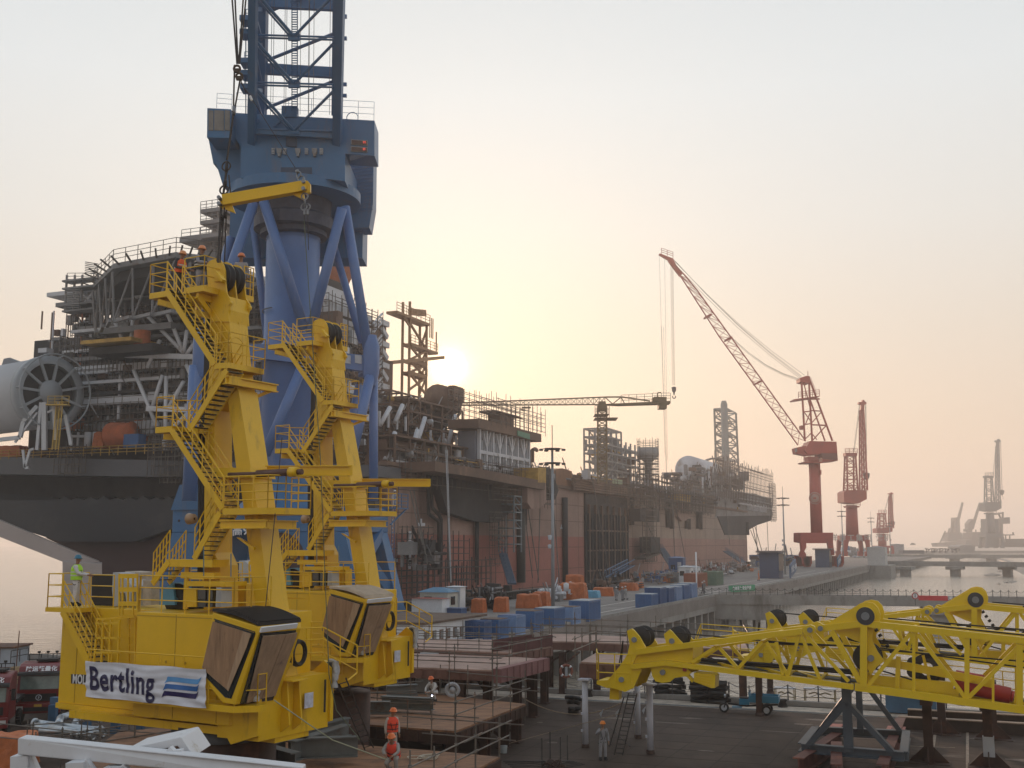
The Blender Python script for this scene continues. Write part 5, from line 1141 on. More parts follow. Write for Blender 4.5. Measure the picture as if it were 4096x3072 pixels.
# aft deck: modules, reel, truss tower, after structure
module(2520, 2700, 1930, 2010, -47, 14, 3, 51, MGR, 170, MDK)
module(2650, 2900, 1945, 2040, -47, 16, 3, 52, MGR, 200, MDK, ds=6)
module(2720, 2890, 1890, 1950, -60, 16, 3, 53, MGR, 150, None, ds=6)
side_poly([(2708, 1975), (2765, 1978), (2760, 2012), (2708, 2005)], -44, 8, MYL, 'yellow_platform')
side_poly([(2713, 2010), (2763, 2015), (2763, 2060), (2745, 2082), (2728, 2085), (2713, 2065)], -45, 6, HUP, 'hawse_pocket')
mb = MB(); s_, z_ = qsz(2790, 1880, -60); r1_ = (qsz(2790, 1862, -60)[1] - qsz(2790, 1910, -60)[1]) / 2
mb.lathe(Q(qsz(2775, 1880, -60)[0], -62, z_), QD, [(0, 0), (0, 5), (42, 5), (42, 0)], 20); rl = mb.build('reel_drum', MWH, ship)
mb = MB(); c_ = Q(qsz(2775, 1880, -60)[0] + 43, -62, z_); mb.ring(c_, QD, 7, .35, 20, 5); mb.ring(c_ + QD * 2, QD, 7, .3, 20, 5)
for k in range(8): a_ = k * math.pi / 4; mb.bar(c_, c_ + (QN * math.cos(a_) + ZU * math.sin(a_)) * 7, .4)
mb.build('reel_wheel', MGR, rl)
t_ = -56; x_ = [qsz(x, 1700, t_)[0] for x in (2898, 2945)]; zt_ = qsz(2905, 1632, t_)[1]; zb_ = qsz(2905, 1965, t_)[1]
mb = MB(); lattice(mb, [Q(x_[0] + 6, t_, zb_), Q(x_[1] + 3, t_, zb_), Q(x_[1] + 3, t_ - 5, zb_), Q(x_[0] + 6, t_ - 5, zb_)], [Q(x_[0] + 5, t_, zt_), Q(x_[1], t_, zt_), Q(x_[1], t_ - 5, zt_), Q(x_[0] + 5, t_ - 5, zt_)], 10, .45, .28)
mb.lathe(Q(x_[0], t_, zb_ - 2), ZU, [(0, 1.4), (zt_ - zb_ + 3, 1.4), (zt_ - zb_ + 4.4, .9)], 10)
for k in range(7): z = zb_ + (zt_ - zb_) * (k + .5) / 6.6; mb.frame(Q(x_[0] + 9, t_ - 2, z), QD * 9, QN * 5, (0, 0, .4)); 
mb.build('vent_tower', mat('tower_pale', (.27, .28, .27), .5, 0, .1, .3), ship)
# overhanging far end
side_poly([(2880, 1965), (3020, 1975), (3085, 1998), (3092, 2060), (3070, 2075), (2930, 2075), (2860, 2070)], -46, 40, MGR, 'forward_house')
side_poly([(2870, 2065), (3090, 2062), (3085, 2082), (3030, 2100), (2998, 2118), (2985, 2140), (2900, 2140)], -45.8, 40, MDK, 'flare')
s0_, _z = qsz(2990, 2000, -45.4); s1_, _ = qsz(3060, 2000, -45.4)
mb = MB()
for k in range(12): s = s0_ + (s1_ - s0_) * k / 11; mb.bar(Q(s, -45.2, qsz(2990, 2040, -45)[1]), Q(s, -45.2, qsz(2990, 1975, -45)[1]), .7, .7, QD)
for y in (1975, 2000, 2018): z = qsz(2990, y, -45)[1]; mb.bar(Q(s0_ - 18, -45.2, z), Q(s1_ + 14, -45.2, z), .6, .6)
mb.build('house_frame', MWH, ship)
clutter(SB - 60, SB + 5, -60, -46, 24, 36, 240, 54, ship, [(MGR, .5), (MBR, .2), (MDK, .2), (MWH, .1)], 'equipment', 1.4)
mb = MB(); sF = qsz(2850, 1960, -45)[0]; sG = qsz(3075, 2000, -45)[0]
scaff(mb, sF, sG, -44, 0, 26, 38, 3, 2.2, .11, 55, 1.5, 's', .5); scaff(mb, qsz(2520, 1990, -44)[0], qsz(2850, 2000, -44)[0], -44, 0, 20, 27, 3, 2.2, .10, 56, 1.5, 's', .7); scaff(mb, sG - 4, sG + 6, -44, 0, 20, 34, 2, 2, .1, 57, 1, 's', .5)
tag(mb.build('scaffolding', MSC), 'hazy scaffold tubes hung round the far overhanging end of the ship', 'scaffolding')
mb = MB()
for x0, y0, x1, y1 in ((3010, 2105, 3040, 2240), (3018, 2100, 3058, 2242), (3025, 2098, 3030, 2230), (3002, 2120, 3050, 2240), (3068, 2080, 3074, 2215)): mb.tube(q_of(x0, y0, -44), q_of(x1, y1, -40), .16, 4)
mb.build('mooring_lines', MSC, ship)
# continuous clutter fringe and scaffold along the deck edge
clutter(60, 120, -48, -46, 21, 25, 110, 61, ship, None, 'deck_fittings', .7); clutter(120, 320, -52, -46, 21.5, 26, 330, 62, ship, None, 'deck_fittings', 1.0)
mb = MB(); scaff(mb, 48, 112, -44.8, 0, 19.5, 23.5, 1.8, 1.6, .07, 63, .8, 's', .9); scaff(mb, 150, 260, -44.8, 0, 20, 24, 2.2, 1.6, .08, 64, 1, 's', .9)
tag(mb.build('scaffolding', MSC), 'long run of hanging scaffold walkway along the ship deck edge above the quay', 'scaffolding')
# rail and small scaffolds on the stern edge
mb = MB()
for x0, x1, y0, y1, sd in ((232, 340, 1790, 1895, 1), (605, 740, 1760, 1900, 2), (655, 720, 1890, 1930, 3)):
    mb = MB(); a_, b_ = onp(x0, y1, Q(SA - 4, 0), QD), onp(x1, y1, Q(SA - 4, 0), QD); scaff(mb, SA - 4, 0, (a_ - Q(0, 0)).dot(QN), (b_ - Q(0, 0)).dot(QN), a_.z, onp(x0, y0, Q(SA - 4, 0), QD).z, 1.2, 1.3, .07, sd + 70, .5, 't', .9); tag(mb.build('scaffolding', MSC), ('square scaffold cradle hung over the stern edge under the white tanks', 'wide scaffold cradle on the stern edge beside the blue crane leg', 'lower small scaffold cradle with an orange helmeted worker spot')[sd - 1][:60], 'scaffolding')
mb = MB(); p, q = onp(-60, 1840, Q(SA - 3, 0), QD), onp(760, 1850, Q(SA - 3, 0), QD); q.z = p.z; rail(mb, [p, q], h=1.5, post=1.8, r=.07); mb.build('stern_railing', MYL, ship)
# quayward ladders, gangways and openings on the hull
LAD = mat('gangway_blue', (.06, .10, .16), .5)
gx = empty('scaffold_stair_tower', q_of(2050, 2360, TS + 3), 0, 'tall scaffold stair tower standing against the hull beside a dark pipe', 'stair tower')
mb = MB(); s0_ = qsz(2035, 2200, TS + 3)[0]; s1_ = qsz(2065, 2200, TS + 3)[0]; z1_ = qsz(2040, 1985, TS + 3)[1]
cage(mb, s0_, s1_, TS + 1, TS + 4, ZQ + 6, z1_, 1, 1, 7, .22, .9, random.Random(8)); mb.build('stair_frame', mat('stair_pale', (.20, .24, .27), .6), gx)
mb = MB(); scaff(mb, s0_ - 6.5, s0_ - .5, TS + 2, 0, ZQ + 4, z1_ - 4, 1.4, 1.4, .07, 9, .6, 's', .95); scaff(mb, s0_ - 9, s0_ - 3, TS + 3, 0, ZQ + 9, z1_ - 8, 1.4, 1.6, .07, 10, .6, 's', .8); mb.build('stair_flights', MSC, gx)
def gangway(x0, y0, x1, y1, t0_, t1_, lab, w_=1.4):
    a_, b_ = q_of(x0, y0, t0_), q_of(x1, y1, t1_); mb = MB(); mb.bar(a_, b_, w_, .3)
    for o in (-w_ / 2, w_ / 2): 
        for h in (.6, 1.2): mb.bar(a_ + QD * o + ZU * h, b_ + QD * o + ZU * h, .08)
        for k in range(9): p = a_.lerp(b_, k / 8) + QD * o; mb.bar(p, p + ZU * 1.2, .07)
    tag(mb.build('gangway', LAD), lab, 'gangway')
gangway(2012, 2215, 2048, 2335, TS + 4, TS + 12, 'steep dark blue gangway leaning on the hull by the scaffold stair tower')
gangway(2645, 2195, 2695, 2270, TS + 4, TS + 14, 'dark gangway sloping down from the hull landing to the quay', 1.8)
gangway(2904, 2205, 2975, 2250, TS + 4, TS + 12, 'farthest gangway sloping from the ship end to the quay', 2)
mb = MB(); a_, b_ = q_of(2420, 2310, TS + 14), q_of(2510, 2262, TS + 12)
for o in (0, 1.6):
    for h in (0, 1.3): mb.bar(a_ + QN * o + ZU * h, b_ + QN * o + ZU * h, .15)
for k in range(14): p = a_.lerp(b_, k / 13); mb.bar(p, p + QN * 1.6, .1); mb.bar(p, p + ZU * 1.3, .1)
tag(mb.build('gangway', mat('gangway_pale_blue', (.07, .16, .30), .5)), 'pale blue stair gangway rising from the quay to the black fender panel', 'gangway')
mb = MB(); mb.frame(q_of(2550, 2060, TS + 2), QD * 5, QN * 3, (0, 0, 3.2)); mb.frame(q_of(2604, 2060, TS + 2), QD * 6, QN * 3, (0, 0, 3.6)); mb.frame(q_of(2600, 2180, TS + 3), QD * 9, QN * 3, (0, 0, 4)); split(mb.build('access_box', MDK, ship))
mb = MB(); scaff(mb, qsz(2570, 2100, TS + 3)[0], qsz(2610, 2100, TS + 3)[0], TS + 3, 0, ZQ + 3, 24, 2, 2.5, .12, 77, .5, 's', .9); mb.bar(q_of(2560, 2235, TS + 3), q_of(2640, 2205, TS + 3), 3, .5); tag(mb.build('scaffolding', MSC), 'narrow scaffold stair up the pink hull beside the black fender panel', 'scaffolding')
mb = MB(); s0_ = qsz(1595, 2300, TS + 3)[0]; s1_ = qsz(1720, 2300, TS + 3)[0]
scaff(mb, s0_, s1_, TS + 2.5, 0, ZQ, ZQ + 9, 1.6, 1.8, .08, 78, .8, 's', .6); scaff(mb, s0_ - 4, s0_ + 22, TS + 8, 0, ZQ, ZQ + 4, 1.8, 1.6, .08, 79, .8, 's', .4); scaff(mb, s1_, s1_ + 8, TS + 5, 0, ZQ, ZQ + 8, 1.8, 1.6, .08, 80, .8, 's', .4)
tag(mb.build('scaffolding', SCB), 'low dark scaffold tangle at the foot of the hull right of the blue crane', 'scaffolding')
clutter(s0_, s1_, TS + 3, TS + 6, ZQ + 3.5, ZQ + 8, 50, 81, ship, [(MDK, .7), (MGR, .3)], 'hull_landing', .9)

# ---- things standing on the ship ----
rw = V((0, 0, 0)); wc = atY(202, 1569, 178); ax = V((math.sin(R(-52)), math.cos(R(-52)), 0))
reel = empty('hose_reel', V((wc.x, wc.y, 24)), 0, 'huge grey white reel drum with a spoked wheel end on the ship stern', 'reel')
GW = mat('reel_grey_white', (.50, .52, .56), .45, 0, .08, .2)
MB().lathe(wc + ax * 1.5, ax, [(0, 0), (0, 5.7), (34, 5.7), (34, 0)], 40).build('drum', GW, reel)
mb = MB(); mb.lathe(wc, ax, [(0, 4.6), (0, 5.9), (1.6, 5.9), (1.6, 4.6), (0, 4.6)], 40)
side = ax.cross(ZU).normalized()
for k in range(11): a_ = 2 * math.pi * k / 11 + .25; d_ = side * math.cos(a_) + ZU * math.sin(a_); mb.bar(wc + d_ * 1.5, wc + d_ * 5.6, .4, .35, ax)
mb.lathe(wc - ax * .3, ax, [(0, 0), (0, 1.9), (.8, 1.9), (.8, 0)], 24); mb.ring(wc - ax * 1.6, ax, 6.0, .13, 40, 5)
for k in range(11): a_ = 2 * math.pi * k / 11 + .25; d_ = side * math.cos(a_) + ZU * math.sin(a_); mb.bar(wc + d_ * 5.7, wc + d_ * 6.0 - ax * 1.6, .16)
mb.build('wheel', mat('reel_wheel_grey', (.30, .33, .37), .5, 0, .1, .5), reel)
MB().lathe(wc + ax * 1.2, ax, [(0, 0), (0, 4.7), (.2, 4.7), (.2, 0)], 30).build('wheel_back', MDK, reel)
mb = MB(); b0 = lambda x, y, Y=175.5: atY(x, y, Y)
for p, q, w_ in (((178, 1610), (178, 1800), .7), ((165, 1610), (148, 1800), .45), ((150, 1625), (96, 1685), .6), ((96, 1685), (80, 1750), .6), ((80, 1750), (-60, 1765), .6), ((215, 1620), (222, 1760), .4), ((262, 1660), (285, 1780), .5), ((190, 1650), (210, 1640), .3), ((120, 1800), (100, 1870), .35), ((92, 1800), (100, 1870), .35), ((100, 1872), (115, 1870), .35), ((135, 1795), (120, 1800), .35), ((60, 1770), (150, 1650), .3)): mb.bar(b0(*p), b0(*q), w_)
mb.build('support_frame', GW, reel)
mb = MB()
for x in (226, 240, 252): mb.bar(b0(x, 1605, 174.5), b0(x - 18, 1800, 174.5), .12)
for k in range(24): mb.bar(b0(224 - k * .8, 1608 + k * 8, 174.5), b0(254 - k * .8, 1608 + k * 8, 174.5), .1)
mb.bar(b0(190, 1620, 174.5), b0(275, 1620, 174.5), 1.5, .2); rail(mb, [b0(190, 1620, 174), b0(275, 1620, 174)], h=1.4, post=1.2, r=.06); mb.build('caged_ladder', mat('aged_yellow2', (.5, .33, .06), .5), reel)
mb = MB(); mb.prism([atY(x, y, 184) for x, y in ((5, 1465), (15, 1435), (40, 1430), (55, 1440), (72, 1465), (72, 1475), (0, 1475))], (0, 6, 0)); mb.build('hood', mat('reel_hood', (.22, .24, .28), .5), reel)
def tarp(name, base, sx, sy, sz, rz, label, seed, m_=None, group=None):
    rnd = random.Random(seed); nx, ny, nz_ = 10, 8, 6; mb = MB(); vs = []; fs = []
    # closed draped box: rings from the hem up, then the top
    ring = []
    for i in range(nx): ring.append((i / nx * 2 - 1, -1))
    for i in range(ny): ring.append((1, i / ny * 2 - 1))
    for i in range(nx): ring.append((1 - i / nx * 2, 1))
    for i in range(ny): ring.append((-1, 1 - i / ny * 2))
    n = len(ring); ph = [rnd.uniform(0, 6) for _ in range(3)]
    for k in range(nz_ + 3):
        for i, (u, v_) in enumerate(ring):
            f = min(1, k / nz_); fl = 1 + .10 * (1 - f) + .05 * math.sin(i * 1.9 + ph[0]) * (1 - f) + .02 * math.sin(i * 3.1 + k)
            sh = (1, .93, .45)[max(0, k - nz_)] if k >= nz_ else 1
            z = sz * (f if k <= nz_ else 1) + (0, .05, .09)[max(0, k - nz_)] * sz + .04 * sz * math.sin(i * .9 + ph[1]) * f
            vs.append((u * sx / 2 * fl * sh, v_ * sy / 2 * fl * sh, max(0, z)))
    for k in range(nz_ + 2):
        for i in range(n): fs.append((k * n + i, k * n + (i + 1) % n, (k + 1) * n + (i + 1) % n, (k + 1) * n + i))
    vs.append((0, 0, sz * 1.08)); c_ = len(vs) - 1; b_ = (nz_ + 2) * n
    for i in range(n): fs.append((b_ + i, b_ + (i + 1) % n, c_))
    mb.add(vs, fs); o = mb.build(name, m_ or ORG); o.location = base; o.rotation_euler = (0, 0, rz); tag(o, label, 'tarpaulin', group); return o
e = onp(478, 1790, Q(SA - 1, 0), QD); mb = MB(); mb.lathe(e + ZU * 2 - QN * 2, QN, [(0, 0), (0, 2.1), (.4, 2.2), (4.0, 2.0), (4.4, 2.15), (4.9, 0)], 18); o = mb.build('covered_reel', mat('tarp_dark_orange', (.42, .11, .04), .7, 0, .3, .5, bump=.4)); tag(o, 'large round orange covered drum on the stern deck beside a blue container', 'tarpaulin')
tarp('tarp_bundle', onp(405, 1792, Q(SA - 1, 0), QD), 2, 1.6, 2.4, -TH, 'sagging orange tarp bundle just left of the covered drum on the stern', 1)
tarp('tarp_bundle', onp(565, 1765, Q(SA + 3, 0), QD), 2.4, 2, 3.2, -TH, 'orange tarp behind the blue container on the ship stern', 2)
tarp('tarp_bundle', onp(30, 1830, Q(SA - 1, 0), QD), 7, 2, 1.8, -TH, 'low orange tarp at the left edge under the big reel', 3)
tarp('tarp_bundle', onp(300, 1720, Q(SA + 2, 0), QD), 2.6, 2, 1.9, -TH, 'orange tarp heap half hidden behind the reel wheel', 4)
e = front(566, 1408, 38); mb = MB(); mb.lathe(e, ZU, [(0, 1.3), (3.4, 1.3), (3.5, 0)], 14); tag(mb.build('covered_barrel', ORG), 'orange covered cylinder standing on a yellow edged platform of the deckhouse', 'tarpaulin')
def container(name, base, L_, W_, H_, rz, label, m_=None, group=None, door=True, roof=None, dcol=None):
    root = empty(name, base, rz, label, 'container', group); mb = MB(); n = int(L_ / .28)
    mb.box((0, 0, H_ / 2), (L_ - .08, W_ - .08, H_ - .1))
    for k in range(n): 
        x = -L_ / 2 + .1 + (L_ - .2) * (k + .5) / n
        for sg in (-1, 1): mb.box((x, sg * (W_ / 2 - .03), H_ / 2), (.12, .06, H_ - .3))
    lchild(mb, 'body', m_ or CONT, root)
    mb = MB()
    for x in (-1, 1):
        for y in (-1, 1): mb.box((x * (L_ / 2 - .06), y * (W_ / 2 - .06), H_ / 2), (.12, .12, H_ + .02))
    for z in (.06, H_ - .06):
        for y in (-1, 1): mb.box((0, y * (W_ / 2 - .055), z), (L_ - .25, .11, .13))
        for x in (-1, 1): mb.box((x * (L_ / 2 - .055), 0, z), (.11, W_ - .25, .13))
    lchild(mb, 'frame', m_ or CONT, root)
    if roof: lchild(MB().box((0, 0, H_ + .03), (L_ - .1, W_ - .1, .05)), 'roof', roof, root)
    if door:
        mb = MB()
        for y in (-.25, .25): mb.box((-L_ / 2 + .01, y * W_ * .95, H_ / 2), (.05, W_ * .42, H_ - .35))
        for y in (-.35, -.12, .12, .35): mb.tube((-L_ / 2 - .04, y * W_, .2), (-L_ / 2 - .04, y * W_, H_ - .2), .03, 5)
        lchild(mb, 'door', dcol or m_ or CONT, root)
    return root
container('blue_container', onp(537, 1790, Q(SA - 2, 0), QD), 3.0, 1.8, 2.1, -TH, 'blue deck container with small windows on the ship stern between orange tarps')
mb = MB(); 
for x in (310, 350, 383): p = onp(x, 1792, Q(SA - 1, 0), QD); mb.tube(p, p + ZU * 2.6, .6 if x > 310 else .2, 12)
p, q = onp(288, 1745, Q(SA - 1, 0), QD), onp(350, 1745, Q(SA - 1, 0), QD); mb.bar(p, q, .5, .4); mb.bar(p, p - ZU * 2.5, .3); tag(mb.build('white_tanks', MWH), 'white deck tanks and frame on the stern left of the orange covered drum', 'tanks')
# ---------------- quay cranes, lamp masts, far shipyard ----------------
def c3(x, y, Y): return atY(2600 + x / 1.843, 950 + y / 1.843, Y)
def c4(x, y, Y): return atY(3000 + x / 1.843, 1500 + y / 1.843, Y)
ROPE = mat('far_rope', (.12, .09, .08), .7)
RDD = mat('crane_red_dark', (.16, .04, .035), .6)
def yb(mb, f, pts, Y, dep): return mb.prism([f(x, y, Y - dep / 2) for x, y in pts], (0, dep, 0))
# nearest red luffing crane
Y = 370; rc = empty('luffing_crane', c4(492, 1400, Y), 0, 'tall red luffing portal crane with long lattice jib raised to the left', 'crane', 'red portal cranes along the quay')
mb = MB(); mb.tube(c4(492, 1165, Y), c4(474, 640, Y), 1.9, 20, 1.85); mb.build('column', RED, rc)
mb = MB(); yb(mb, c4, [(372, 1162), (613, 1162), (613, 1232), (570, 1240), (415, 1240), (372, 1232)], Y, 9); mb.build('portal_beam', RED, rc)
for dy in (-4.5, 4.5):
    for pts in ([(372, 1230), (414, 1230), (416, 1270), (400, 1300), (415, 1320), (412, 1345), (368, 1345), (366, 1320), (378, 1295)], [(572, 1230), (612, 1230), (620, 1300), (625, 1330), (590, 1330), (582, 1290)]):
        mb = MB(); yb(mb, c4, pts, Y + dy, 1.5); lg = mb.build('portal_leg', RED, rc)
        x0 = pts[-3][0] if len(pts) > 6 else 600; mb = MB()
        for k in range(3): mb.disc(V((c4(x0 + 8 + k * 14, 1345, Y).x, Y + dy, ZQ + .9)), (0, 1, 0), .8, .8, 10); mb.frame(V((c4(x0 + 8 + k * 14, 1345, Y).x, Y + dy, ZQ + 2.3)), (2, 0, 0), (0, 1, 0), (0, 0, 2.4))
        mb.build('bogie', RED, lg)
mb = MB(); yb(mb, c4, [(395, 640), (545, 640), (530, 648), (405, 648)], Y, 8); rail(mb, [c4(398, 640, Y - 4), c4(540, 640, Y - 4)], h=2.2, post=2.5, r=.1); yb(mb, c4, [(513, 700), (527, 700), (527, 735), (513, 735)], Y - 1, 2); yb(mb, c4, [(428, 600), (512, 600), (508, 650), (434, 650)], Y, 5); mb.build('slew_platform', RED, rc)
mb = MB(); yb(mb, c3, [(1180, 1500), (1375, 1505), (1385, 1645), (1270, 1655), (1268, 1595), (1165, 1600), (1140, 1570)], Y, 8); hs = mb.build('machinery_house', RED, rc)
mb = MB(); yb(mb, c3, [(1260, 1590), (1380, 1590), (1382, 1640), (1275, 1630)], Y - .4, 8.2); mb.build('house_recess', RDD, hs)
mb = MB(); yb(mb, c3, [(1066, 1552), (1120, 1540), (1170, 1535), (1200, 1600), (1165, 1610), (1075, 1592)], Y - 1, 4); mb.build('driver_cabin', RED, rc)
mb = MB(); yb(mb, c3, [(1068, 1556), (1084, 1552), (1086, 1580), (1072, 1582)], Y - 3.1, .3); mb.build('cabin_window', mat('far_glass', (.25, .25, .25), .3), hs)
mb = MB()
for dy in (-2, 2):
    for p, q, r in (((1118, 1075), (1142, 1500), .35), ((1172, 1060), (1196, 1500), .35), ((1170, 1030), (1345, 1500), .35), ((1130, 1060), (1190, 1290), .2), ((1126, 1190), (1250, 1190), .3), ((1135, 1285), (1185, 1280), .2), ((1140, 1380), (1190, 1370), .2), ((1135, 1285), (1190, 1360), .18), ((1185, 1280), (1145, 1380), .18), ((1185, 1275), (1260, 1280), .2), ((1190, 1380), (1300, 1385), .25), ((1190, 1370), (1260, 1290), .18), ((1195, 1500), (1300, 1385), .2), ((1175, 1180), (1290, 1500), .28), ((1140, 1490), (1190, 1440), .18), ((1190, 1440), (1230, 1490), .18)): mb.tube(c3(*p, Y + dy), c3(*q, Y + dy), r, 5)
for y in (1190, 1285, 1380): mb.tube(c3(1135, y, Y - 2), c3(1135, y, Y + 2), .2, 5)
yb(mb, c3, [(1105, 1035), (1150, 1020), (1180, 1022), (1175, 1075), (1108, 1062)], Y, 5); yb(mb, c3, [(1062, 1192), (1250, 1166), (1250, 1172), (1065, 1200)], Y, 6); rail(mb, [c3(1095, 1185, Y - 3), c3(1250, 1166, Y - 3)], h=2, post=2.4, r=.1)
for k in range(16): mb.bar(c3(1178 + k * 2.9, 1035 + k * 8, Y - 2.5), c3(1190 + k * 2.9, 1035 + k * 8, Y - 2.5), .15)
yb(mb, c3, [(1115, 1385), (1140, 1385), (1140, 1412), (1118, 1412)], Y, 3); mb.tube(c3(1164, 1020, Y), c3(1164, 985, Y), .12, 5); mb.build('a_frame', RED, rc)
mb = MB()
def jc(pl, pr, dy): return [c3(*pl, Y - dy), c3(*pr, Y - dy), c3(*pr, Y + dy), c3(*pl, Y + dy)]
lattice(mb, jc((1090, 1530), (1148, 1500), 2.5), jc((510, 730), (602, 742), 2.2), 12, .22, .11); lattice(mb, jc((510, 730), (602, 742), 2.2), jc((225, 285), (345, 385), 1.8), 6, .22, .11); lattice(mb, jc((225, 285), (345, 385), 1.8), jc((222, 280), (242, 262), .9), 3, .22, .11)
for q in ((585, 740), (800, 1065), (432, 572)): yb(mb, c3, [(q[0] - 25, q[1] + 8), (q[0] + 20, q[1] - 14), (q[0] + 25, q[1] - 2), (q[0] - 18, q[1] + 16)], Y, 4)
jb_ = mb.build('jib', RED, rc)
mb = MB(); yb(mb, c3, [(135, 168), (170, 150), (192, 200), (243, 262), (222, 284), (185, 235)], Y, 1.8); yb(mb, c3, [(66, 124), (72, 116), (165, 152), (140, 168), (110, 150)], Y, 1.4); rail(mb, [c3(85, 120, Y - .7), c3(170, 150, Y - .7)], h=2, post=2, r=.09); mb.build('jib_head', RED, jb_)
mb = MB()
for p, q in (((178, 165), (1112, 1030)), ((182, 172), (1116, 1022)), ((186, 180), (1140, 1016)), ((178, 190), (1108, 1040)), ((600, 735), (1105, 1050)), ((605, 742), (1112, 1046)), ((600, 745), (1105, 1058))):
    a_, b_ = c3(*p, Y - 1), c3(*q, Y - 1); m_ = (a_ + b_) / 2 - ZU * 2.2; mb.path([a_, a_.lerp(b_, .25) - ZU * 1.6, m_, a_.lerp(b_, .75) - ZU * 1.6, b_], .07, 4)
for x0, y0, x1, y1 in ((152, 190, 165, 1090), (158, 190, 172, 1090), (170, 200, 182, 1090), (164, 195, 178, 1090), (68, 125, 110, 1600), (108, 140, 128, 1640)): mb.tube(c3(x0, y0, Y), c3(x1, y1, Y), .05, 4)
mb.build('hoist_ropes', ROPE, rc)
mb = MB(); h_ = c3(176, 1100, Y); mb.lathe(h_, -ZU, [(0, .2), (.2, .8), (1.3, .7), (2.0, .3), (2.8, .2)], 10); mb.ring(h_ - ZU * 3.4, (0, 1, 0), .5, .18, 12, 5, 0, 4.5); mb.build('hook_block', DGR, rc)
mb = MB(); mb.lathe(c4(478, 908, Y - 1.95), (0, 1, 0), [(-.1, 0), (-.1, 2.0), (0, 2.0)], 20); em = mb.build('emblem', mat('emblem_pale', (.42, .25, .22), .6), rc)
mb = MB(); mb.ring(c4(478, 908, Y - 2.1), (0, 1, 0), 1.6, .14, 20, 4); mb.bar(c4(468, 908, Y - 2.1), c4(488, 908, Y - 2.1), .1, .5); mb.build('emblem_ring', RED, em)
# second red crane, jib seen end on
def front_crane(cx, Y, k, col, label, group, kz=None, text=False, jtop=(785, 205)):
    """a portal crane whose jib points away; shape measured on the second red crane at 490 m, k scales it"""
    X0 = atY(cx, 2200, Y).x
    B0 = c4(755, 1335, 490); B0.z = ZQ; kz = kz or k
    def f(x, y, dy=0.0): p = c4(x, y, 490) - B0; return V((X0 + p.x * k, Y + dy, ZQ + p.z * kz))
    root = empty('luffing_crane', (X0, Y, ZQ), 0, label, 'crane', group)
    def P(mb, pts, dep, dy=0): return mb.prism([f(x, y, dy - dep * k / 2) for x, y in pts], (0, dep * k, 0))
    mb = MB(); mb.tube(f(752, 1185), f(745, 960), 2.7 * k, 20, 2.4 * k); mb.build('column', col, root)
    mb = MB(); P(mb, [(665, 1182), (847, 1182), (849, 1218), (830, 1226), (690, 1226), (664, 1218)], 10); mb.build('portal_beam', col, root)
    for dy in (-5, 5):
        for pts in ([(664, 1216), (700, 1216), (694, 1240), (684, 1300), (662, 1300)], [(815, 1216), (849, 1216), (853, 1310), (832, 1310), (826, 1250)]):
            mb = MB(); P(mb, pts, 1.6, dy * k); P(mb, [(pts[-1][0] - 8, 1300), (pts[-1][0] + 28, 1300), (pts[-1][0] + 28, 1335), (pts[-1][0] - 8, 1335)], 1.6, dy * k); mb.build('portal_leg', col, root)
    mb = MB(); P(mb, [(665, 868), (680, 855), (825, 855), (832, 870), (832, 918), (770, 950), (720, 950), (667, 940)], 10); P(mb, [(698, 966), (795, 966), (785, 978), (706, 978)], 6); P(mb, [(714, 1020), (724, 1020), (724, 1042), (714, 1042)], 2); hs_ = mb.build('machinery_house', col, root)
    mb = MB(); rail(mb, [f(665, 865, -5 * k), f(832, 865, -5 * k)], h=2 * k, post=3 * k, r=.12 * k); rail(mb, [f(698, 966, -3 * k), f(795, 966, -3 * k)], h=2 * k, post=2.5 * k, r=.12 * k); mb.build('handrail', col, hs_)
    mb = MB(); a_ = [f(702, 860, -3), f(778, 860, -3), f(778, 860, 3), f(702, 860, 3)]; b_ = [f(704, 590, -1.5), f(768, 590, -1.5), f(768, 590, 1.5), f(704, 590, 1.5)]; lattice(mb, a_, b_, 6, .4 * k, .18 * k); P(mb, [(692, 575), (778, 575), (778, 600), (692, 600)], 4); rail(mb, [f(690, 578, -2 * k), f(780, 578, -2 * k)], h=2 * k, post=2 * k, r=.12 * k); mb.build('a_frame', col, root)
    mb = MB(); a_ = [f(752, 860, -14), f(790, 860, -14), f(790, 860, -10), f(752, 860, -10)]; b_ = [f(768, 275, -9 * k), f(789, 275, -9 * k), f(789, 275, -7 * k), f(768, 275, -7 * k)]; lattice(mb, a_, b_, 22, .32 * k, .15 * k)
    mb.prism([f(x, y, -9.5 * k) for x, y in ((767, 278), (790, 278), (793, 235), (806, 235), (806, 220), (795, 215), (790, 203), (778, 203), (776, 218), (750, 220), (750, 233), (768, 238))], (0, 2 * k, 0)); mb.build('jib', col, root)
    mb = MB()
    for p, q in (((752, 240), (710, 575)), ((758, 240), (716, 575)), ((796, 240), (802, 730)), ((800, 240), (806, 730)), ((806, 760), (814, 830))): mb.tube(f(*p, -10 * k), f(*q, -10 * k), .09 * k, 4)
    mb.lathe(f(802, 728, -10 * k), -ZU, [(0, .3 * k), (.5 * k, 1.5 * k), (2.2 * k, 1.2 * k), (3.5 * k, .3 * k)], 8); mb.build('hoist_ropes', ROPE, root)
    if text: text_mesh("海洋重工集团 港机", 3.2, 'lettering', mat('far_white', (.5, .42, .4), .7), basis(f(757, 1204, -5.2 * k), (1, 0, 0), ZU), root, .05, .06)
    return root
front_crane(3410, 490, 1.0, RED, 'second red portal crane, jib upright and white characters across its portal beam', 'red portal cranes along the quay', text=True)
front_crane(3529, 700, .95, RED, 'small farthest red portal crane with a short jib', 'red portal cranes along the quay', .56)
gcr = front_crane(3966, 1050, 1.5, mat('far_crane_grey', (.10, .12, .14), .7), 'big grey hazy crane with a wide body right of the red ones', 'grey cranes far off', jtop=(0, 0))
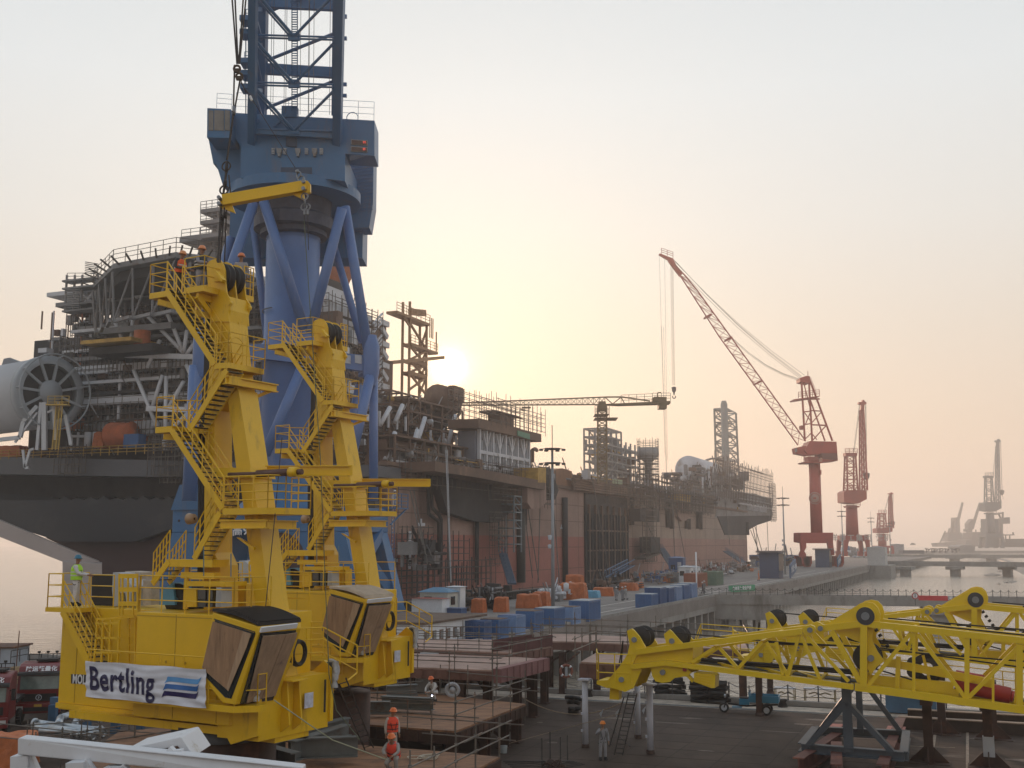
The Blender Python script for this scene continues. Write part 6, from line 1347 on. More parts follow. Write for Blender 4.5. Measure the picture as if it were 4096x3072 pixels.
MB().prism([c4(x, y, 1048) for x, y in ((1746, 1060), (1830, 1060), (1836, 1272), (1750, 1272))], (0, 14, 0)).build('tower_body', mat('far_crane_grey', (.1, .12, .14)), gcr)
# hazy distant group
FG = mat('far_grey', (.13, .12, .12), .8)
def c4f(x, y, Y): return c4(x, y, Y)
def far_thing(name, polys, bars, Y, label, cat, dep=12, group=None, m_=None):
    mb = MB()
    for p in polys: yb(mb, c4, p, Y, dep)
    for p, q, r in bars: mb.tube(c4(*p, Y), c4(*q, Y), r, 5)
    o = mb.build(name, m_ or FG); o.location = V((0, 0, 0)); return tag(o, label, cat, group)
far_thing('grey_crane', [[(1848, 1060), (1915, 1048), (1917, 1095), (1850, 1098)], [(1843, 1098), (1865, 1098), (1865, 1230), (1838, 1230)], [(1828, 1020), (1868, 1012), (1866, 1020), (1828, 1030)]], [((1830, 1015), (1850, 1060), 1.0), ((1865, 1010), (1862, 1060), 1.0)], 1150, 'grey crane house on a post just right of the big hazy crane', 'crane')
far_thing('floating_crane', [[(1375, 1240), (1590, 1222), (1600, 1240), (1590, 1268), (1385, 1266)], [(1470, 1160), (1560, 1160), (1575, 1225), (1455, 1228)], [(1525, 1050), (1545, 1050), (1550, 1160), (1520, 1160)]], [((1478, 1165), (1500, 1080), 2), ((1500, 1080), (1520, 1072), 2), ((1440, 1230), (1470, 1130), 1), ((1540, 1060), (1566, 940), 1.6), ((1530, 1060), (1562, 950), 1.0), ((1400, 1240), (1440, 1150), 1), ((1560, 1180), (1590, 1225), 1.2), ((1490, 1110), (1540, 1110), 2)], 1500, 'hazy floating crane vessel with one raised jib on the horizon', 'crane vessel', 20)
far_thing('grey_crane', [[(1600, 1135), (1640, 1130), (1640, 1155), (1602, 1155)], [(1622, 1155), (1636, 1155), (1636, 1240), (1620, 1240)], [(1610, 1095), (1640, 1060), (1644, 1065), (1635, 1135), (1612, 1135)]], [((1640, 1135), (1695, 942), 1.5), ((1630, 1130), (1690, 950), 1.0)], 1400, 'faint grey crane with a jib leaning right beside the floating crane', 'crane', 12)
far_thing('moored_ship', [[(1600, 1215), (1745, 1205), (1750, 1265), (1590, 1262)], [(1640, 1160), (1740, 1155), (1740, 1210), (1640, 1212)]], [((1725, 1120), (1725, 1160), .8), ((1700, 1130), (1705, 1160), .8), ((1665, 1140), (1665, 1165), .8)], 1350, 'faint ship with deckhouse behind the hazy cranes', 'ship', 30)
far_thing('small_boat', [[(1190, 1246), (1222, 1244), (1220, 1253), (1193, 1254)], [(1198, 1238), (1212, 1238), (1212, 1246), (1198, 1246)]], [], 1300, 'tiny boat on the open sea near the horizon', 'boat', 5)
far_thing('storage_tanks', [[(1540, 1265), (1560, 1255), (1640, 1252), (1660, 1265), (1655, 1308), (1540, 1308)]], [], 800, 'pale rounded tank shapes on the far jetty', 'tank', 20, None, mat('tank_pale', (.3, .28, .27), .7))
far_thing('jetty_shed', [[(1130, 1292), (1285, 1292), (1285, 1318), (1130, 1318)]], [], 650, 'long low shed on the far jetty left of the gantry frames', 'shed', 8, None, mat('shed_grey', (.12, .13, .15), .8))
far_thing('jetty_building', [[(1895, 1208), (2100, 1206), (2100, 1270), (1880, 1270)], [(1870, 1175), (1950, 1175), (1950, 1182), (1870, 1182)], [(1855, 1230), (1895, 1230), (1895, 1270), (1855, 1270)]], [((1885, 1180), (1885, 1230), .6), ((1915, 1180), (1915, 1210), .6), ((1940, 1160), (1940, 1180), .8)], 1100, 'low industrial buildings at the right edge under the haze', 'building', 30)
mb = MB()
for x in (1300, 1340, 1360, 1400, 1440, 1490, 1520): mb.tube(c4(x, 1310, 640), c4(x, 1278, 640), .3, 5); mb.tube(c4(x - 10, 1280, 640), c4(x + 22, 1280 + (x % 7), 640), .3, 5); mb.tube(c4(x, 1305, 640), c4(x + 28, 1285, 640), .25, 5)
tag(mb.build('loading_frames', FG), 'row of hazy loading frames along the far bridge', 'frames')
# lamp masts
def mast(px, py, Y, label, k=1.0, group='tall lamp masts along the quay'):
    top = atY(px, py, Y); root = empty('lamp_mast', (top.x, Y, ZQ), 0, label, 'lamp mast', group)
    MB().tube((top.x, Y, ZQ), top, .23 * k, 12, .14 * k).build('pole', mat('galvanised', (.30, .33, .37), .5, .3, .1, .5), root)
    for dz in (0, -1.7):
        mb = MB(); mb.lathe(top + ZU * dz, ZU, [(-.08, .2), (-.08, .7 if dz else .9), (.08, .7 if dz else .9), (.08, .2)], 10)
        for a_ in (0, 1.05, 2.1, 3.14, 4.2, 5.2): d_ = V((math.cos(a_), math.sin(a_), 0)); mb.box(top + ZU * (dz - .1) + d_ * 1.35, (.45, .34, .24), a_); mb.bar(top + ZU * (dz + .1), top + ZU * dz + d_ * 1.35, .08)
        mb.build('lamp_ring', DGR, root)
    MB().tube(top, top + ZU * 2.9, .05, 5).build('lightning_rod', DGR, root)
    mb = MB(); mb.lathe((top.x - .3, Y, ZQ + 8), ZU, [(0, .2), (.5, .3), (.6, 0)], 8); mb.lathe((top.x - .35, Y, ZQ + 7), ZU, [(0, .2), (.4, .25), (.5, 0)], 8); mb.build('camera_unit', LGR, root)
mast(2209, 1796, 135, 'nearest grey lamp mast rising behind the blue quay containers')
mast(3131, 1992, 282, 'blue grey lamp mast left of the tall red crane'); mast(3366, 2045, 401, 'thin lamp mast between the first and second red cranes'); mast(3483, 2072, 507, 'thin lamp mast right of the second red crane'); mast(3558, 2093, 637, 'smallest lamp mast right of the farthest red crane')
# hammerhead tower crane on the ship
TY = mat('tower_crane_ochre', (.16, .12, .06), .6, 0, .2, .5)
def c2(x, y, Y): return atY(2200 + x / 2.074, 1500 + y / 2.074, Y)
Y = 255
tw = empty('tower_crane', c2(432, 900, Y), 0, 'hammerhead tower crane with level lattice jib standing on the lattice module of the ship', 'crane')
mb = MB(); a_ = [c2(397, 900, Y - 2), c2(470, 900, Y - 2), c2(470, 900, Y + 2), c2(397, 900, Y + 2)]; b_ = [c2(397, 260, Y - 2), c2(468, 260, Y - 2), c2(468, 260, Y + 2), c2(397, 260, Y + 2)]; lattice(mb, a_, b_, 16, .22, .13, cross=True); mb.build('mast', TY, tw)
mb = MB(); mb.prism([c2(x, y, Y - 2.2) for x, y in ((402, 218), (462, 218), (470, 285), (395, 285))], (0, 4.4, 0))
for y in (320, 352): mb.prism([c2(x, yy, Y - 3) for x, yy in ((374, y), (492 if y < 330 else 565, y), (492 if y < 330 else 565, y + 5), (374, y + 5))], (0, 6, 0)); rail(mb, [c2(374, y, Y - 3), c2(492, y, Y - 3)], h=1.8, post=1.5, r=.06)
mb.build('slewing_unit', TY, tw)
mb = MB(); L0 = lambda x, y: c2(x, y, Y)
def jp(x): 
    return (205 - (x + 760) * .018 if x < 400 else 185, 262 - (x + 760) * .022 if x < 400 else 240)
lattice(mb, [c2(-760, 232, Y - 1), c2(-760, 252, Y - 1), c2(-760, 252, Y + 1), c2(-760, 232, Y + 1)], [c2(455, 183, Y - 1), c2(455, 245, Y - 1), c2(455, 245, Y + 1), c2(455, 183, Y + 1)], 26, .16, .09)
mb.tube(c2(455, 183, Y), c2(595, 182, Y), .18, 5); mb.tube(c2(595, 182, Y), c2(830, 216, Y), .18, 5); mb.tube(c2(455, 183, Y), c2(520, 240, Y), .12, 5); mb.tube(c2(520, 240, Y), c2(590, 183, Y), .12, 5); mb.tube(c2(590, 183, Y), c2(620, 240, Y), .12, 5)
mb.prism([c2(x, y, Y - 1.5) for x, y in ((455, 240), (1000, 214), (1000, 235), (570, 247))], (0, 3, 0)); rail(mb, [c2(590, 232, Y - 1.5), c2(850, 220, Y - 1.5)], h=1.8, post=2, r=.06); rail(mb, [c2(850, 216, Y - 1.5), c2(1000, 214, Y - 1.5)], h=1.8, post=2, r=.06); mb.build('jib', TY, tw)
mb = MB(); mb.prism([c2(x, y, Y - 1.6) for x, y in ((905, 235), (970, 235), (970, 275), (905, 275))], (0, 3.2, 0)); mb.prism([c2(x, y, Y - 1.2) for x, y in ((848, 215), (850, 190), (865, 180), (968, 182), (968, 214))], (0, 2.4, 0)); mb.tube(c2(893, 182, Y), c2(893, 148, Y), .15, 5); mb.bar(c2(893, 148, Y), c2(922, 145, Y), .25); mb.build('counterweight', TY, tw)
mb = MB(); mb.prism([c2(x, y, Y - 1) for x, y in ((-235, 262), (-160, 262), (-160, 270), (-235, 270))], (0, 2, 0)); 
for x in (-225, -200, -190, -170): mb.tube(c2(x, 270, Y), c2(x + 12, 560, Y), .05, 4)
mb.build('trolley', TY, tw)
for nm, x, y0, y1, lb in (('crane_hook', 968, -400, 808, 'dark hook hanging low over the ship deck on long thin ropes'),):
    mb = MB(); 
    for o in (-14, 2): mb.tube(atY(2200 + (940 + o) / 2.074 + 0, 1500 - 400 / 2.074, 365), c2(x + o * .3, y1, 365), .05, 4)
    mb.lathe(c2(x, y1, 365), -ZU, [(0, .3), (.5, 1.2), (1.6, 1.2), (2.4, .3), (3.4, .2)], 8); mb.build('crane_hook', DGR, rc)

# ---------------- containers, sheds and goods on the quay ----------------
cc = 0
CB2 = mat('container_blue_pale', (.16, .26, .46), .5, 0, .2, .8, (.14, .14, .16), .1, 1)
CB3 = mat('container_blue_dark', (.03, .09, .24), .5, 0, .2, .8)
CRF = mat('container_roof_grey', (.34, .38, .42), .6, 0, .2, 1, (.2, .13, .09), .15, 1)
row = [(-21.5, 1.8, 2.1, 2.1, CB3, None, 'dark blue narrow tool container first in the quay edge row, nearest the long white building'),
       (-18.3, 2.6, 2.1, 2.0, CONT, MBR, 'second blue container in the quay edge row under a brown sheet'),
       (-14.6, 2.6, 2.1, 2.1, CB2, CB3, 'pale blue container third in the quay edge row'),
       (-10.4, 2.8, 2.2, 2.3, CONT, MBR, 'blue container with rusty roof fourth in the quay edge row'),
       (-5.4, 3.6, 2.4, 2.3, CONT, CRF, 'blue container with pale roof beside the near lamp mast'),
       (-.6, 2.8, 2.4, 2.1, CB2, MBR, 'pale faced blue container behind the near lamp mast'),
       (4.6, 4.6, 2.6, 2.6, CONT, CRF, 'largest blue container closing the near quay edge row')]
for s, L_, W_, H_, m_, rf, lb in row: container('quay_container', Q(s + .8, -.95, ZQ), L_ * .82, W_ * .8, H_ * .76, R(90) - TH, lb, m_, 'blue containers along the quay edge', True, rf)
row2 = [(30.5, 3.4, 2.0, CONT, 'squat blue bin with orange rags at the far container row start'), (34.5, 3.2, 2.8, CB3, 'tall dark blue container in the far row'), (38.6, 3.2, 2.6, CB3, 'dark blue container mid far row'), (42.6, 3.4, 2.6, CB2, 'pale blue container in the far row'), (46.8, 3.4, 2.7, CONT, 'blue container second from the far row end'), (51, 3.6, 2.8, CB2, 'last pale blue container of the far row by the bridge corner')]
for s, L_, H_, m_, lb in row2: container('quay_container', Q(s, -1.6, ZQ), L_ * .9, 2.0, H_ * .78, R(90) - TH, lb, m_, 'blue containers along the quay edge', True, CRF)
container('quay_container', Q(96, -11, ZQ), 8, 2.4, 2.4, R(90) - TH, 'long rusty red container on the quay before the gatehouse', mat('container_red_brown', (.28, .10, .06), .6, 0, .2, .6))
container('quay_container', Q(106, -10, ZQ), 6, 2.4, 2.5, R(90) - TH, 'dull green container next to the rusty red one', mat('container_green', (.12, .20, .15), .6, 0, .2, .6))
# long white building
tpl = atZ(1693, 2491, 4.6); r_ = tpl - Q(0, 0); sB0, tB0 = r_.dot(QD), r_.dot(QN); sB1 = (atZ(1902, 2456, 4.6) - Q(0, 0)).dot(QD)
wb = empty('long_cabin', Q(sB0, tB0, 2), 0, 'long white cabin with a row of small windows and a brown flat roof', 'cabin')
mb = MB(); qbox(mb, sB0, sB1, tB0 - 7, tB0, .0, 4.45); mb.build('wall', WHT, wb)
mb = MB(); qbox(mb, sB0 - .25, sB1 + .25, tB0 - 7.2, tB0 + .25, 4.46, 4.62); mb.build('roof', mat('roof_felt_brown', (.13, .09, .07), .9, 0, .3, 1), wb)
nW = 9
for k in range(nW):
    s = sB0 + (sB1 - sB0) * (k + .5) / nW; mb = MB(); mb.frame(Q(s, tB0 + .02, 3.55), QD * .62, QN * .04, (0, 0, .75)); wn = mb.build('window', mat('window_frame_brown', (.16, .10, .07), .6), wb)
    MB().frame(Q(s + .05, tB0 + .05, 3.58), QD * .40, QN * .02, (0, 0, .52)).build('pane', mat('dull_pane', (.20, .21, .22), .3), wn)
mb = MB(); mb.frame(Q((sB0 + sB1) / 2, tB0 + .03, 3.0), QD * (sB1 - sB0), QN * .03, (0, 0, .1)); mb.build('skirting', LGR, wb)
def hut(name, base, L_, W_, H_, rz, label, wall, roofm, win=True, hip=.5, cat='cabin'):
    root = empty(name, base, rz, label, cat); lchild(MB().box((0, 0, H_ / 2), (L_, W_, H_)), 'wall', wall, root)
    mb = MB(); o = .25; vs = [(-L_ / 2 - o, -W_ / 2 - o, H_), (L_ / 2 + o, -W_ / 2 - o, H_), (L_ / 2 + o, W_ / 2 + o, H_), (-L_ / 2 - o, W_ / 2 + o, H_), (-L_ / 5, 0, H_ + hip), (L_ / 5, 0, H_ + hip)]
    mb.add(vs, [(0, 1, 5, 4), (1, 2, 5), (2, 3, 4, 5), (3, 0, 4), (3, 2, 1, 0)]); lchild(mb, 'roof', roofm, root)
    if win:
        lchild(MB().box((-L_ * .2, -W_ / 2 - .02, H_ * .6), (.9, .06, .9)), 'window', GLS, root); lchild(MB().box((L_ * .25, -W_ / 2 - .02, H_ * .42), (.8, .06, H_ * .8)), 'door', LGR, root)
        lchild(MB().box((L_ / 2 + .02, 0, H_ * .6), (.06, 1, .9)), 'window', GLS, root)
    return root
RB = mat('roof_blue_grey', (.09, .22, .36), .6, 0, .1, 1)
hut('guard_hut', atZ(1755, 2452, ZQ), 3.4, 2.6, 2.3, -TH, 'small white guard hut with a blue hipped roof at the foot of the hull', mat('hut_cream', (.52, .52, .48), .7), RB)
hut('store_box', atZ(1825, 2448, ZQ), 1.6, 1.4, 2.8, -TH, 'narrow white upright box right of the blue roofed hut', WHT, WHT, False, .1)
hut('store_box', atZ(1722, 2462, ZQ), 3.6, 1.8, 1.8, -TH, 'white box with rust red lid in front of the blue roofed hut', WHT, mat('lid_red', (.3, .06, .04), .7), False, .1)
hut('store_box', atZ(1818, 2462, ZQ), 2.2, 1.4, .8, -TH, 'low dark blue trunk beside the guard hut', CB3, CB3, False, .05, 'box')
# orange tarpaulin bundles
for i, (x, y, sx, sy, sz, lb) in enumerate(((1915, 2450, 2.2, 1.8, 2.7, 'tall orange tarp bundle left of the dark machines on the quay'), (2006, 2448, 2.3, 1.9, 2.9, 'standing orange tarp bundle beside the dark green skip'), (2115, 2432, 4.4, 2.6, 2.9, 'orange tarp over crates just left of the near lamp mast'), (2165, 2428, 3.0, 2.4, 3.2, 'orange tarp bundle touching the near lamp mast'), (2293, 2398, 5.6, 3.2, 4.0, 'largest orange tarp stack right of the near lamp mast'), (2413, 2384, 4.6, 2.6, 2.2, 'low square orange tarp bundle right of the blue sheet'), (2515, 2362, 4.4, 3.0, 2.2, 'crumpled orange tarp heap near the walking workers'), (2550, 2352, 3.0, 2.4, 1.8, 'small orange tarp past the crumpled heap'), (2672, 2330, 3.4, 2.4, 2.0, 'small orange tarp far along the hull foot'), (2300, 2372, 4.2, 2.4, 4.9, 'upper orange tarp showing above the largest stack'))):
    tarp('tarp_bundle', atZ(x, y, ZQ), sx * .6, sy * .6, sz * .52, -TH + .1 * (i % 3), lb, 20 + i, None, 'orange tarps on the quay')
tarp('tarp_bundle', atZ(2363, 2390, ZQ), 2.4, 1.4, .9, -TH, 'light blue sheet over goods between two orange tarps', 40, mat('sheet_cyan', (.12, .36, .55), .5))
# mixed machines and stock
def junk(name, s0_, s1_, t0_, t1_, h, n, seed, label, cat, mats_, sc_=.6):
    sc_ *= .72; h *= .8; n = int(n * 1.5)
    root = empty(name, Q((s0_ + s1_) / 2, (t0_ + t1_) / 2, ZQ), 0, label, cat); clutter(s0_, s1_, t0_, t1_, ZQ + .2, ZQ + h, n, seed, root, mats_, 'pieces', sc_); return root
def sof(x, y): r_ = atZ(x, y, ZQ) - Q(0, 0); return r_.dot(QD), r_.dot(QN)
for i, (x, y, ds, dt, h, n, lb, mm) in enumerate(((1850, 2440, 8, 3, 2.2, 40, 'heap of brown steel scraps by the guard hut', [(MBR, .6), (MDK, .4)]), (1965, 2436, 6, 3, 3.2, 45, 'dark welding machines between two orange tarps', [(MDK, .6), (MGR, .3), (MWH, .1)]), (2240, 2400, 12, 3, 1.8, 60, 'stack of white cylinder racks by the near lamp mast', [(MWH, .8), (MGR, .2)]), (2450, 2360, 20, 5, 2.0, 80, 'clutter of dark parts along the hull foot', [(MDK, .5), (MBR, .3), (MGR, .2)]), (2640, 2330, 26, 7, 2.6, 90, 'machines and boxes standing by the pink hull', [(MGR, .4), (CB3, .25), (MBR, .25), (ORG, .1)]), (2850, 2305, 22, 8, 3.0, 90, 'red and white machines beyond the bridge corner', [(RDD, .3), (MGR, .35), (MWH, .2), (MBR, .15)]), (2960, 2285, 30, 10, 3.0, 90, 'assorted yard goods under the ship end', [(MGR, .5), (MBR, .3), (MWH, .1), (ORG, .1)]), (2840, 2330, 10, 3, 1.0, 30, 'potted shrubs and low parts at the bridge corner', [(mat('shrub_green', (.05, .09, .04), .9), .7), (MDK, .3)]))):
    s_, t_ = sof(x, y); junk('yard_goods', s_ - ds / 2, s_ + ds / 2, t_ - dt / 2, t_ + dt / 2, h, n, 90 + i, lb, 'goods', mm, .75)
mb = MB(); s_, t_ = -12, -20
for k in range(60):
    s = -20 + k * 5.0; 
    if s < 70: mb.tube(Q(s, -26, ZQ), Q(s, -26, ZQ + 1.2), .07, 5); mb.tube(Q(s, -26, ZQ + 1.1), Q(s + 5, -26, ZQ + 1.1), .05, 5); mb.tube(Q(s, -26, ZQ + .6), Q(s + 5, -26, ZQ + .6), .05, 5)
for k in range(90): s = 5 + k * .9; mb.frame(Q(s, -24, ZQ + .5), QD * .08, QN * .8, (0, 0, 1)); 
mb.frame(Q(48, -24, ZQ + 1.05), QD * 90, QN * 1.2, (0, 0, .1)); tag(mb.build('pipe_trestle', mat('trestle_dark', (.07, .065, .06), .8)), 'long low dark pipe trestle running along the hull foot', 'trestle')
for x, y, L_, H_, m_, lb in ((2745, 2330, 2.4, 3.0, WHT, 'white booth first of the pair beside the blue bin on the quay'), (2772, 2325, 2.6, 2.8, WHT, 'second white booth with dark window on the quay'), (3040, 2265, 5, 3.2, RB, 'blue roofed white hut by the open water past the ship'), (2710, 2322, 3, 4.6, CB3, 'tall blue locker standing left of the white booths'),):
    hut('booth', atZ(x, y, ZQ), L_, 2.4, H_, -TH, lb, WHT if m_ is not CB3 else CB3, m_ if m_ is not WHT else LGR, True, .3)
MB().tube(atZ(2750, 2390, ZQ), atZ(2750, 2390, ZQ) + ZU * 4.4, .09, 8).build('white_pole', WHT).update() if 0 else tag(MB().tube(Q(54, -1, ZQ), Q(54, -1, ZQ + 6.4), .1, 8).build('white_pole', WHT), 'thin white pole at the end of the far container row', 'pole')
# gatehouses
for x, y, w_, h_, lb in ((3066, 2314, 6.5, 5.6, 'dark blue gatehouse with white stripes nearer the ship end'), (3268, 2270, 6.8, 5.6, 'dark blue gatehouse with white stripes right of the tall red crane legs')):
    s_, t_ = sof(x + 50, y); root = empty('gatehouse', Q(s_, t_, ZQ), 0, lb, 'gatehouse', 'blue gatehouses on the quay'); NB = mat('gate_blue', (.05, .08, .16), .6, 0, .15, .3)
    k_ = w_ / 11; mb = MB(); qbox(mb, s_, s_ + 10 * k_, t_ - 7 * k_, t_, ZQ, ZQ + h_); mb.build('wall', NB, root)
    mb = MB(); qbox(mb, s_ - 1, s_ + 11.5 * k_, t_ - 8 * k_, t_ + .8, ZQ + h_, ZQ + h_ + .35); mb.build('roof', mat('gate_roof', (.16, .14, .15), .7), root)
    for k in range(4): MB().frame(Q(s_ + (1.2 + k * 2.5) * k_, t_ + .12, ZQ + h_ * .62), QD * 1.1 * k_, QN * .2, (0, 0, h_ * .66)).build('stripe', mat('stripe_tan', (.42, .33, .27), .7), root)
    mb = MB(); mb.prism([Q(s_ - 3, t_ + 3, ZQ + .2), Q(s_ + 9 * k_, t_ + 3, ZQ + 1.5), Q(s_ + 9 * k_, t_ + 3, ZQ + 4.2), Q(s_ - 3, t_ + 3, ZQ + 2.9)], -QN * .3); bd = mb.build('slogan_board', mat('board_blue', (.07, .12, .22), .6), root)
    text_mesh("安全第一质量", 2.0 * k_, 'lettering', MWH, basis(Q(s_ + 3 * k_, t_ + 3.05, ZQ + 2.2), QD + ZU * .11, ZU), bd, .03, .05)
hut('quay_office', Q(318, 2, ZQ) , 10, 6, 6.2, R(90) - TH, 'white and grey office block on the quay past the second red crane', mat('office_white', (.5, .5, .5), .7), mat('office_roof', (.3, .32, .35), .7), True, .4, 'building')
hut('quay_office', atZ(3590, 2221, ZQ), 9, 8, 7, R(90) - TH, 'pale grey square shed on the quay by the farthest red crane', mat('shed_pale', (.34, .34, .36), .8), mat('office_roof', (.3, .32, .35), .7), False, .3, 'building')
mb = MB(); qbox(mb, 308, 332, -1, 7, ZSEA - 1, ZQ - .01); mb.build('quay_bastion', CON)['kind'] = 'structure'
s_, t_ = sof(3470, 2228); junk('yard_goods', s_ - 60, s_ + 80, t_ - 12, t_ + 3, 5, 120, 130, 'hazy yard goods along the far quay past the office block', 'goods', [(MGR, .5), (CB3, .25), (MWH, .25)], 2.2)
s_, t_ = sof(3200, 2262); junk('yard_goods', s_ - 30, s_ + 40, t_ - 12, t_ - 2, 4, 80, 131, 'blue and grey goods around the legs of the tall red crane', 'goods', [(MGR, .4), (CB3, .4), (MBR, .2)], 1.6)
mb = MB(); a_ = atZ(2915, 2372, ZQ); b_ = atZ(3020, 2366, ZQ); mb.frame((a_ + b_) / 2 + ZU * .6, b_ - a_, (0, .1, 0), (0, 0, 1.0)); gb = tag(mb.build('green_banner', mat('banner_green', (.05, .28, .16), .7)), 'low green banner with pale characters on the quay kerb by the footbridge', 'banner')
text_mesh("生命至上 安全发展", .62, 'lettering', WHT, basis((a_ + b_) / 2 + V((0, -.1, .62)), b_ - a_, ZU), gb, .01, .02)
mb = MB(); a_ = atZ(3673, 2396, ZQ + .5); b_ = atZ(3790, 2398, ZQ + .5); mb.frame((a_ + b_) / 2 + V((0, -.1, .15)), b_ - a_, (0, .06, 0), (0, 0, .62)); rb = tag(mb.build('red_banner', mat('banner_red', (.55, .05, .06), .7)), 'red banner with white characters tied to the footbridge chain railing', 'banner')
text_mesh("安全生产警钟长鸣", .46, 'lettering', WHT, basis((a_ + b_) / 2 + V((.5, -.16, .15)), b_ - a_, ZU), rb, .01, .02)
mb = MB(); c_ = atZ(3660, 2383, ZQ + 1.0); mb.disc(c_, (0, 1, 0), .42, .06, 20); sg = mb.build('round_sign', WHT); tag(sg, 'round white traffic sign with a red rim above the footbridge railing', 'sign')
MB().ring(c_ - V((0, .05, 0)), (0, 1, 0), .38, .07, 20, 5).build('rim', mat('sign_red', (.4, .03, .04), .5), sg); MB().tube(c_ - ZU * 1.2, c_ - ZU * .4, .04, 5).build('post', DGR, sg); mb = MB(); mb.bar(c_ + V((0, -.05, -.2)), c_ + V((0, -.05, .2)), .07, .03); mb.bar(c_ + V((-.1, -.05, -.1)), c_ + V((0.0, -.05, -.22)), .05, .03); mb.build('symbol', BLK, sg)
# ---------------- near yard: staging platforms, scaffold rails ----------------
def d6(x, y): return (1500 + x / 2.149, 2300 + y / 2.149)
def d6z(x, y, z): return atZ(*d6(x, y), z)
def l6(x, y): return (x / 2.149, 2300 + y / 2.149)          # left bottom crop
def d7(x, y): return (2300 + x / 1.902, 2200 + y / 1.902)
def d8(x, y): return (3100 + x / 1.9026, 2200 + y / 1.9026)
DKP = mat('plate_deck_pink', (.36, .24, .20), .7, 0, .25, .5, (.18, .10, .07), .22, .6, .2)
DKW = mat('plate_deck_rust', (.25, .125, .065), .75, 0, .45, .8, (.10, .055, .04), .28, .9, .3, stretch=(1, 3, 1))
BRN = mat('beam_brown', (.055, .028, .022), .7, .1, .35, 1, (.12, .05, .03), .2, 1)
def platform(name, pts, z, m_, label, legs=True, th=.5, rot=None, group='steel staging platforms', seams=True):
    P_ = [V((p.x, p.y, z)) for p in pts]; root = empty(name, P_[0], 0, label, 'platform', group)
    mb = MB(); mb.prism([p - ZU * .08 for p in P_], (0, 0, .08)); mb.build('deck_plate', m_, root)
    mb = MB(); n = len(P_)
    for i in range(n): a_, b_ = P_[i], P_[(i + 1) % n]; mb.bar(a_ - ZU * (th / 2 + .09), b_ - ZU * (th / 2 + .09), .14, th)
    c_ = sum(P_, V()) / n
    for k in range(1, 6): a_, b_ = P_[0].lerp(P_[-1], k / 6), P_[1].lerp(P_[2], k / 6); mb.bar(a_ - ZU * (th / 2 + .1), b_ - ZU * (th / 2 + .1), .12, th * .8)
    for i in range(n):
        a_, b_ = P_[i], P_[(i + 1) % n]; L_ = (b_ - a_).length; o = (b_ - a_).normalized().cross(ZU) * .09
        for k in range(int(L_ / .7)): p = a_.lerp(b_, (k + .5) / int(L_ / .7)); mb.bar(p + o * 1 - ZU * .1, p + o - ZU * (th + .06), .03, .1)
    mb.build('girders', BRN if m_ is not DKP else mat('beam_primer', (.15, .075, .06), .7, 0, .25, 1), root)
    if legs:
        for p in (P_ if legs is True else legs):
            q = V((p.x, p.y, 0)) + (c_ - V((p.x, p.y, z))).normalized() * .5; q.z = 0
            mb = MB(); mb.ibeam(q, V((q.x, q.y, z - th - .1)), .42, .45, .05, up=QD); mb.frame(q + ZU * .03, QD * .6, QN * .6, (0, 0, .05)); mb.bar(q + ZU * (z - th - 1.0), V((c_.x, c_.y, z - th - .15)).lerp(V((q.x, q.y, z - th - .15)), .72), .12); mb.build('leg', BRN, root)
    return root, P_
def srail(edges, z, label, h=1.15, over=.7, seed=0, group='scaffold tube railings', m_=None, post=2.3):
    """scaffold tube railing: each edge a list of points; tubes run past the corners"""
    rnd = random.Random(seed); mb = MB()
    for pts in edges:
        pts = [V((p.x, p.y, z)) for p in pts]
        for a_, b_ in zip(pts, pts[1:]):
            d_ = (b_ - a_).normalized(); L_ = (b_ - a_).length; n_ = max(1, round(L_ / post))
            for hh in (h, h * .55): 
                o1, o2 = rnd.uniform(.1, over), rnd.uniform(.1, over); s_ = d_.cross(ZU) * .05
                mb.tube(a_ - d_ * o1 + ZU * (hh + rnd.uniform(-.03, .03)) + s_, b_ + d_ * o2 + ZU * (hh + rnd.uniform(-.05, .05)) + s_, .028, 6)
            for k in range(n_ + 1):
                p = a_.lerp(b_, k / n_) + V((rnd.uniform(-.03, .03), 0, 0)); mb.tube(p - ZU * rnd.uniform(.3, .9), p + ZU * (h + rnd.uniform(.1, .5)), .028, 6)
                for hh in (h, h * .55): mb.box(p + ZU * hh, (.1, .1, .1), .4)
    o = mb.build('scaffold_railing', m_ or SCF); return tag(o, label, 'railing', group)
# front platforms (about 2 m high)
PZ = 1.95
p0 = [d6z(-900, 1400, PZ), d6z(1070, 1566, PZ), d6z(880, 1680, PZ), d6z(600, 1900, PZ), d6z(-900, 1800, PZ)]
p0 = [d6z(-950, 1395, PZ), d6z(480, 1508, PZ), d6z(1072, 1563, PZ), d6z(860, 1680, PZ), d6z(300, 1990, PZ), d6z(-950, 1800, PZ)]
platform('staging_platform', p0, PZ, DKW, 'nearest rusty timber topped platform at the bottom edge under the crouching worker', [p0[2], d6z(1010, 1575, PZ)])
p1 = [d6z(-500, 1250, PZ), d6z(690, 1342, PZ), d6z(1295, 1108, PZ), d6z(560, 1030, PZ), d6z(-350, 960, PZ)]
platform('staging_platform', p1, PZ, DKW, 'rust brown steel platform in the middle with the welder crouching on it', [p1[2], d6z(1190, 1150, PZ), d6z(1010, 1220, PZ), d6z(690, 1335, PZ)])
pL = [l6(820, 1470), l6(1300, 1440), l6(1640, 1340), l6(1440, 1290), l6(900, 1400), l6(760, 1440)]
pl = [atZ(x, y, 1.6) for x, y in ((250, 3080), (980, 3070), (1050, 2990), (735, 2900), (470, 2930))]
platform('staging_platform', pl, 1.6, DKW, 'brown timber platform under the left end of the nearer yellow crane', False)
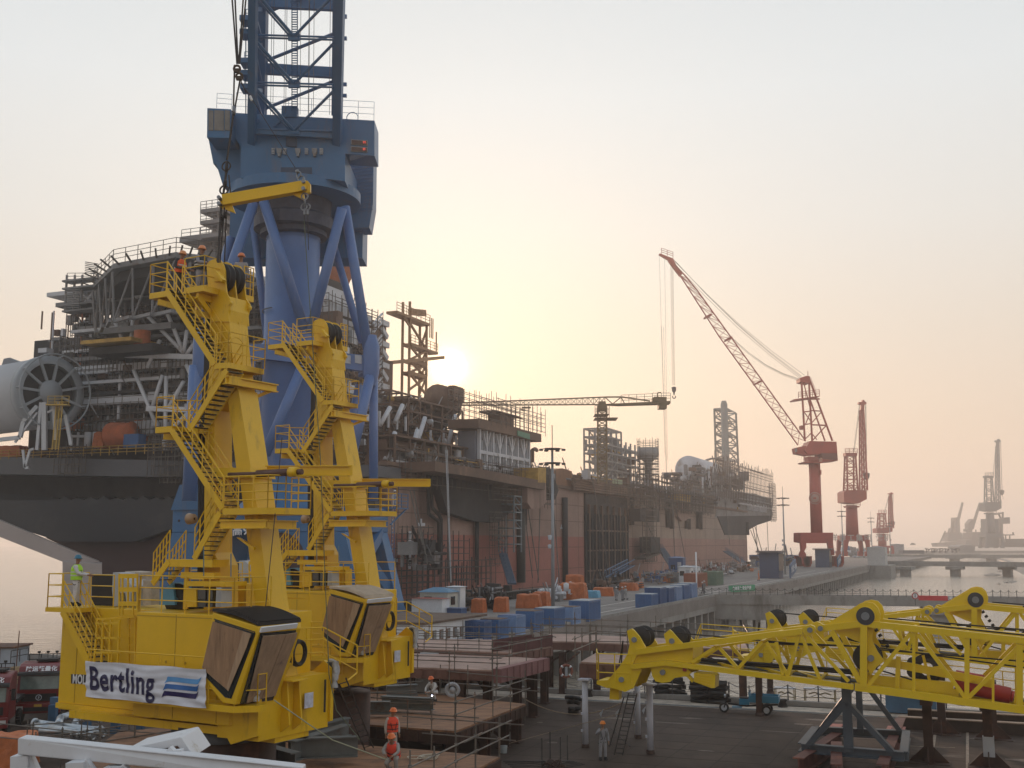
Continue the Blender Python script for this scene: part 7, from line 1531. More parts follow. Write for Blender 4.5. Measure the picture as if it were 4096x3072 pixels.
# upper platforms (about 3.4 m high)
UZ = 3.4
p2 = [d6z(-250, 770, UZ), d6z(1008, 818, UZ), d6z(1428, 720, UZ), d6z(1010, 690, UZ), d6z(-150, 660, UZ)]
platform('staging_platform', p2, UZ, DKP, 'long pinkish plate platform right behind the farther crane base', [p2[2] , d6z(1290, 762, UZ), d6z(1010, 800, UZ), d6z(500, 800, UZ), d6z(200, 790, UZ), d6z(760, 805, UZ)])
p3 = [d6z(-200, 610, UZ + .25), d6z(1180, 668, UZ + .25), d6z(1520, 612, UZ + .25), d6z(1340, 560, UZ + .25), d6z(-100, 540, UZ + .25)]
platform('staging_platform', p3, UZ + .25, DKP, 'pinkish plate platform with raised stiffener row second behind the crane', [p3[2], d6z(1400, 620, UZ)])
p4 = [d6z(1440, 568, UZ), atZ(*d7(120, 700), UZ), atZ(*d7(1320, 760), UZ), atZ(*d7(1290, 700), UZ), atZ(*d7(0, 640), UZ), d6z(1500, 508, UZ)]
platform('staging_platform', p4, UZ, DKP, 'far pinkish plate walkway reaching right behind the yellow boom tip', [p4[0], p4[2], p4[1], d6z(1560, 590, UZ)])
p5 = [atZ(*d7(42, 850), 4.2), atZ(*d7(400, 870), 4.2), atZ(*d7(400, 790), 4.2), atZ(*d7(160, 782), 4.2)]
r5, _ = platform('staging_platform', p5, 4.2, DKP, 'small brown edged landing at the head of the nearer yellow boom', False, .75)
# raised stiffeners on p3
mb = MB(); a_, b_ = V((p3[1].x, p3[1].y, UZ + .27)), V((p3[2].x, p3[2].y, UZ + .27))
for off in (0, 1.3):
    for k in range(2): mb.bar(a_ + ZU * .35 - QN * off, b_ + ZU * .35 - QN * off, .12, .7)
a2, b2 = V((p2[1].x, p2[1].y, UZ - .3)), V((p2[2].x, p2[2].y, UZ - .3)); mb.bar(a2 + QN * .25, b2 + QN * .25, .5, .75)
for k in range(9): p = a2.lerp(b2, k / 8) + QN * .52; mb.bar(p - ZU * .35, p + ZU * .35, .06, .1)
tag(mb.build('primer_girders', mat('girder_primer', (.22, .10, .10), .7, 0, .2, 1.2)), 'red brown primer girders edging the upper platforms', 'girders')
srail([[d6z(240, 930, PZ + .9), d6z(1050, 975, PZ + .9)]], PZ + 1.6, 'dark tube rail along the near edge of the long pinkish platform', 1.0, 1.0, 1)
srail([[p0[3], p0[2], p0[1]]], PZ, 'long scaffold railing round the corner of the nearest timber platform', 1.25, 1.4, 2)
srail([[p0[4], p0[3]]], PZ, 'scaffold railing slanting across the bottom edge by the crouching worker', 1.25, 1.0, 3)
srail([[p1[1], p1[2], p1[3]]], PZ, 'scaffold railing along the sloping right edge of the middle platform', 1.3, 1.2, 4)
srail([[p1[0], p1[1]]], PZ, 'scaffold railing in front of the middle rust platform', 1.2, 1.3, 5)
srail([[p2[0], p2[1], p2[2]]], UZ, 'scaffold railing along the near edge of the long pinkish platform', 1.15, .8, 6)
srail([[p3[0], p3[1], p3[2], p3[3]]], UZ + .25, 'scaffold railing round the platform with raised stiffeners', 1.15, .8, 7)
srail([[p3[4], p3[3]], [p2[4], p2[3]]], UZ, 'scaffold railings along the far edges of the upper platforms', 1.1, .8, 8)
srail([[p4[0], p4[1], p4[2]]], UZ, 'scaffold railing on the near edge of the far pinkish walkway', 1.15, .9, 9)
srail([[p4[5], p4[4], p4[3], p4[2]]], UZ, 'scaffold railing on the far edge of the far pinkish walkway', 1.15, .9, 10)
srail([[p5[0] + V((-.3, -.2, 0)), p5[3], p5[2]]], 4.2, 'scaffold tubes round the small landing by the boom head', 1.2, 1.6, 11, post=1.8)
srail([[atZ(*l6(-60, 1270), 2.2), atZ(*l6(860, 1360), 2.2)], [atZ(*l6(280, 1290), 2.2), atZ(*l6(1500, 1190), 2.2)], [atZ(*l6(300, 1400), 2.2), atZ(*l6(1560, 1225), 2.2)]], .9, 'crossing scaffold tubes in front of the silver pipes at lower left', 1.3, .8, 12)
srail([[atZ(*l6(850, 1360), 1.6), atZ(*l6(2149, 1480), 1.6)]], 1.3, 'scaffold railing in front of the nearer crane base', 1.0, .8, 13)
srail([[d6z(-420, 1120, 1.9), d6z(300, 1090, 1.9)], [d6z(-450, 1180, 1.9), d6z(480, 1200, 1.9)]], 1.9, 'scaffold rails crossing behind the standing worker', 1.0, 1.0, 14)
mb = MB()
for x, y0, y1 in ((60, 1600, 1900), (210, 1640, 1900)): pass
# steel grillage beams under the cranes
GB = mat('grillage_grey', (.13, .145, .15), .6, .2, .2, 1, (.10, .07, .05), .1)
def g4(x, y, z): return atZ(760 + x / 2.37, 2360 + y / 2.37, z)
gr = []
for i, (p, q) in enumerate((((950, 1530), (1480, 1360)), ((930, 1500), (1590, 1480)), ((700, 1560), (1000, 1645)), ((1100, 1380), (1500, 1290)), ((600, 1600), (900, 1500)))):
    a_, b_ = g4(*p, 2.6), g4(*q, 2.6); o = MB().ibeam(a_, b_, .42, .75, .05).build('support_beam', GB); tag(o, ['grey steel beam on the platform running away under the nearer crane', 'grey steel beam lying across in front of the nearer crane', 'short grey beam at the near end of the grillage', 'grey beam farthest back under the crane base', 'grey beam at lower left of the crane base'][i], 'beam', 'grillage beams under the nearer crane')
for i, (p, q) in enumerate((((100, 1000), (360, 985)), ((60, 1090), (500, 1110)), ((-40, 1140), (130, 1140)))):
    a_, b_ = d6z(*p, 2.4), d6z(*q, 2.4); o = MB().ibeam(a_, b_, .42, .6, .05).build('support_beam', GB); tag(o, ['grey beam behind the welder under the farther crane', 'long grey beam the welder works at', 'grey beam stub left of the standing worker'][i], 'beam', 'grillage beams by the welder')
mb = MB(); cb = V((crane.location.x, crane.location.y, 0)); c2b = V((crane2.location.x, crane2.location.y, 0))
for nm, cb_, lb in (('pedestal_block', cloc(bF - 3.4, 2.0, 0), 'dark round support block under the nearer crane'), ('pedestal_block', cloc(bF - 3.4, 2.0, 0) + V((1.75, 12.5, 0)), 'dark round support block under the farther crane')):
    mb = MB(); mb.lathe((cb_.x, cb_.y, 0), ZU, [(.0, 1.9), (zlo - .5, 1.9), (zlo - .5, 0)], 28); tag(mb.build(nm, BRN), lb, 'support')
mb = MB(); rnd = random.Random(4)
for k in range(26):
    c_ = d6z(rnd.uniform(-400, 900), rnd.uniform(880, 1000), 0); mb.box(c_ + ZU * rnd.uniform(.3, 1.2), (rnd.uniform(.3, 1.6), rnd.uniform(.2, .8), rnd.uniform(.3, 1.6)), rnd.uniform(0, 3))
tag(mb.build('stored_parts', BRN), 'dark stacked parts stored beneath the long pinkish platform', 'goods')
mb = MB(); mb.prism([d6z(380, 900, 1.9) + V((0, .5, 0)), d6z(552, 895, 1.9) + V((0, .5, 0)), d6z(552, 895, 1.9) + V((0, .5, 1.6)), d6z(380, 900, 1.9) + V((0, .5, 1.6))], (0, .1, 0)); tag(mb.build('corrugated_sheet', LGR), 'pale corrugated sheet standing behind the welder', 'sheet')
# rope, coil and loose stuff
mb = MB(); c_ = d6z(415, 1580, PZ)
for k in range(9): mb.ring(c_ + V((rnd.uniform(-.3, .3), rnd.uniform(-.1, .1), .04 + k * .012)), (rnd.uniform(-.15, .15), 0, 1), rnd.uniform(.25, .42), .018, 14, 4)
tag(mb.build('rope_coil', mat('rope_white', (.55, .5, .42), .8)), 'pale coiled rope lying on the nearest timber platform', 'rope')
mb = MB(); c_ = d6z(665, 1060, 2.0) + ZU * .1; mb.ring(c_ + ZU * .35, (0, 1, .1), .33, .1, 20, 6); mb.lathe(c_ + ZU * .35, (0, 1, .1), [(-.1, 0), (-.1, .15), (.1, .15), (.1, 0)], 12); tag(mb.build('cable_reel', LGR), 'small white cable reel on the middle platform near the welder', 'reel')
mb = MB(); c_ = d6z(640, 1655, .0)
mb = MB(); c_ = atY(2265, 2684, 66)
mb.ring(c_, (0, 1, 0), .33, .075, 24, 8); lb_ = mb.build('life_ring', mat('life_ring_red', (.26, .09, .06), .6)); tag(lb_, 'faded red and white life ring hung under the far walkway', 'life ring')
mb = MB(); mb.box(c_ + V((0, -.05, -.02)), (.14, .1, .5)); mb.build('hanging_bag', LGR, lb_)
for k in range(4): a_ = k * 1.57 + .78; MB().disc(c_ + V((.33 * math.cos(a_), 0, .33 * math.sin(a_))), (-math.sin(a_), 0, math.cos(a_)), .083, .1, 10).build('white_band', WHT, lb_)
# people -----------------------------------------------------------------
SKIN = mat('skin', (.30, .16, .10), .6, 0, .05)
def skinmesh(name, nodes, edges, radii, m_, parent, loc, sub=2):
    me = bpy.data.meshes.new(name); me.from_pydata([tuple(V(n) ) for n in nodes], edges, []); me.materials.append(m_)
    o = bpy.data.objects.new(name, me); COL.objects.link(o)
    md = o.modifiers.new('skin', 'SKIN'); md.use_smooth_shade = True
    for i, r_ in enumerate(radii):
        sv = me.skin_vertices[0].data[i]; sv.radius = (r_, r_) if not isinstance(r_, tuple) else r_
    me.skin_vertices[0].data[0].use_root = True
    ss_ = o.modifiers.new('sub', 'SUBSURF'); ss_.levels = sub; ss_.render_levels = sub
    if parent is not None: o.parent = parent
    else: o.location = loc
    return o
def person(loc, rz, label, suit, pose=None, vest=None, helmet=(.65, .16, .02), scale=1.0, fingers=True, strap=False, group=None, vestkind='vest'):
    P = dict(pel=(0, 0, .95), ch=(0, 0, 1.28), nk=(0, 0, 1.47), hd=(0, -.02, 1.64), shL=(.19, 0, 1.40), elL=(.26, .02, 1.12), haL=(.25, -.08, .87), shR=(-.19, 0, 1.40), elR=(-.26, .02, 1.12), haR=(-.25, -.08, .87), hpL=(.10, 0, .90), knL=(.12, -.02, .50), anL=(.13, .03, .09), toL=(.14, -.14, .04), hpR=(-.10, 0, .90), knR=(-.12, -.02, .50), anR=(-.13, .03, .09), toR=(-.14, -.14, .04), face=(0, -1, 0))
    P.update(pose or {})
    root = empty('person', loc, rz, label, 'person', group); root.scale = (scale,) * 3
    v = lambda k: V(P[k])
    suit_m = mat('suit_%s' % '_'.join('%d' % int(100 * c_) for c_ in suit), suit, .85, 0, .15, 4)
    names = ['pel', 'ch', 'nk', 'shL', 'elL', 'haL', 'shR', 'elR', 'haR', 'hpL', 'knL', 'anL', 'hpR', 'knR', 'anR']
    # bare body: neck, head, hands carried on a thin core so it stays one surface
    bn = names + ['hd', 'toL', 'toR']; idx = {n: i for i, n in enumerate(bn)}
    nodes = [v(n) for n in bn]; rad = {'pel': .11, 'ch': .12, 'nk': .058, 'shL': .06, 'elL': .042, 'haL': .032, 'shR': .06, 'elR': .042, 'haR': .032, 'hpL': .08, 'knL': .055, 'anL': .04, 'hpR': .08, 'knR': .055, 'anR': .04, 'hd': .075, 'toL': .035, 'toR': .035}
    ed = [('pel', 'ch'), ('ch', 'nk'), ('nk', 'hd'), ('ch', 'shL'), ('shL', 'elL'), ('elL', 'haL'), ('ch', 'shR'), ('shR', 'elR'), ('elR', 'haR'), ('pel', 'hpL'), ('hpL', 'knL'), ('knL', 'anL'), ('anL', 'toL'), ('pel', 'hpR'), ('hpR', 'knR'), ('knR', 'anR'), ('anR', 'toR')]
    edges = [(idx[a], idx[b]) for a, b in ed]; radii = [rad[n] for n in bn]
    fc = V(P['face']).normalized(); side = fc.cross(ZU).normalized(); hd = v('hd')
    def addn(p, r_, par): nodes.append(p); radii.append(r_); edges.append((par, len(nodes) - 1)); return len(nodes) - 1
    cr = addn(hd + ZU * .11, .085, idx['hd']); addn(hd + fc * .055 + ZU * .03, .06, idx['hd'])
    for S in 'LR':
        ha, el = v('ha' + S), v('el' + S); d_ = (ha - el).normalized(); palm = addn(ha + d_ * .07, .03, idx['ha' + S]); w_ = d_.cross(side if abs(d_.dot(side)) < .9 else ZU).normalized()
        if fingers:
            for k in range(4):
                o_ = w_ * (-.03 + .02 * k); L_ = (.075, .09, .082, .06)[k]; b1 = addn(ha + d_ * .115 + o_, .010, palm); addn(ha + d_ * (.115 + L_ * .7) + o_ - side * (.012 if S == 'L' else -.012), .008, b1)
            t1 = addn(ha + d_ * .05 + w_ * -.045 + fc * .01, .012, palm); addn(ha + d_ * .09 + w_ * -.06 + fc * .015, .010, t1)
    body = skinmesh('body', nodes, edges, radii, SKIN, root, loc, 1)
    mb = MB(); fz = hd + fc * .10
    for s_ in (-1, 1): mb.lathe(hd + fc * .098 + side * .033 * s_ + ZU * .035, fc, [(0, .013), (.01, .011), (.014, 0)], 8)
    mb.bar(hd + fc * .113 - side * .025 - ZU * .045, hd + fc * .113 + side * .025 - ZU * .045, .012, .01); mb.build('eyes_and_mouth', BLK, None).parent = root
    mb = MB(); mb.prism([hd + fc * .115 + ZU * .03, hd + fc * .15 - ZU * .01, hd + fc * .12 - ZU * .015], side * .02)
    for s_ in (-1, 1): mb.lathe(hd + side * .092 * s_ + ZU * .01, side * s_, [(0, .0), (0, .028), (.018, .03), (.02, 0)], 8)
    mb.build('nose_and_ears', SKIN, None).parent = root
    # coverall follows the same skeleton a little wider
    cn = list(names); ci = {n: i for i, n in enumerate(cn)}; cnodes = [v(n) for n in cn]
    cnodes[ci['nk']] = v('nk') - ZU * .05
    cr_ = {'pel': (.165, .13), 'ch': (.19, .135), 'nk': .085, 'shL': .085, 'elL': .062, 'haL': .048, 'shR': .085, 'elR': .062, 'haR': .048, 'hpL': .115, 'knL': .083, 'anL': .068, 'hpR': .115, 'knR': .083, 'anR': .068}
    ced = [e for e in ed if 'hd' not in e and 'toL' not in e and 'toR' not in e]
    skinmesh('coverall', cnodes, [(ci[a], ci[b]) for a, b in ced], [cr_[n] for n in cn], suit_m, root, loc)
    mb = MB()
    for S in 'LR':
        a_, t_ = v('an' + S), v('to' + S); d_ = (t_ - a_); d_.z = 0; d_.normalize(); s_ = d_.cross(ZU)
        mb.prism([a_ - d_ * .09 - s_ * .05 - ZU * .09, a_ + d_ * .20 - s_ * .05 - ZU * .09, a_ + d_ * .20 - s_ * .05 - ZU * .03, a_ + d_ * .05 - s_ * .05 + ZU * .06, a_ - d_ * .08 - s_ * .05 + ZU * .06], s_ * .10)
    mb.build('boots', BLK, None).parent = root
    mb = MB(); hc = hd + ZU * .075; upv = (v('hd') - v('nk')).normalized() * .4 + ZU * .6; upv.normalize()
    mb.lathe(hc, upv, [(-.03, .118), (-.025, .155), (-.005, .150), (.0, .128), (.06, .118), (.105, .08), (.125, 0)], 18); mb.lathe(hc + fc * .07 - upv * .015, upv, [(0, .0), (0, .10), (.012, .10), (.012, 0)], 12)
    mb.build('helmet', mat('helmet_%d_%d_%d' % tuple(int(99 * c_) for c_ in helmet), helmet, .35, 0, .05), None).parent = root
    if vest:
        vm = mat('vest_%d_%d_%d' % tuple(int(99 * c_) for c_ in vest), vest, .8, 0, .12, 3)
        pel, ch, nk = v('pel'), v('ch'), v('nk'); ax_ = (nk - pel).normalized(); sd_ = (v('shL') - v('shR')).normalized(); fr_ = sd_.cross(ax_).normalized(); mb = MB(); vs = []; n = 18
        prof = [(-.02, .23, .2), (.15, .232, .205), (.30, .24, .21), (.42, .235, .19), (.50, .17, .13), (.53, .1, .1)]
        for h_, a_, b_ in prof:
            for k in range(n): an = 2 * math.pi * k / n; vs.append(pel + ax_ * (h_ * (nk - pel).length / .52) + sd_ * a_ * math.cos(an) + fr_ * b_ * math.sin(an))
        mb.add(vs, [(i * n + k, i * n + (k + 1) % n, (i + 1) * n + (k + 1) % n, (i + 1) * n + k) for i in range(len(prof) - 1) for k in range(n)], True); vo = mb.build('vest', vm, None); vo.parent = root
        mb = MB()
        if vestkind == 'vest':
            for h_ in (.12, .24):
                vs = []; 
                for k in range(n): an = 2 * math.pi * k / n; vs += [pel + ax_ * h_ + sd_ * .237 * math.cos(an) + fr_ * .21 * math.sin(an), pel + ax_ * (h_ + .045) + sd_ * .24 * math.cos(an) + fr_ * .213 * math.sin(an)]
                mb.add(vs, [(2 * k, 2 * ((k + 1) % n), 2 * ((k + 1) % n) + 1, 2 * k + 1) for k in range(n)])
            mb.build('reflective_band', mat('reflective_silver', (.6, .6, .58), .4), None).parent = root
        else:
            for h_ in (.10, .26): mb.ring(pel + ax_ * h_, ax_, .225, .018, 16, 4)
            mb.build('buckle_straps', BLK, None).parent = root
    if strap:
        mb = MB(); pel, nk = v('pel'), v('nk'); sd_ = (v('shL') - v('shR')).normalized(); fr_ = sd_.cross(ZU).normalized()
        for s_ in (-1, 1):
            mb.path([nk + sd_ * .10 * s_ - ZU * .03, nk + sd_ * .12 * s_ + fr_ * .18 - ZU * .2, pel + sd_ * .05 * s_ + fr_ * .19 + ZU * .05, pel + sd_ * .17 * s_ + ZU * .0, pel - fr_ * .17 + sd_ * .05 * s_ + ZU * .1, nk - fr_ * .18 + sd_ * .0 - ZU * .15, nk + sd_ * .10 * s_ - ZU * .03], .016, 4)
            mb.path([v('hp' + ('L' if s_ > 0 else 'R')) + fr_ * .12 - ZU * .05, v('hp' + ('L' if s_ > 0 else 'R')) + sd_ * s_ * .12 - ZU * .15, v('hp' + ('L' if s_ > 0 else 'R')) - fr_ * .12 - ZU * .08], .016, 4)
        mb.build('harness', BLK, None).parent = root
    return root
GRYS = (.25, .25, .27)
person(atZ(*d6(1960, 1590), 0), R(8), 'worker in grey coverall and orange helmet standing alone, one hand raised to his face', GRYS, dict(elR=(-.34, -.06, 1.20), haR=(-.14, -.20, 1.42), elL=(.27, .04, 1.12), haL=(.27, -.06, .86)), None, (.70, .20, .02), 1.0, strap=True)
person(atZ(1567, 3028, PZ) , R(25), 'worker in orange life vest and white sleeves standing on the nearest timber platform', (.42, .38, .34), dict(elR=(-.27, -.02, 1.14), haR=(-.26, -.02, .86), hd=(.02, -.05, 1.64), knR=(-.1, -.1, .5), anR=(-.1, -.05, .09), toR=(-.1, -.2, .04), face=(.35, -1, -.2)), (.75, .07, .03), (.70, .16, .03), 1.04, strap=True, vestkind='life')
person(atZ(1572, 3090, PZ), R(-10), 'crouching worker in orange life vest at the bottom edge of the picture', (.30, .29, .28), dict(pel=(0, .1, .52), ch=(0, -.08, .82), nk=(0, -.18, .98), hd=(0, -.26, 1.13), shL=(.19, -.12, .92), elL=(.26, -.3, .72), haL=(.12, -.48, .62), shR=(-.19, -.12, .92), elR=(-.27, -.32, .74), haR=(-.14, -.5, .66), hpL=(.1, .1, .48), knL=(.17, -.32, .50), anL=(.15, -.1, .09), toL=(.16, -.28, .04), hpR=(-.1, .1, .48), knR=(-.16, -.3, .34), anR=(-.14, .05, .09), toR=(-.14, -.12, .04), face=(0, -1, -.5)), (.75, .07, .04), (.70, .16, .03), 1.1, vestkind='life')
w_ = person(d6z(505, 1085, 1.95), R(-35), 'welder in white coverall and orange helmet crouching over the grey beam', (.50, .50, .50), dict(pel=(0, .1, .45), ch=(0, -.1, .78), nk=(0, -.18, .94), hd=(0, -.24, 1.08), shL=(.19, -.13, .88), elL=(.25, -.3, .62), haL=(.1, -.5, .5), shR=(-.19, -.13, .88), elR=(-.27, -.32, .66), haR=(-.12, -.52, .5), hpL=(.1, .1, .42), knL=(.2, -.3, .50), anL=(.18, -.1, .09), toL=(.19, -.26, .04), hpR=(-.1, .1, .42), knR=(-.2, -.3, .45), anR=(-.18, -.08, .09), toR=(-.19, -.24, .04), face=(0, -1, -.4)), None, (.75, .14, .02), 1.05)
ac = MB().lathe(d6z(488, 1046, 2.5), ZU, [(0, 0), (.02, .04), (.06, .05), (.1, 0)], 8).build('welding_arc', mat('arc_light', (.8, .8, .9), .5, emit=((.75, .8, 1), 12))); tag(ac, 'small bright welding arc in front of the crouching welder', 'arc')
person(cp(300, 2424, .55) * 1.0, R(95), 'worker in yellow green vest, white clothes and blue helmet on the nearer crane side landing', (.62, .62, .66), dict(elR=(-.24, -.1, 1.16), haR=(-.12, -.42, 1.10), elL=(.24, -.1, 1.16), haL=(.12, -.42, 1.10), face=(-.2, -1, 0)), (.42, .75, .05), (.03, .16, .26), 1.03, strap=True)
zP = z1
person(V((cp(716, 1165, 1.9).x, cp(716, 1165, 1.9).y, zP)), R(70), 'worker in orange and yellow vest on the nearer crane top platform', (.05, .05, .06), dict(hd=(0, -.1, 1.60), nk=(0, -.04, 1.44), haR=(-.2, -.35, 1.05), haL=(.2, -.35, 1.05), face=(0, -1, -.3)), (.75, .13, .04), (.72, .30, .12), 1.03)
person(V((cp(800, 1165, 2.1).x, cp(800, 1165, 2.1).y, zP)), R(60), 'worker with grey sleeves and black vest, tallest beside the crane sheaves', (.28, .28, .33), dict(haR=(-.15, -.42, 1.12), haL=(.15, -.4, 1.1), elL=(.26, -.12, 1.16), elR=(-.26, -.12, 1.16), face=(.1, -1, -.2)), (.03, .04, .05), (.72, .26, .10), 1.08)
person(V((cp(960, 1190, 3.0).x, cp(960, 1190, 3.0).y, zP - .1)), R(10), 'worker of whom only an orange helmet and face show behind the sheave plates', (.3, .3, .33), None, None, (.72, .22, .08), 1.0)
# far people on the quay
for i, (x, y, lb, su, hm, k) in enumerate(((2466, 2402, 'left one of three grey clad workers walking on the quay', GRYS, (.6, .6, .6), 1), (2490, 2402, 'middle one of three grey clad workers walking on the quay', (.2, .2, .22), (.5, .5, .5), 1), (2503, 2398, 'right one of three grey clad workers walking on the quay', (.33, .33, .33), (.5, .5, .5), 1), (2811, 2376, 'nearer worker in dark clothes standing at the bridge corner', (.07, .07, .09), (.5, .5, .5), 1), (2818, 2370, 'second worker in grey close behind at the bridge corner', (.2, .2, .2), (.5, .5, .5), 1), (2120, 2424, 'man in dark jacket in front of the orange tarp left of the lamp mast', (.06, .06, .08), (.2, .2, .2), 1), (2142, 2426, 'man in grey beside the lamp mast tarp', (.35, .35, .36), (.4, .4, .4), 1), (2345, 2392, 'person in pale grey bending beside the blue sheet', (.4, .4, .42), (.5, .5, .5), 1), (3035, 2322, 'worker in orange suit standing near the gatehouse', (.6, .16, .04), (.7, .2, .05), 1.1), (3050, 2310, 'second orange worker next to the gatehouse wall', (.6, .18, .05), (.7, .2, .05), 1.1), (3060, 2312, 'third worker by the gatehouse in dark clothes', (.1, .1, .1), (.6, .2, .05), 1.1))):
    ph = (-1) ** i; person(atZ(x, y, ZQ), R(160 + 35 * i), lb, su, dict(knL=(.12, -.14 * ph, .52), anL=(.13, -.1 * ph, .10), toL=(.14, -.25 * ph, .05), anR=(-.13, .2 * ph, .09), toR=(-.13, .05 * ph, .04)), None, hm, k, fingers=False, group='people on the quay')
person(Q(s0 + 9, t1 + 2.0, 13.95) * 1.0 if 0 else Q(.6, -20.0, 13.95), R(10), 'worker in pale overalls on the blue crane side platform', (.5, .5, .52), None, None, (.6, .6, .6), 1.0, fingers=False)
# ---------------- yellow lattice booms lying on trestles ----------------
BP0 = V((5.9, 56, 0)); BW = 2.3
def q7(x, y, a=0.0): return onp(*d7(x, y), BP0 + QD * a, QD)
def q8(x, y, a=0.0): return onp(*d8(x, y), BP0 + QD * a, QD)
def member(mb, p, q, w_=.16, h_=None): mb.bar(p, q, w_, h_ or w_)
def boom():
    root = empty('crane_boom', q7(640, 1000, 1.0), 0, 'nearer yellow lattice crane boom resting on grey trestles', 'crane boom', 'yellow crane booms laid out on the yard')
    # head box with nose and basket
    for nm, poly, a0, dep in (('head_box', [(478, 765), (900, 738), (893, 860), (690, 860), (430, 893)], .15, BW - .3), ):
        mb = MB(); mb.prism([q7(x, y, a0) for x, y in poly], QD * dep); mb.build(nm, YELO, root, .02)
    for a0 in (0, BW - .16):
        mb = MB(); mb.prism([q7(x, y, 0) + QD * a0 for x, y in ((395, 615), (430, 598), (450, 612), (490, 660), (537, 742), (480, 775), (430, 893), (510, 905), (445, 1050), (380, 1080), (330, 1065), (250, 1040), (330, 900), (400, 790), (415, 720))], QD * .14); mb.build('cheek_plate', YELO, root)
        mb = MB(); mb.prism([q7(x, y, 0) + QD * a0 for x, y in ((676, 640), (720, 605), (738, 620), (790, 680), (825, 715), (700, 735), (690, 700))], QD * .12); mb.build('sheave_bracket', YELO, root)
        mb = MB(); mb.prism([q7(x, y, 0) + QD * (a0 + .05) for x, y in ((560, 880), (575, 900), (585, 960), (610, 1000), (660, 1012), (720, 1005), (755, 975), (850, 960), (885, 935), (820, 880))], QD * .12); mb.build('lower_cam', YELO, root)
    for c_, r_ in (((465, 672), .52), ((748, 672), .50)):
        for a_ in (.75, 1.5):
            mb = MB(); cc_ = q7(*c_, 0) + QD * a_; mb.lathe(cc_ - QD * .06, QD, [(0, .08), (0, r_), (.04, r_), (.06, r_ - .05), (.08, r_), (.12, r_), (.12, .08)], 26); mb.build('sheave', BLK, root)
            
    mb = MB()
    for c_ in ((452, 682), (738, 692), (668, 930), (355, 985)): mb.disc(q7(*c_, 0) - QD * .03, QD, .13, .14, 12)
    mb.build('axle_pin', GRY, root)
    mb = MB(); mb.prism([q7(x, y, .3) for x, y in ((330, 895), (440, 900), (400, 1060), (240, 1050), (165, 1020), (165, 995), (250, 990))], QD * 1.7); mb.prism([q7(x, y, .6) for x, y in ((265, 1050), (335, 1055), (332, 1140), (262, 1135))], QD * .5); mb.build('nose_box', YELO, root)
    mb = MB(); bx = [q7(430, 1030, 0), q7(180, 1020, 0), q7(168, 1010, .9), q7(168, 1010, 2.2)]; rail(mb, [V((p.x, p.y, bx[0].z + .1)) for p in bx], h=1.35, post=.8, mids=2, r=.03); mb.build('basket_rail', YELO, root)
    mb = MB(); mb.prism([q7(x, y, .1) for x, y in ((690, 915), (860, 945), (905, 990), (890, 1010), (850, 965), (700, 945))], QD * .2); mb.prism([q7(x, y, .0) for x, y in ((905, 935), (1050, 945), (1068, 960), (1062, 1050), (1035, 1050), (905, 1003))], QD * .9)
    for k in range(4): mb.bar(q7(925, 950 + k * 17, -.02), q7(1035, 960 + k * 24, -.02), .04)
    mb.build('cushion_arm', YELO, root)
    MB().prism([q7(x, y, -.02) for x, y in ((818, 898), (848, 900), (846, 925), (820, 922))], QD * .1).build('red_lamp', mat('lamp_red', (.3, .02, .02), .4), root)
    # first lattice section, near and far faces
    N1 = lambda x, y: q7(x, y, 0)
    for a_ in (0, BW):
        F = QD * a_; mb = MB(); t7 = [q7(470, 775), q8(10, 640), q8(210, 618)]
        for p, q in zip(t7, t7[1:]): mb.bar(p + F, q + F, .30, .26)
        b7 = [q7(430, 888), q7(690, 858), q7(1710, 988), q8(600, 1042)]
        for p, q in zip(b7, b7[1:]): mb.bar(p + F, q + F, .26, .24)
        mb.prism([q8(x, y) + F - QD * .1 for x, y in ((205, 605), (230, 580), (270, 568), (300, 580), (312, 605), (300, 630), (265, 645), (225, 650))], QD * .3)
        mb.prism([q8(x, y) + F - QD * .1 for x, y in ((318, 598), (330, 570), (355, 562), (395, 575), (430, 600), (400, 620), (345, 630))], QD * .3); ch = mb.build('chord', YELO, root)
        mb = MB()
        for p, q in ((q7(890, 855), q7(1062, 742)), (q7(1095, 740), q7(1238, 900)), (q7(1238, 905), q7(1420, 700)), (q7(1455, 700), q7(1615, 945)), (q7(1625, 945), q7(1702, 655)), (q8(95, 960), q8(178, 668)), (q8(205, 660), q8(340, 980)), (q8(245, 658), q8(560, 1000)), (q8(350, 630), q8(560, 1000)) if 0 else (q8(10, 700), q8(60, 950)), (q8(440, 615), q8(650, 1010))):
            mb.bar(p + F, q + F, .15, .15)
        mb.bar(q8(432, 612) + F, q8(648, 1000) + F, .26, .24); mb.build('lacing', YELO, ch)
    mb = MB()
    for p in (q7(1065, 738), q7(1420, 700), q8(0, 642), q8(178, 650), q7(1240, 905), q7(1618, 950), q8(90, 960), q8(345, 985), q7(900, 860)): mb.bar(p, p + QD * BW, .13)
    for p, q in ((q7(1240, 905), q7(900, 860)), (q7(1618, 950), q7(1240, 905)), (q8(90, 960), q7(1618, 950)), (q8(345, 985), q8(90, 960))): mb.bar(p, q + QD * BW, .11)
    for p, q in ((q7(1065, 738), q7(1420, 700)), (q7(1420, 700), q8(0, 642)), (q8(0, 642), q8(178, 650))): mb.bar(p, q + QD * BW, .10)
    mb.build('cross_lacing', YELO, root)
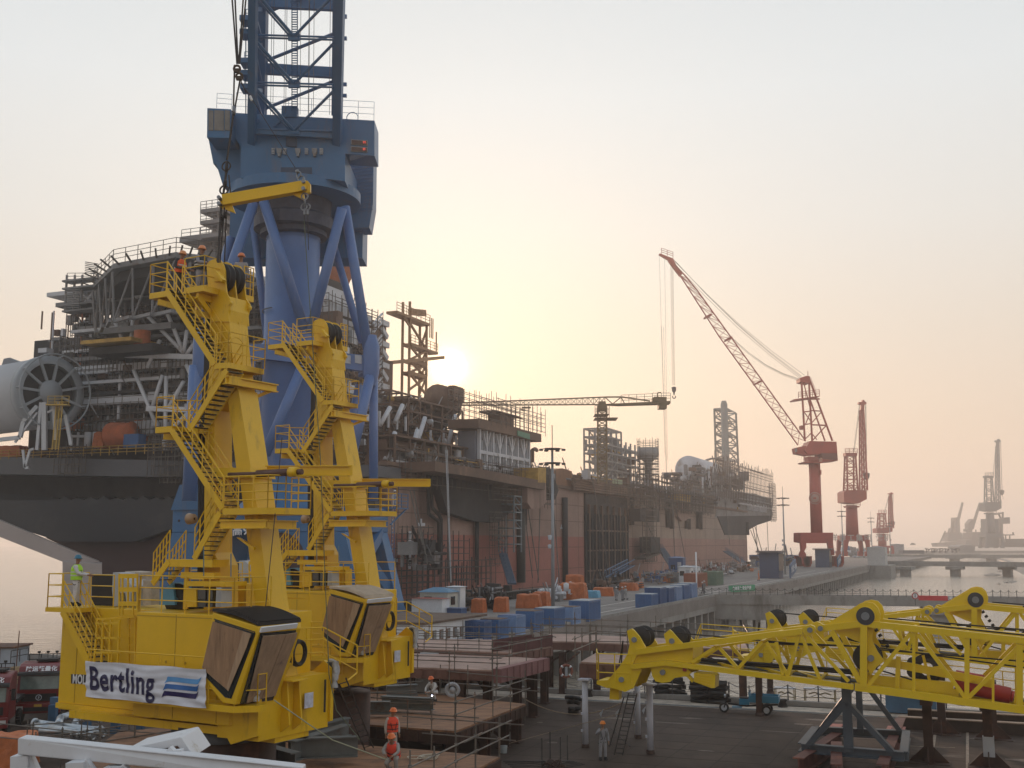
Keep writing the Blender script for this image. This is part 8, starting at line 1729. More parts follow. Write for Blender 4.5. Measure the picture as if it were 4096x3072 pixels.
    # peak plates
    for a_ in (0, BW - .1):
        mb = MB(); mb.prism([q8(x, y) + QD * a_ for x, y in ((345, 590), (420, 545), (620, 425), (650, 405), (700, 395), (750, 405), (785, 440), (802, 490), (795, 550), (700, 565), (560, 580), (430, 612))], QD * .12)
        mb.prism([q8(x, y) + QD * (a_ + .2) for x, y in ((445, 615), (700, 560), (745, 600), (735, 690), (775, 770), (830, 850), (770, 895), (725, 960), (700, 900), (690, 720), (600, 690))], QD * .08)
        mb.disc(q8(690, 502) + QD * (a_ + .03), QD, .42, .3, 24); mb.build('peak_plate', YELO, root)
    mb = MB()
    for a_ in (-.12, BW + .12): mb.disc(q8(690, 502) + QD * a_, QD, .40, .1, 24); 
    pin = mb.build('pin_cap', DGR, root); mb = MB(); mb.disc(q8(690, 502) - QD * .2, QD, .18, .12, 16); mb.disc(q8(268, 607) - QD * .15, QD, .12, .1, 12); mb.disc(q8(348, 596) - QD * .15, QD, .12, .1, 12); mb.disc(q8(728, 825) - QD * -.1, QD, .14, .3, 12); mb.build('pin', GRY, root)
    for a_ in (.6, 1.1, 1.6): MB().disc(q8(690, 830) + QD * a_, QD, .62, .14, 28).build('sheave', BLK, root)
    # second section
    for a_ in (0, BW):
        F = QD * a_; mb = MB()
        t8 = [q8(385, 592), q8(690, 560), q8(1895, 690), q8(2500, 755)]
        for p, q in zip(t8, t8[1:]): mb.bar(p + F, q + F, .30, .28)
        b8 = [q8(610, 1040), q8(1895, 1215), q8(2500, 1300)]
        for p, q in zip(b8, b8[1:]): mb.bar(p + F, q + F, .30, .32)
        mb.bar(q8(678, 570) + F, q8(675, 1040) + F, .42, .3); ch = mb.build('chord', YELO, root)
        mb = MB()
        for p, q, w_ in (((700, 1045), (1038, 625), .17), ((1085, 640), (1450, 1125), .17), ((1056, 630), (1056, 1085), .13), ((1460, 665), (1460, 1135), .20), ((1475, 1120), (1855, 735), .17), ((1860, 715), (1862, 1190), .26), ((1890, 735), (2300, 1240), .17), ((1660, 960), (1520, 700), .1) if a_ else ((1660, 930), (1660, 1160), .1)): mb.bar(q8(*p) + F, q8(*q) + F, w_)
        mb.build('lacing', YELO, ch)
    mb = MB()
    for x, yt, yb_ in ((1056, 605, 1080), (1460, 650, 1140), (1862, 695, 1205), (678, 570, 1040)): mb.bar(q8(x, yt), q8(x, yt) + QD * BW, .14); mb.bar(q8(x, yb_), q8(x, yb_) + QD * BW, .14)
    for p, q in (((678, 1040), (1056, 1085)), ((1056, 1085), (1460, 1140)), ((1460, 1140), (1862, 1205)), ((678, 570), (1056, 610)), ((1056, 610), (1460, 650)), ((1460, 650), (1862, 695))): mb.bar(q8(*p), q8(*q) + QD * BW, .11)
    mb.build('cross_lacing', YELO, root)
    # walkways inside
    mb = MB(); wk = [(q7(960, 850, 1.4), q8(640, 1000, 1.4)), (q8(700, 1000, 1.4), q8(2300, 1190, 1.4))]
    for p, q in wk: mb.frame((p + q) / 2, (q - p), QD * .8, (0, 0, .06)); 
    mb.build('walkway_grating', mat('grating_dark', (.06, .07, .06), .7), root)
    mb = MB()
    for p, q in wk: rail(mb, [p + QD * .4, q + QD * .4], h=1.1, post=1.5, mids=2, r=.025)
    rail(mb, [q7(900, 800, 2.3), q7(960, 640, 2.3), q7(1700, 700, 2.3)], h=.5, post=1.4, mids=1, r=.025); mb.bar(q8(705, 990, .7), q8(1360, 1050, .7), .2, .5); mb.bar(q8(745, 1050, .7), q8(1400, 1085, .7), .15, .3)
    mb.bar(q8(940, 810, .5), q8(930, 1060, .5), .2); mb.bar(q8(1860, 930, .5), q8(1830, 1170, .5), .15); mb.build('walkway_rail', YELO, root)
    mb = MB(); wc_ = q8(1155, 905, .9); mb.lathe(wc_ - QD * .08, QD, [(0, .3), (0, .66), (.16, .66), (.16, .3)], 30)
    for c_ in ((1050, 860), (1050, 925)): mb.disc(q8(*c_, .9), QD, .26, .3, 16)
    wh = mb.build('guide_wheel', BLK, root); mb = MB()
    for k in range(4): a_ = k * math.pi / 2 + .2; mb.bar(wc_ - QD * .1, wc_ - QD * .1 + (QN * math.cos(a_) + ZU * math.sin(a_)) * .62, .13, .12)
    mb.bar(q8(830, 850, .7), q8(1650, 1010, .7), .12, .35); mb.prism([q8(x, y, .5) for x, y in ((1570, 970), (1660, 985), (1655, 1050), (1600, 1040), (1500, 1000))], QD * .3); mb.build('wheel_arm', YELO, root)
    mb = MB(); mb.tube(q8(1370, 1015, 1.2), q8(1790, 1110, 1.2), .36, 20); mb.tube(q8(1790, 1110, 1.2), q8(1815, 1118, 1.2), .25, 14); mb.tube(q8(1375, 950, 1.2), q8(1590, 990, 1.2), .22, 14); mb.prism([q8(x, y, 1.0) for x, y in ((1360, 935), (1430, 930), (1440, 1080), (1368, 1060))], QD * .4); mb.build('hydraulic_cylinder', mat('cylinder_red', (.42, .03, .025), .45), root)
    mb = MB()
    for p, q in ((q7(540, 610, .7), q7(1710, 715, .7)), (q7(1440, 700, .8), q8(700, 735, .8)), (q8(0, 715, .8), q8(720, 735, .8)), (q8(800, 745, .8), q8(2300, 950, .8)), (q8(800, 760, .9), q8(2300, 880, .9)), (q8(520, 470, 2.4), q8(830, 640, 2.4)) if 0 else (q8(860, 520, 1.8), q8(2300, 640, 1.8)), (q8(750, 900, .6), q8(1050, 990, .6)), (q8(1100, 565, -.1), q8(2300, 690, -.1)), (q7(470, 740, .8), q7(520, 900, .8)) if 0 else (q7(365, 690, .8), q7(335, 880, .8)), (q7(365, 690, 1.4), q7(350, 900, 1.4))): mb.tube(p, q, .035, 6)
    mb.tube(q7(960, 832, 1.0), q8(600, 920, 1.0), .08, 6); mb.tube(q7(960, 845, 1.3), q8(600, 940, 1.3), .06, 6)
    mb.build('luffing_rope', BLK, root)
    mb = MB(); a_, b_ = q8(765, 600, 1.2), q8(905, 800, 1.2)
    for k in range(0, 10, 2): mb.tube(a_.lerp(b_, k / 10), a_.lerp(b_, (k + 1) / 10), .09, 8)
    mb.build('striped_hose', BLK, root)
    return root
boom1 = boom()
split_in(boom1, ('pin', 'pin_cap', 'axle_pin'))
boom2 = copy_tree(boom1); boom2.location = V(boom1.location) + V((8.9, 9.6, .25)); boom2['label'] = 'farther yellow lattice crane boom lying behind the nearer one'
# wooden chocks, posts and trestles
def post(name, p, z, label, m_, r=.16, n=14, group='posts under the yellow booms', plate=True, ib=False):
    mb = MB(); p = V((p.x, p.y, 0))
    if ib: mb.ibeam(p, p + ZU * z, .36, .36, .05, up=QD)
    else: mb.tube(p + ZU * .05, p + ZU * z, r, n)
    o = mb.build(name, m_); tag(o, label, 'post', group)
    if plate: mb = MB(); mb.lathe(p, ZU, [(0, r * 1.35), (.18, r * 1.35), (.18, 0)], n); mb.build('foot', BRN, o)
    if not ib:
        mb = MB(); mb.frame(p + ZU * (z + .03), QD * .6, QN * .6, (0, 0, .08))
        for k in (1, 2, 3): mb.box(p + V((-r - .03, 0, z * k / 4)), (.08, .12, .12))
        mb.build('bracket', m_, o)
    return o
WP_ = mat('post_white', (.50, .52, .60), .5, 0, .1, 1.2, (.3, .2, .15), .12)
post('support_post', atZ(2342, 2990, 0), 3.35, 'white tube post standing leftmost under the small brown landing', WP_, .15); post('support_post', atZ(2552, 2952, 0), 3.2, 'white tube post behind the ladder, middle one of the three', WP_, .155); post('support_post', atZ(2602, 3014, 0), 3.3, 'white tube post under the boom head, rightmost of the three', WP_, .165)
post('steel_post', atZ(3039, 2862, 0), 2.6, 'rusty steel post just right of the blue cargo tricycle cab', BRN, .2, ib=True); post('steel_post', atZ(3082, 2775, 0), 2.4, 'second rusty steel post behind the tricycle', BRN, .2, ib=True)
for i, (x, y, zt2_, lb, wt) in enumerate(((3718, 3050, 3.0, 'black stained post on a flared foot right of the grey trestle', 0), (3960, 3070, 2.9, 'post with white lower section and flared foot near the right edge', 1), (3770, 2935, 3.1, 'dark post behind the black stained one', 0), (3975, 2955, 3.0, 'dark square post behind the half white one', 0))):
    root = empty('support_stand', atZ(x, y, 0), 0, lb, 'stand', 'dark stands under the boom'); p = V(root.location)
    mb = MB(); mb.frame(p + ZU * (zt2_ * .5), QD * .4, QN * .42, (0, 0, zt2_)); mb.frame(p + ZU * (zt2_ - .15), QD * 1.2, QN * .55, (0, 0, .3)); mb.build('post', BRN, root)
    if wt: mb = MB(); mb.frame(p + ZU * .95, QD * .44, QN * .5, (0, 0, .9)); mb.build('white_band', LGR, root)
    mb = MB()
    for o_ in (QN, -QN, QD, -QD): mb.prism([p + o_ * .15, p + o_ * .95, p + o_ * .15 + ZU * .8], o_.cross(ZU) * .05)
    mb.frame(p + ZU * .02, QD * 1.2, QN * 1.9, (0, 0, .04)); mb.build('foot_gusset', BRN, root)
# grey A-frame trestle
TG = mat('trestle_grey', (.07, .09, .115), .5, .2, .15, 1.2)
tr = empty('a_frame_trestle', q8(600, 1500, 0), 0, 'dark blue grey A frame trestle carrying the nearer yellow boom', 'trestle')
zb0 = .85; c_ = atZ(*d8(590, 1520), zb0); top = q8(552, 1000, .3)
def tq(x, y, z): return atZ(*d8(x, y), z)
fl, fr_, br_, bl_ = tq(205, 1505, zb0), tq(982, 1570, zb0), tq(1000, 1405, zb0), tq(310, 1375, zb0)
mb = MB()
for a_, b_ in ((fl, fr_), (fr_, br_), (br_, bl_), (bl_, fl)): mb.ibeam(a_, b_, .38, .42, .05)
mb.build('base_frame', TG, tr)
mid_f, mid_b = fl.lerp(fr_, .47), bl_.lerp(br_, .5); 
tf = V((mid_f.x, mid_f.y, q8(552, 1000, 0).z + .1)); tb_ = V((mid_b.x, mid_b.y, tf.z - .2))
mb = MB(); mb.frame((mid_f + tf) / 2, QN * .42, QD * .25, (0, 0, tf.z - zb0)); mb.build('upright', TG, tr); mb = MB(); mb.frame((mid_b + tb_) / 2, QN * .3, QD * .25, (0, 0, tb_.z - zb0)); mb.build('upright', TG, tr)
for a_, b_ in ((fl.lerp(fr_, .06), tf - ZU * 1.2), (fr_.lerp(fl, .1), tf - ZU * 1.2), (bl_.lerp(br_, .06), tb_ - ZU * .6), (br_.lerp(bl_, .06), tb_ - ZU * .3)): MB().bar(a_ + ZU * .1, b_, .32, .24).build('brace', TG, tr)
RB_ = mat('beam_red_brown', (.15, .06, .05), .7, 0, .3, 1, (.28, .1, .06), .12)
for i, (p, q) in enumerate((((180, 1650), (500, 1430)), ((820, 1700), (960, 1330)), ((470, 1700), (470, 1520)))):
    a_, b_ = tq(*p, .42), tq(*q, .42); o = MB().ibeam(a_, b_, .5, .78, .06).build('sole_beam', RB_); tag(o, ['red brown beam under the left side of the grey trestle', 'red brown beam under the right side of the grey trestle', 'upright rusty stub under the front of the grey trestle'][i], 'beam', 'beams under the trestle')
for i, (p, q) in enumerate((((440, 1340), (520, 1310)), ((920, 1360), (1015, 1345)))):
    a_ = tq(*p, .7); o = MB().frame(a_, QD * 1.4, QN * .9, (0, 0, .05)).build('red_plate', mat('plate_red', (.40, .12, .10), .6, 0, .25, 2)); tag(o, ['red painted plate behind the left brace of the trestle', 'pinkish red plate right of the trestle'][i], 'plate'); MB().frame(a_ - ZU * .4, QD * 1.2, QN * .7, (0, 0, .7)).build('plinth', BRN, o)
# timbers, hoses, cabinet, benches
for i, (x, y, L_, lb) in enumerate(((1600, 1350, 9, 'long dark baulk lying behind the half white stand'), (1650, 1290, 9, 'upper dark baulk with pale top lying beyond it'))):
    c_ = atZ(*d8(x, y), .3 + i * .1); root = tag(MB().frame(c_ + ZU * 0, QN * L_, QD * .5, (0, 0, .6)).build('baulk', mat('baulk_dark', (.05, .035, .03), .9, 0, .3, 1)), lb, 'baulk'); MB().frame(c_ + ZU * .33, QN * L_, QD * .5, (0, 0, .05)).build('top_board', mat('board_worn', (.34, .25, .19), .8, 0, .4, 1.5), root)
o = MB(); c_ = atZ(*d8(1020, 1245), 0); o.frame(c_ + ZU * .95 - QN * .35, QN * 1.9, QD * 1.0, (0, 0, 1.75)); o.frame(c_ + ZU * .5 + QN * 1.1, QN * 1.0, QD * .9, (0, 0, .85)); bb = tag(o.build('blue_cabinet', mat('cabinet_blue', (.05, .14, .26), .5, 0, .2, 1)), 'blue tool cabinet standing behind the nearer boom by the edge', 'cabinet')
mb = MB()
for dx in (-1, 0, 1.2): mb.box(c_ + QN * dx + ZU * .05, (.15, .15, .1))
mb.build('feet', BLK, bb)
for i, (x, y, w_) in enumerate(((78, 1165, 1.25), (345, 1172, 1.9))):
    c_ = atZ(*d8(x, y), 0); mb = MB()
    for sx in (-1, 1):
        for sy in (-.3, .3): mb.bar(c_ + QN * sx * w_ / 2 + QD * sy, c_ + QN * sx * w_ / 2 + QD * sy + ZU * .95, .05)
    mb.bar(c_ - QN * w_ / 2 + ZU * .4, c_ + QN * w_ / 2 + ZU * .4, .05); mb.path([c_ + QN * k_ * w_ / 4 + ZU * (.6 + .12 * (k2 % 2)) for k2, k_ in enumerate((-1.5, -.7, 0, .7, 1.5))], .04); bn_ = tag(mb.build('steel_bench', mat('bench_yellow', (.22, .17, .05), .6)), ['small yellowish steel bench by the chain fence, left one', 'longer dark steel bench right of the small one by the fence'][i], 'bench', 'benches at the yard edge')
    MB().frame(c_ + ZU * .97, QN * w_ * 1.05, QD * .75, (0, 0, .06)).build('seat_top', LGR, bn_)
rnd = random.Random(9)
for i, (x0, x1, y, n_, lb) in enumerate(((590, 840, 1108, 12, 'stack of black hoses under the boom head at the yard edge'), (860, 1170, 1150, 16, 'larger stack of black hoses left of the blue tricycle'), (1325 / 1.13 - 1250, 60, 1240, 4, 'black pipes lying by the brown posts'))):
    mb = MB()
    for k in range(n_):
        a_, b_ = atZ(*d7(x0 + rnd.uniform(0, 40), y + rnd.uniform(-12, 6)), .15), atZ(*d7(x1 - rnd.uniform(0, 40), y + rnd.uniform(-2, 12)), .15); dz = ZU * (.28 * (k % 5)) + QD * (.25 * (k // 5)); mid = (a_ + b_) / 2 + ZU * rnd.uniform(-.05, .12); mb.path([a_ + dz, mid + dz, b_ + dz], .13, 8)
    tag(mb.build('hose_stack', BLK), lb, 'hoses')
# yard edge chain fence
mb = MB(); n_ = 32
for i in range(n_ + 1):
    p = ED(-3 + i * 1.9) - QD * .35 + ZU * .3; mb.tube(p, p + ZU * 1.0, .045, 5)
    if i < n_:
        q = ED(-3 + (i + 1) * 1.9) - QD * .35 + ZU * .3
        for h_ in (.95, .5):
            prev = None
            for k in range(5):
                x = p.lerp(q, k / 4) + ZU * (h_ - .28 * (1 - (2 * k / 4 - 1) ** 2))
                if prev is not None: mb.tube(prev, x, .022, 4)
                prev = x
tag(mb.build('chain_fence', DGR), 'dark post and chain fence along the far edge of the yard', 'fence')
mb = MB()
for t_ in (2, 9, 17, 26, 35): mb.lathe(ED(t_) - QD * 1.2, ZU, [(0, .3), (.35, .22), (.45, .3), (.5, 0)], 10)
mb.build('bollard_row', BLK) if 0 else None
for i, t_ in enumerate((-1, 12, 24)): tag(MB().lathe(ED(t_) - QD * 1.3, ZU, [(0, .32), (.35, .2), (.42, .32), (.5, .3), (.52, 0)], 14).build('bollard', BLK), ['black bollard left of the chain fence by the life ring', 'black bollard beyond the boom head hoses', 'black bollard behind the nearer boom lattice'][i], 'bollard', 'bollards on the yard edge')
mb = MB(); a_, b_ = ED(-4) - QD * 3.4, ED(60) - QD * 3.4; 
for k in (0, .25): mb.bar(a_ + QD * k + ZU * .03, b_ + QD * k + ZU * .03, .06, .05)
mb.build('yard_rail', GRY)['kind'] = 'structure'
mb = MB()
for x0, y0, x1, y1 in ((1465, 1380, 1465, 1700), (1240, 1240, 1205, 1500),): a_, b_ = atZ(*d8(x0, y0), .012), atZ(*d8(x1, y1), .012); mb.bar(a_, b_, .14, .006)
a_, b_ = atZ(*d8(1000, 1490), .012), atZ(*d8(1370, 1505), .012); mb.bar(a_, b_, .1, .006)
mb.build('yard_markings', mat('worn_marking', (.30, .24, .19), .8, 0, .4, 4))['kind'] = 'structure'
# scaffold ladder and prop beside the standing worker
mb = MB(); a_, b_ = atZ(*d7(330, 1560), 0), q7(440, 1090, .6); o_ = QN * .42
for s_ in (-.5, .5): mb.tube(a_ + o_ * s_, b_ + o_ * s_, .03, 6)
for k in range(14): p = a_.lerp(b_, (k + .5) / 14); mb.tube(p - o_ * .55, p + o_ * .55, .022, 5)
mb.tube(atZ(*d7(262, 1495), 0), q7(372, 1120, .6), .03, 6); mb.tube(atZ(*d7(420, 1510), 0) + ZU * .1, atZ(*d7(270, 1425), 0) + ZU * .5, .025, 6)
tag(mb.build('ladder', SCB), 'dark tube ladder leaning on the boom head beside the lone worker', 'ladder')
mb = MB(); a_, b_ = g4(1380, 850, 3.9), g4(1680, 1500, 1.6)
a_ = atY(1345, 2725, 40.5); b_ = atZ(1460, 3000, 1.95); o_ = V((.34, 0, .1))
for s_ in (0, 1): mb.tube(a_ + o_ * s_, b_ + o_ * s_, .03, 6)
for k in range(12): p = a_.lerp(b_, (k + .5) / 12); mb.tube(p, p + o_, .02, 5)
tag(mb.build('ladder', SCB), 'ladder leaning between the yellow cranes down to the timber platform', 'ladder')
mb = MB(); a_, m1_, b_ = atZ(*d6(1160, 980), 1.9), atZ(*d6(1600, 1180), .9), atZ(*d7(360, 1160), 1.2)
pts = [a_.lerp(b_, k / 12) - ZU * (1.0 * (1 - (2 * k / 12 - 1) ** 2)) for k in range(13)]; mb.path(pts, .03, 5); mb.path([atZ(*d6(1100, 1480), .0) + ZU * .1, atZ(*d6(1500, 1420), 0) + ZU * .4, q7(350, 1180, .5) - ZU * .4], .015, 4)
tag(mb.build('sagging_rope', mat('rope_tan', (.30, .22, .15), .8)), 'tan rope sagging between the brown posts and the boom head', 'rope')
mb = MB(); 
for x, y in ((185, 1300), (305, 1300), (510, 1275)): p = atZ(*d7(x, y + 40), 0) + ZU * .7; mb.add([p, p + V((.25, 0, .25)), p + V((.1, 0, -.2))], [(0, 1, 2)])
tag(mb.build('pennants', LGR), 'small pale pennants on the line near the lone worker', 'pennants')
# rod basket at the bottom edge
root = empty('scrap_cradle', atZ(*d6(1550, 1640), 0), 0, 'small cradle of upright bars holding coiled scrap at the bottom edge', 'cradle'); mb = MB()
for x, y, h_ in ((1435, 1650, 1.3), (1505, 1600, 1.35), (1595, 1640, 1.3), (1655, 1600, 1.2)): p = atZ(*d6(x, y), 0); mb.bar(p, p + ZU * h_, .06)
mb.bar(atZ(*d6(1300, 1600), .4), atZ(*d6(1680, 1600), .4), .06); mb.bar(atZ(*d6(1435, 1650), .2), atZ(*d6(1655, 1610), .2), .06); mb.build('bars', SCB, root)
mb = MB(); 
for k in range(10): mb.ring(atZ(*d6(1540 + rnd.uniform(-50, 50), 1635), .2 + rnd.uniform(0, .3)), (rnd.uniform(-1, 1), rnd.uniform(-1, 1), 1), .3, .03, 10, 4)
mb.build('scrap_coils', BRN, root)
mb = MB()
for k in range(5): p = atZ(*d6(1100 + k * 20, 1600 + k * 14), .03); mb.path([p, p + V((1.0, .3 * math.sin(k), 0)), p + V((2.2, -.2, 0)), p + V((3.4, .2 * k, 0))], .02, 4)
tag(mb.build('ground_cables', BLK), 'thin dark cables loose on the yard floor by the cradle', 'cables')
mb = MB(); p = atZ(*d6(1105, 1530), 0); mb.lathe(p, ZU, [(0, .17), (.35, .2), (.36, 0)], 12); tag(mb.build('bucket', mat('bucket_grey', (.25, .27, .27), .6)), 'small bucket standing by the post under the nearest platform corner', 'bucket')
MB().lathe(p + V((.1, -.25, 0)), ZU, [(0, .14), (.4, .14), (.4, 0)], 12).build('paint_can', MYL) if 0 else None
# ---------------- cargo tricycle ----------------
tc_ = atZ(*d7(1330, 1245), 0); tr3 = empty('cargo_tricycle', tc_, -TH + R(5), 'small blue electric cargo tricycle parked facing left by the chain fence', 'tricycle')
TB = mat('tricycle_blue', (.03, .20, .34), .4, 0, .1, 2)
lchild(MB().box((.9, 0, .78), (1.75, 1.1, .08)), 'cargo_bed', TB, tr3); 
for nm, c_, s_ in (('side_panel', (.9, -.55, .98), (1.75, .04, .34)), ('side_panel', (.9, .55, .98), (1.75, .04, .34)), ('tail_panel', (1.77, 0, .98), (.04, 1.1, .34)), ('head_panel', (.03, 0, 1.08), (.04, 1.1, .6))): lchild(MB().box(c_, s_), nm, TB, tr3)
mb = MB(); mb.bar((-1.3, 0, .55), (-.2, 0, .45), .1); mb.bar((-.2, 0, .45), (1.7, 0, .6), .1, .1); mb.bar((-1.55, 0, .3), (-1.25, 0, 1.1), .07); mb.bar((-1.25, -.33, 1.12), (-1.25, .33, 1.12), .05); mb.tube((0.05, -.5, 1.3), (.05, -.5, 1.75), .03); mb.tube((.05, -.5, 1.35), (.05, .5, 1.35), .03); lchild(mb, 'chassis', BLK, tr3)
lchild(MB().box((-.3, 0, .72), (.6, .45, .35)).box((-.75, 0, .38), (.6, .5, .05)), 'seat_box', TB, tr3); lchild(MB().box((-.3, 0, .93), (.5, .4, .09)), 'saddle', BLK, tr3)
for nm, c_, r_ in (('wheel', (-1.55, 0, .3), .3), ('wheel', (1.05, -.5, .3), .3), ('wheel', (1.05, .5, .3), .3)):
    w0 = lchild(MB().ring(c_, (0, 1, 0), r_ - .06, .07, 22, 7), nm, BLK, tr3); mb = MB(); mb.disc(c_, (0, 1, 0), r_ - .12, .06, 14); o = mb.build('rim', LGR); o.parent = w0
lchild(MB().lathe((-1.42, 0, 1.0), (-1, 0, 0), [(0, 0), (0, .1), (.1, .12), (.12, 0)], 12), 'headlight', LGR, tr3)
mb = MB(); mb.tube((-1.25, -.25, 1.12), (-1.25, -.28, 1.4), .012, 4); mb.box((-1.25, -.28, 1.45), (.02, .13, .1)); lchild(mb, 'mirror', BLK, tr3)
# ---------------- red tractor truck and the edge of a second ----------------
TRD = mat('truck_red', (.15, .014, .016), .35, 0, .1, 1, (.1, .03, .03), .08)
def truck(loc, rz, label):
    t_ = empty('truck', loc, rz, label, 'truck', 'parked red trucks')   # faces -y
    mb = MB(); mb.prism([(-1.22, y, z) for y, z in ((0, .9), (-.05, 1.9), (.12, 2.75), (.35, 3.15), (.7, 3.3), (2.1, 3.35), (2.1, .9))], (2.44, 0, 0)); lchild(mb, 'cab', TRD, t_, .06)
    mb = MB(); mb.prism([(-1.05, y - .03, z) for y, z in ((-.045, 1.92), (.10, 2.66), (.06, 2.66), (-.08, 1.92))], (2.1, 0, 0)); lchild(mb, 'windscreen', mat('windscreen_green', (.10, .14, .13), .1, 0, .3, 1.5, spec=.8), t_)
    mb = MB(); mb.prism([(-1.2, y, z) for y, z in ((.05, 2.68), (-.28, 2.72), (-.25, 2.86), (.12, 2.9))], (2.4, 0, 0)); lchild(mb, 'sun_visor', BLK, t_)
    mb = MB(); mb.box((0, -.04, 1.45), (1.9, .06, .42)); 
    for k in range(4): mb.box((0, -.08, 1.3 + k * .1), (1.85, .03, .04))
    gl = lchild(mb, 'grille', BLK, t_); e_ = MB().ring((0, -.13, 1.45), (0, 1, 0), .15, .022, 18, 5); e_.path([(-.05, -.13, 1.36), (.04, -.13, 1.44), (-.04, -.13, 1.47), (.05, -.13, 1.55)], .02, 4); o = e_.build('emblem', LGR); o.parent = gl
    lchild(MB().box((0, -.1, .85), (2.44, .35, .55)), 'bumper', TRD, t_, .04); lchild(MB().box((0, -.29, .82), (1.5, .03, .22)), 'air_intake', BLK, t_)
    for s_ in (-1, 1):
        lchild(MB().box((s_ * .98, -.285, .9), (.36, .04, .2)), 'headlight', mat('headlight_glass', (.5, .5, .5), .15), t_); lchild(MB().box((s_ * 1.42, -.05, 2.3), (.2, .12, .6)).bar((s_ * 1.2, 0, 2.5), (s_ * 1.42, 0, 2.5), .04), 'mirror', BLK, t_)
        for y in (.75, 4.6): lchild(MB().ring((s_ * 1.02, y, .5), (1, 0, 0), .36, .14, 20, 8).disc((s_ * 1.02, y, .5), (1, 0, 0), .26, .16, 14), 'wheel', BLK, t_)
    lchild(MB().box((0, -.3, 1.02), (.42, .02, .14)), 'number_plate', mat('plate_yellow', (.5, .3, .04), .6), t_)
    mb = MB(); mb.box((0, 3.6, .85), (.9, 5, .3)); mb.box((0, 4.2, 1.6), (2.3, 2.6, .2)); lchild(mb, 'chassis', BLK, t_)
    mb = MB(); rail(mb, [(-1, 2.3, 3.1), (1, 2.3, 3.1)], h=.6, post=.7, mids=1, r=.03); mb.path([(-.9, 2.3, 3.2), (-1.0, 1.2, 3.3), (-.9, .8, 3.2)], .04)
    for x in (-.4, .1, .6): mb.box((x, 1.9, 3.85), (.16, .12, .12)); mb.tube((x, 1.9, 3.35), (x, 1.9, 3.8), .02)
    mb.box((.2, 1.5, 3.45), (1.2, .9, .12)); lchild(mb, 'roof_gear', BLK, t_)
    o = text_mesh("陕运轻量化", .34, 'lettering', WHT, basis((.05, .08, 2.98), (1, 0, 0), (0, .55, .85)), None, .01, .008); o.parent = t_; o.location = (0, -.03, .06)
    return t_
tl0 = atZ(150, 2892, 0)
truck(V((tl0.x, tl0.y, 0)), R(14), 'dark red truck cab with white characters over its windscreen parked left of the nearer crane')
tl1 = atZ(-72, 2960, 0); truck(tl1, R(14), 'second dark red truck of which only a sliver shows at the left edge')
# silver pipes on blue stands
SIL = mat('galvanised_pipe', (.42, .46, .50), .35, .7, .2, 1.5)
ps = empty('pipe_bundle', atZ(*l6(600, 1330), 1.0), 0, 'bundle of bent silver pipes lying below the crane house at lower left', 'pipes')
def lz(x, y, z=1.2): return atZ(*l6(x, y), z)
for i, pts in enumerate((((300, 1270), (420, 1290), (860, 1340)), ((290, 1310), (430, 1320), (700, 1350), (880, 1355)), ((500, 1290), (520, 1230), (640, 1195), (960, 1190)), ((640, 1300), (660, 1250), (760, 1220), (950, 1200)), ((340, 1340), (560, 1345), (800, 1380)), ((700, 1215), (860, 1250), (930, 1235)))):
    MB().path([lz(x, y, 1.15 + .12 * (i % 3)) for x, y in pts], .19 if i < 4 else .14, 10).build('pipe', SIL, ps)
mb = MB()
for x, y in ((860, 1340), (886, 1357), (640, 1365), (690, 1375), (300, 1275), (800, 1382)): c_ = lz(x, y, 1.2); mb.lathe(c_, (.9, -.3, 0), [(-.05, .26), (.05, .26), (.05, .12), (-.05, .12), (-.05, .26)], 14)
mb.build('flange', SIL, ps)
BS = mat('stand_blue', (.035, .10, .19), .6, 0, .2, 1)
for i, (x, y0, y1) in enumerate(((450, 1060, 1290), (742, 1120, 1320), (990, 1140, 1360), (1200, 1180, 1340), (1420, 1190, 1300))):
    p = atZ(*l6(x, y1), 0); zt3 = 10.3 - (2300 + y0 / 2.149 - 2173) * p.y / 4500; tag(MB().frame(V((p.x, p.y, zt3 / 2)), (.42, 0, 0), (0, .42, 0), (0, 0, zt3)).build('blue_stand', BS), ['blue steel column nearest the truck under the crane house', 'blue column second from the truck among the pipes', 'blue column in the middle under the crane house', 'blue column fourth from the truck', 'blue column nearest the crane struts'][i], 'column', 'blue columns under the nearer crane')
tag(MB().bar(lz(450, 1075, 2.9), lz(1420, 1150, 2.9), .3, .3).build('blue_beam', BS), 'blue beam joining the columns beneath the nearer crane', 'beam')
# left edge cabin and barrier wall
c_ = atZ(*l6(0, 930), 0); lc = empty('site_cabin', c_, 0, 'grey white site cabin with a rusty top frame at the left edge', 'cabin'); 
mb = MB(); X1 = atZ(*l6(98, 925), 0); zt3 = 10.3 - (2300 + 600 / 2.149 - 2173) * X1.y / 4500; mb.frame(V((X1.x - 3.05, X1.y + 1.5, zt3 / 2)), (6, 0, 0), (0, 3, 0), (0, 0, zt3)); mb.build('wall', mat('cabin_grey', (.36, .40, .46), .6, 0, .12, 1), lc)
mb = MB(); mb.frame(V((X1.x - 3, X1.y + 1.5, zt3 + .06)), (6.3, 0, 0), (0, 3.3, 0), (0, 0, .12)); mb.tube(V((X1.x + .35, X1.y - .2, 0)), V((X1.x + .45, X1.y - .2, zt3 + 1.3)), .04); mb.tube(V((X1.x - 3, X1.y - .2, zt3 * .45)), V((X1.x + .3, X1.y - .2, zt3 * .45)), .03); mb.tube(V((X1.x - .9, X1.y - .2, 0)), V((X1.x - .9, X1.y - .2, zt3)), .03); mb.build('roof_frame', RST, lc)
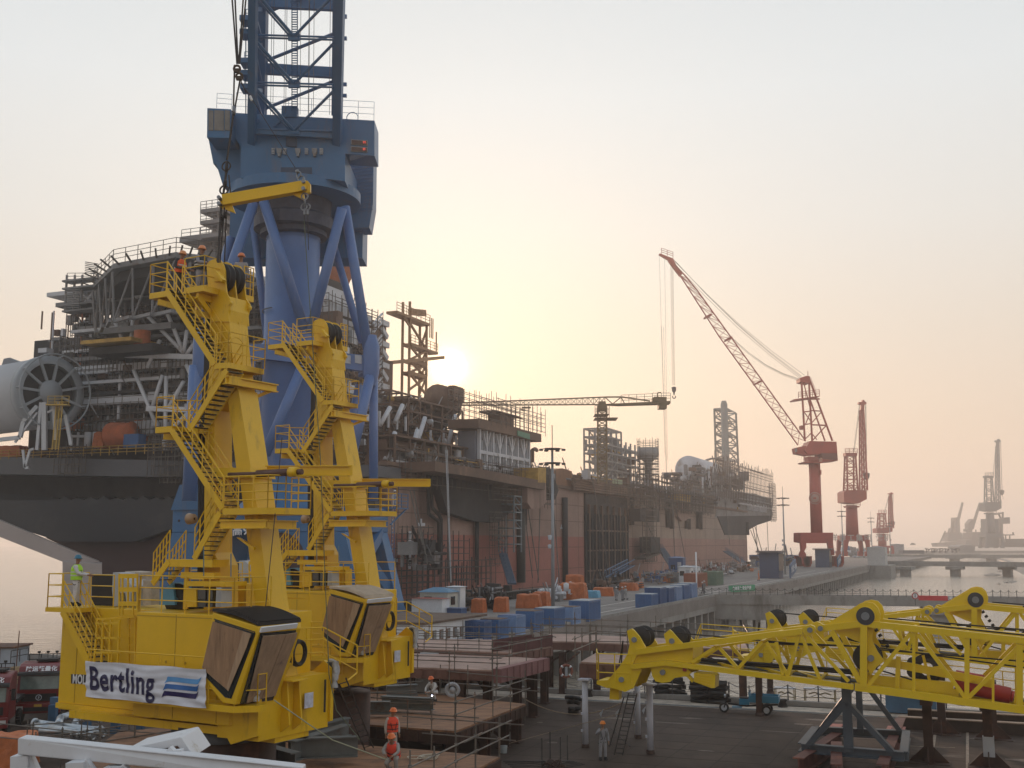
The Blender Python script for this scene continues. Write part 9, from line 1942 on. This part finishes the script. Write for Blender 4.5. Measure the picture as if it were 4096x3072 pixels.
mb = MB(); mb.frame(ED(-62, .5) - QD * 1, QN * 40, QD * .4, (0, 0, 1.0)); mb.build('sea_wall', CON)['kind'] = 'structure'
tag(MB().box(atZ(*l6(180, 930), 0) + ZU * .6, (1.4, .8, 1.2), .2).build('tan_crate', mat('crate_tan', (.35, .25, .15), .8)), 'tan crate standing between the truck and the site cabin', 'crate')
mb = MB(); rail(mb, [atZ(*l6(90, 760), 1.5), atZ(*l6(240, 730), 1.5)], h=.9, post=1.5, mids=1, r=.035); tag(mb.build('yard_fence', SCB), 'thin dark railing behind the truck by the sea', 'railing')
tarp('tarp_bundle', atZ(*l6(30, 1640), 0) + ZU * 0, 2.6, 1.8, 1.35, .2, 'orange tarp bundle in the bottom left corner', 60, mat('tarp_bright', (.50, .15, .05), .6, 0, .2, 2, bump=.3))
# ---------------- white truss frame in the foreground ----------------
YT = 20.0
wt = empty('truss_frame', V((atY(330, 3000, YT).x, YT, 0)), 0, 'white painted box truss crossing the bottom left corner', 'truss')
def lt_(x, y, Y=YT): return atY(*l6(x, y), Y)
WT = mat('truss_white', (.62, .64, .68), .5, 0, .06, 1.5, (.4, .36, .3), .06, 2)
MB().prism([lt_(150, 1412), lt_(165, 1398), lt_(2160, 1605, 19), lt_(2600, 1655, 18.9), lt_(2600, 1790, 18.9), lt_(2160, 1735, 19), lt_(150, 1545)], (0, .32, 0)).build('top_chord', WT, wt, .02)
mb = MB(); mb.prism([lt_(1085, 1495, 19.9), lt_(1545, 1393, 19.9), lt_(1560, 1398, 19.9), lt_(1668, 1562, 19.9), lt_(1595, 1556, 19.9), lt_(1525, 1470, 19.9), lt_(1300, 1520, 19.9)], (0, 1.1, 0)); mb.build('knee_brace', WT, wt, .015)
for p, q in (((195, 1545), (190, 1900)), ((235, 1552), (400, 1900)), ((670, 1600), (672, 1900)), ((720, 1605), (930, 1900)), ((990, 1640), (992, 1900)), ((1040, 1645), (1250, 1900)), ((1500, 1500), (1440, 1560)), ((1530, 1500), (1535, 1580))): MB().bar(lt_(*p, YT + .16 if p[0] < 400 else 19.6), lt_(*q, YT + .16 if p[0] < 400 else 19.6), .3 if p[0] not in (235, 720, 1040, 1500, 1530) else .16).build('truss_member', WT, wt)
mb = MB(); a_ = lt_(150, 1900); b_ = lt_(2600, 2050, 19); mb.bar(V((a_.x, YT + .1, a_.z)), V((b_.x, 19.1, a_.z)), .3, .3)
for x in (a_.x + .3, b_.x - .3): mb.bar(V((x, 19.6, 0)), V((x, 19.6, a_.z)), .35)
mb.build('lower_chord', WT, wt)
for o in list(sc.objects):
    if o.type == 'MESH' and o.name.split('.')[0] in ('brace', 'hanging_lines', 'draft_marking', 'pin', 'mooring_lines', 'bracket', 'window', 'stair_building', 'camera_unit'): split(o)
    if o.name.split('.')[0] == 'wall_panels': o['kind'] = 'stuff'
# ---------------- haze ----------------
hz = MB().box((0, 2000, 58), (6000, 4500, 124)).build('haze', bpy.data.materials.new('haze_air'))
hz['kind'] = 'stuff'
m = hz.data.materials[0]; m.use_nodes = True; t = m.node_tree; t.nodes.clear()
o_ = t.nodes.new('ShaderNodeOutputMaterial'); pv = t.nodes.new('ShaderNodeVolumePrincipled')
pv.inputs['Color'].default_value = (.98, .95, .92, 1); pv.inputs['Density'].default_value = .00048; pv.inputs['Anisotropy'].default_value = .5
t.links.new(pv.outputs[0], o_.inputs['Volume'])
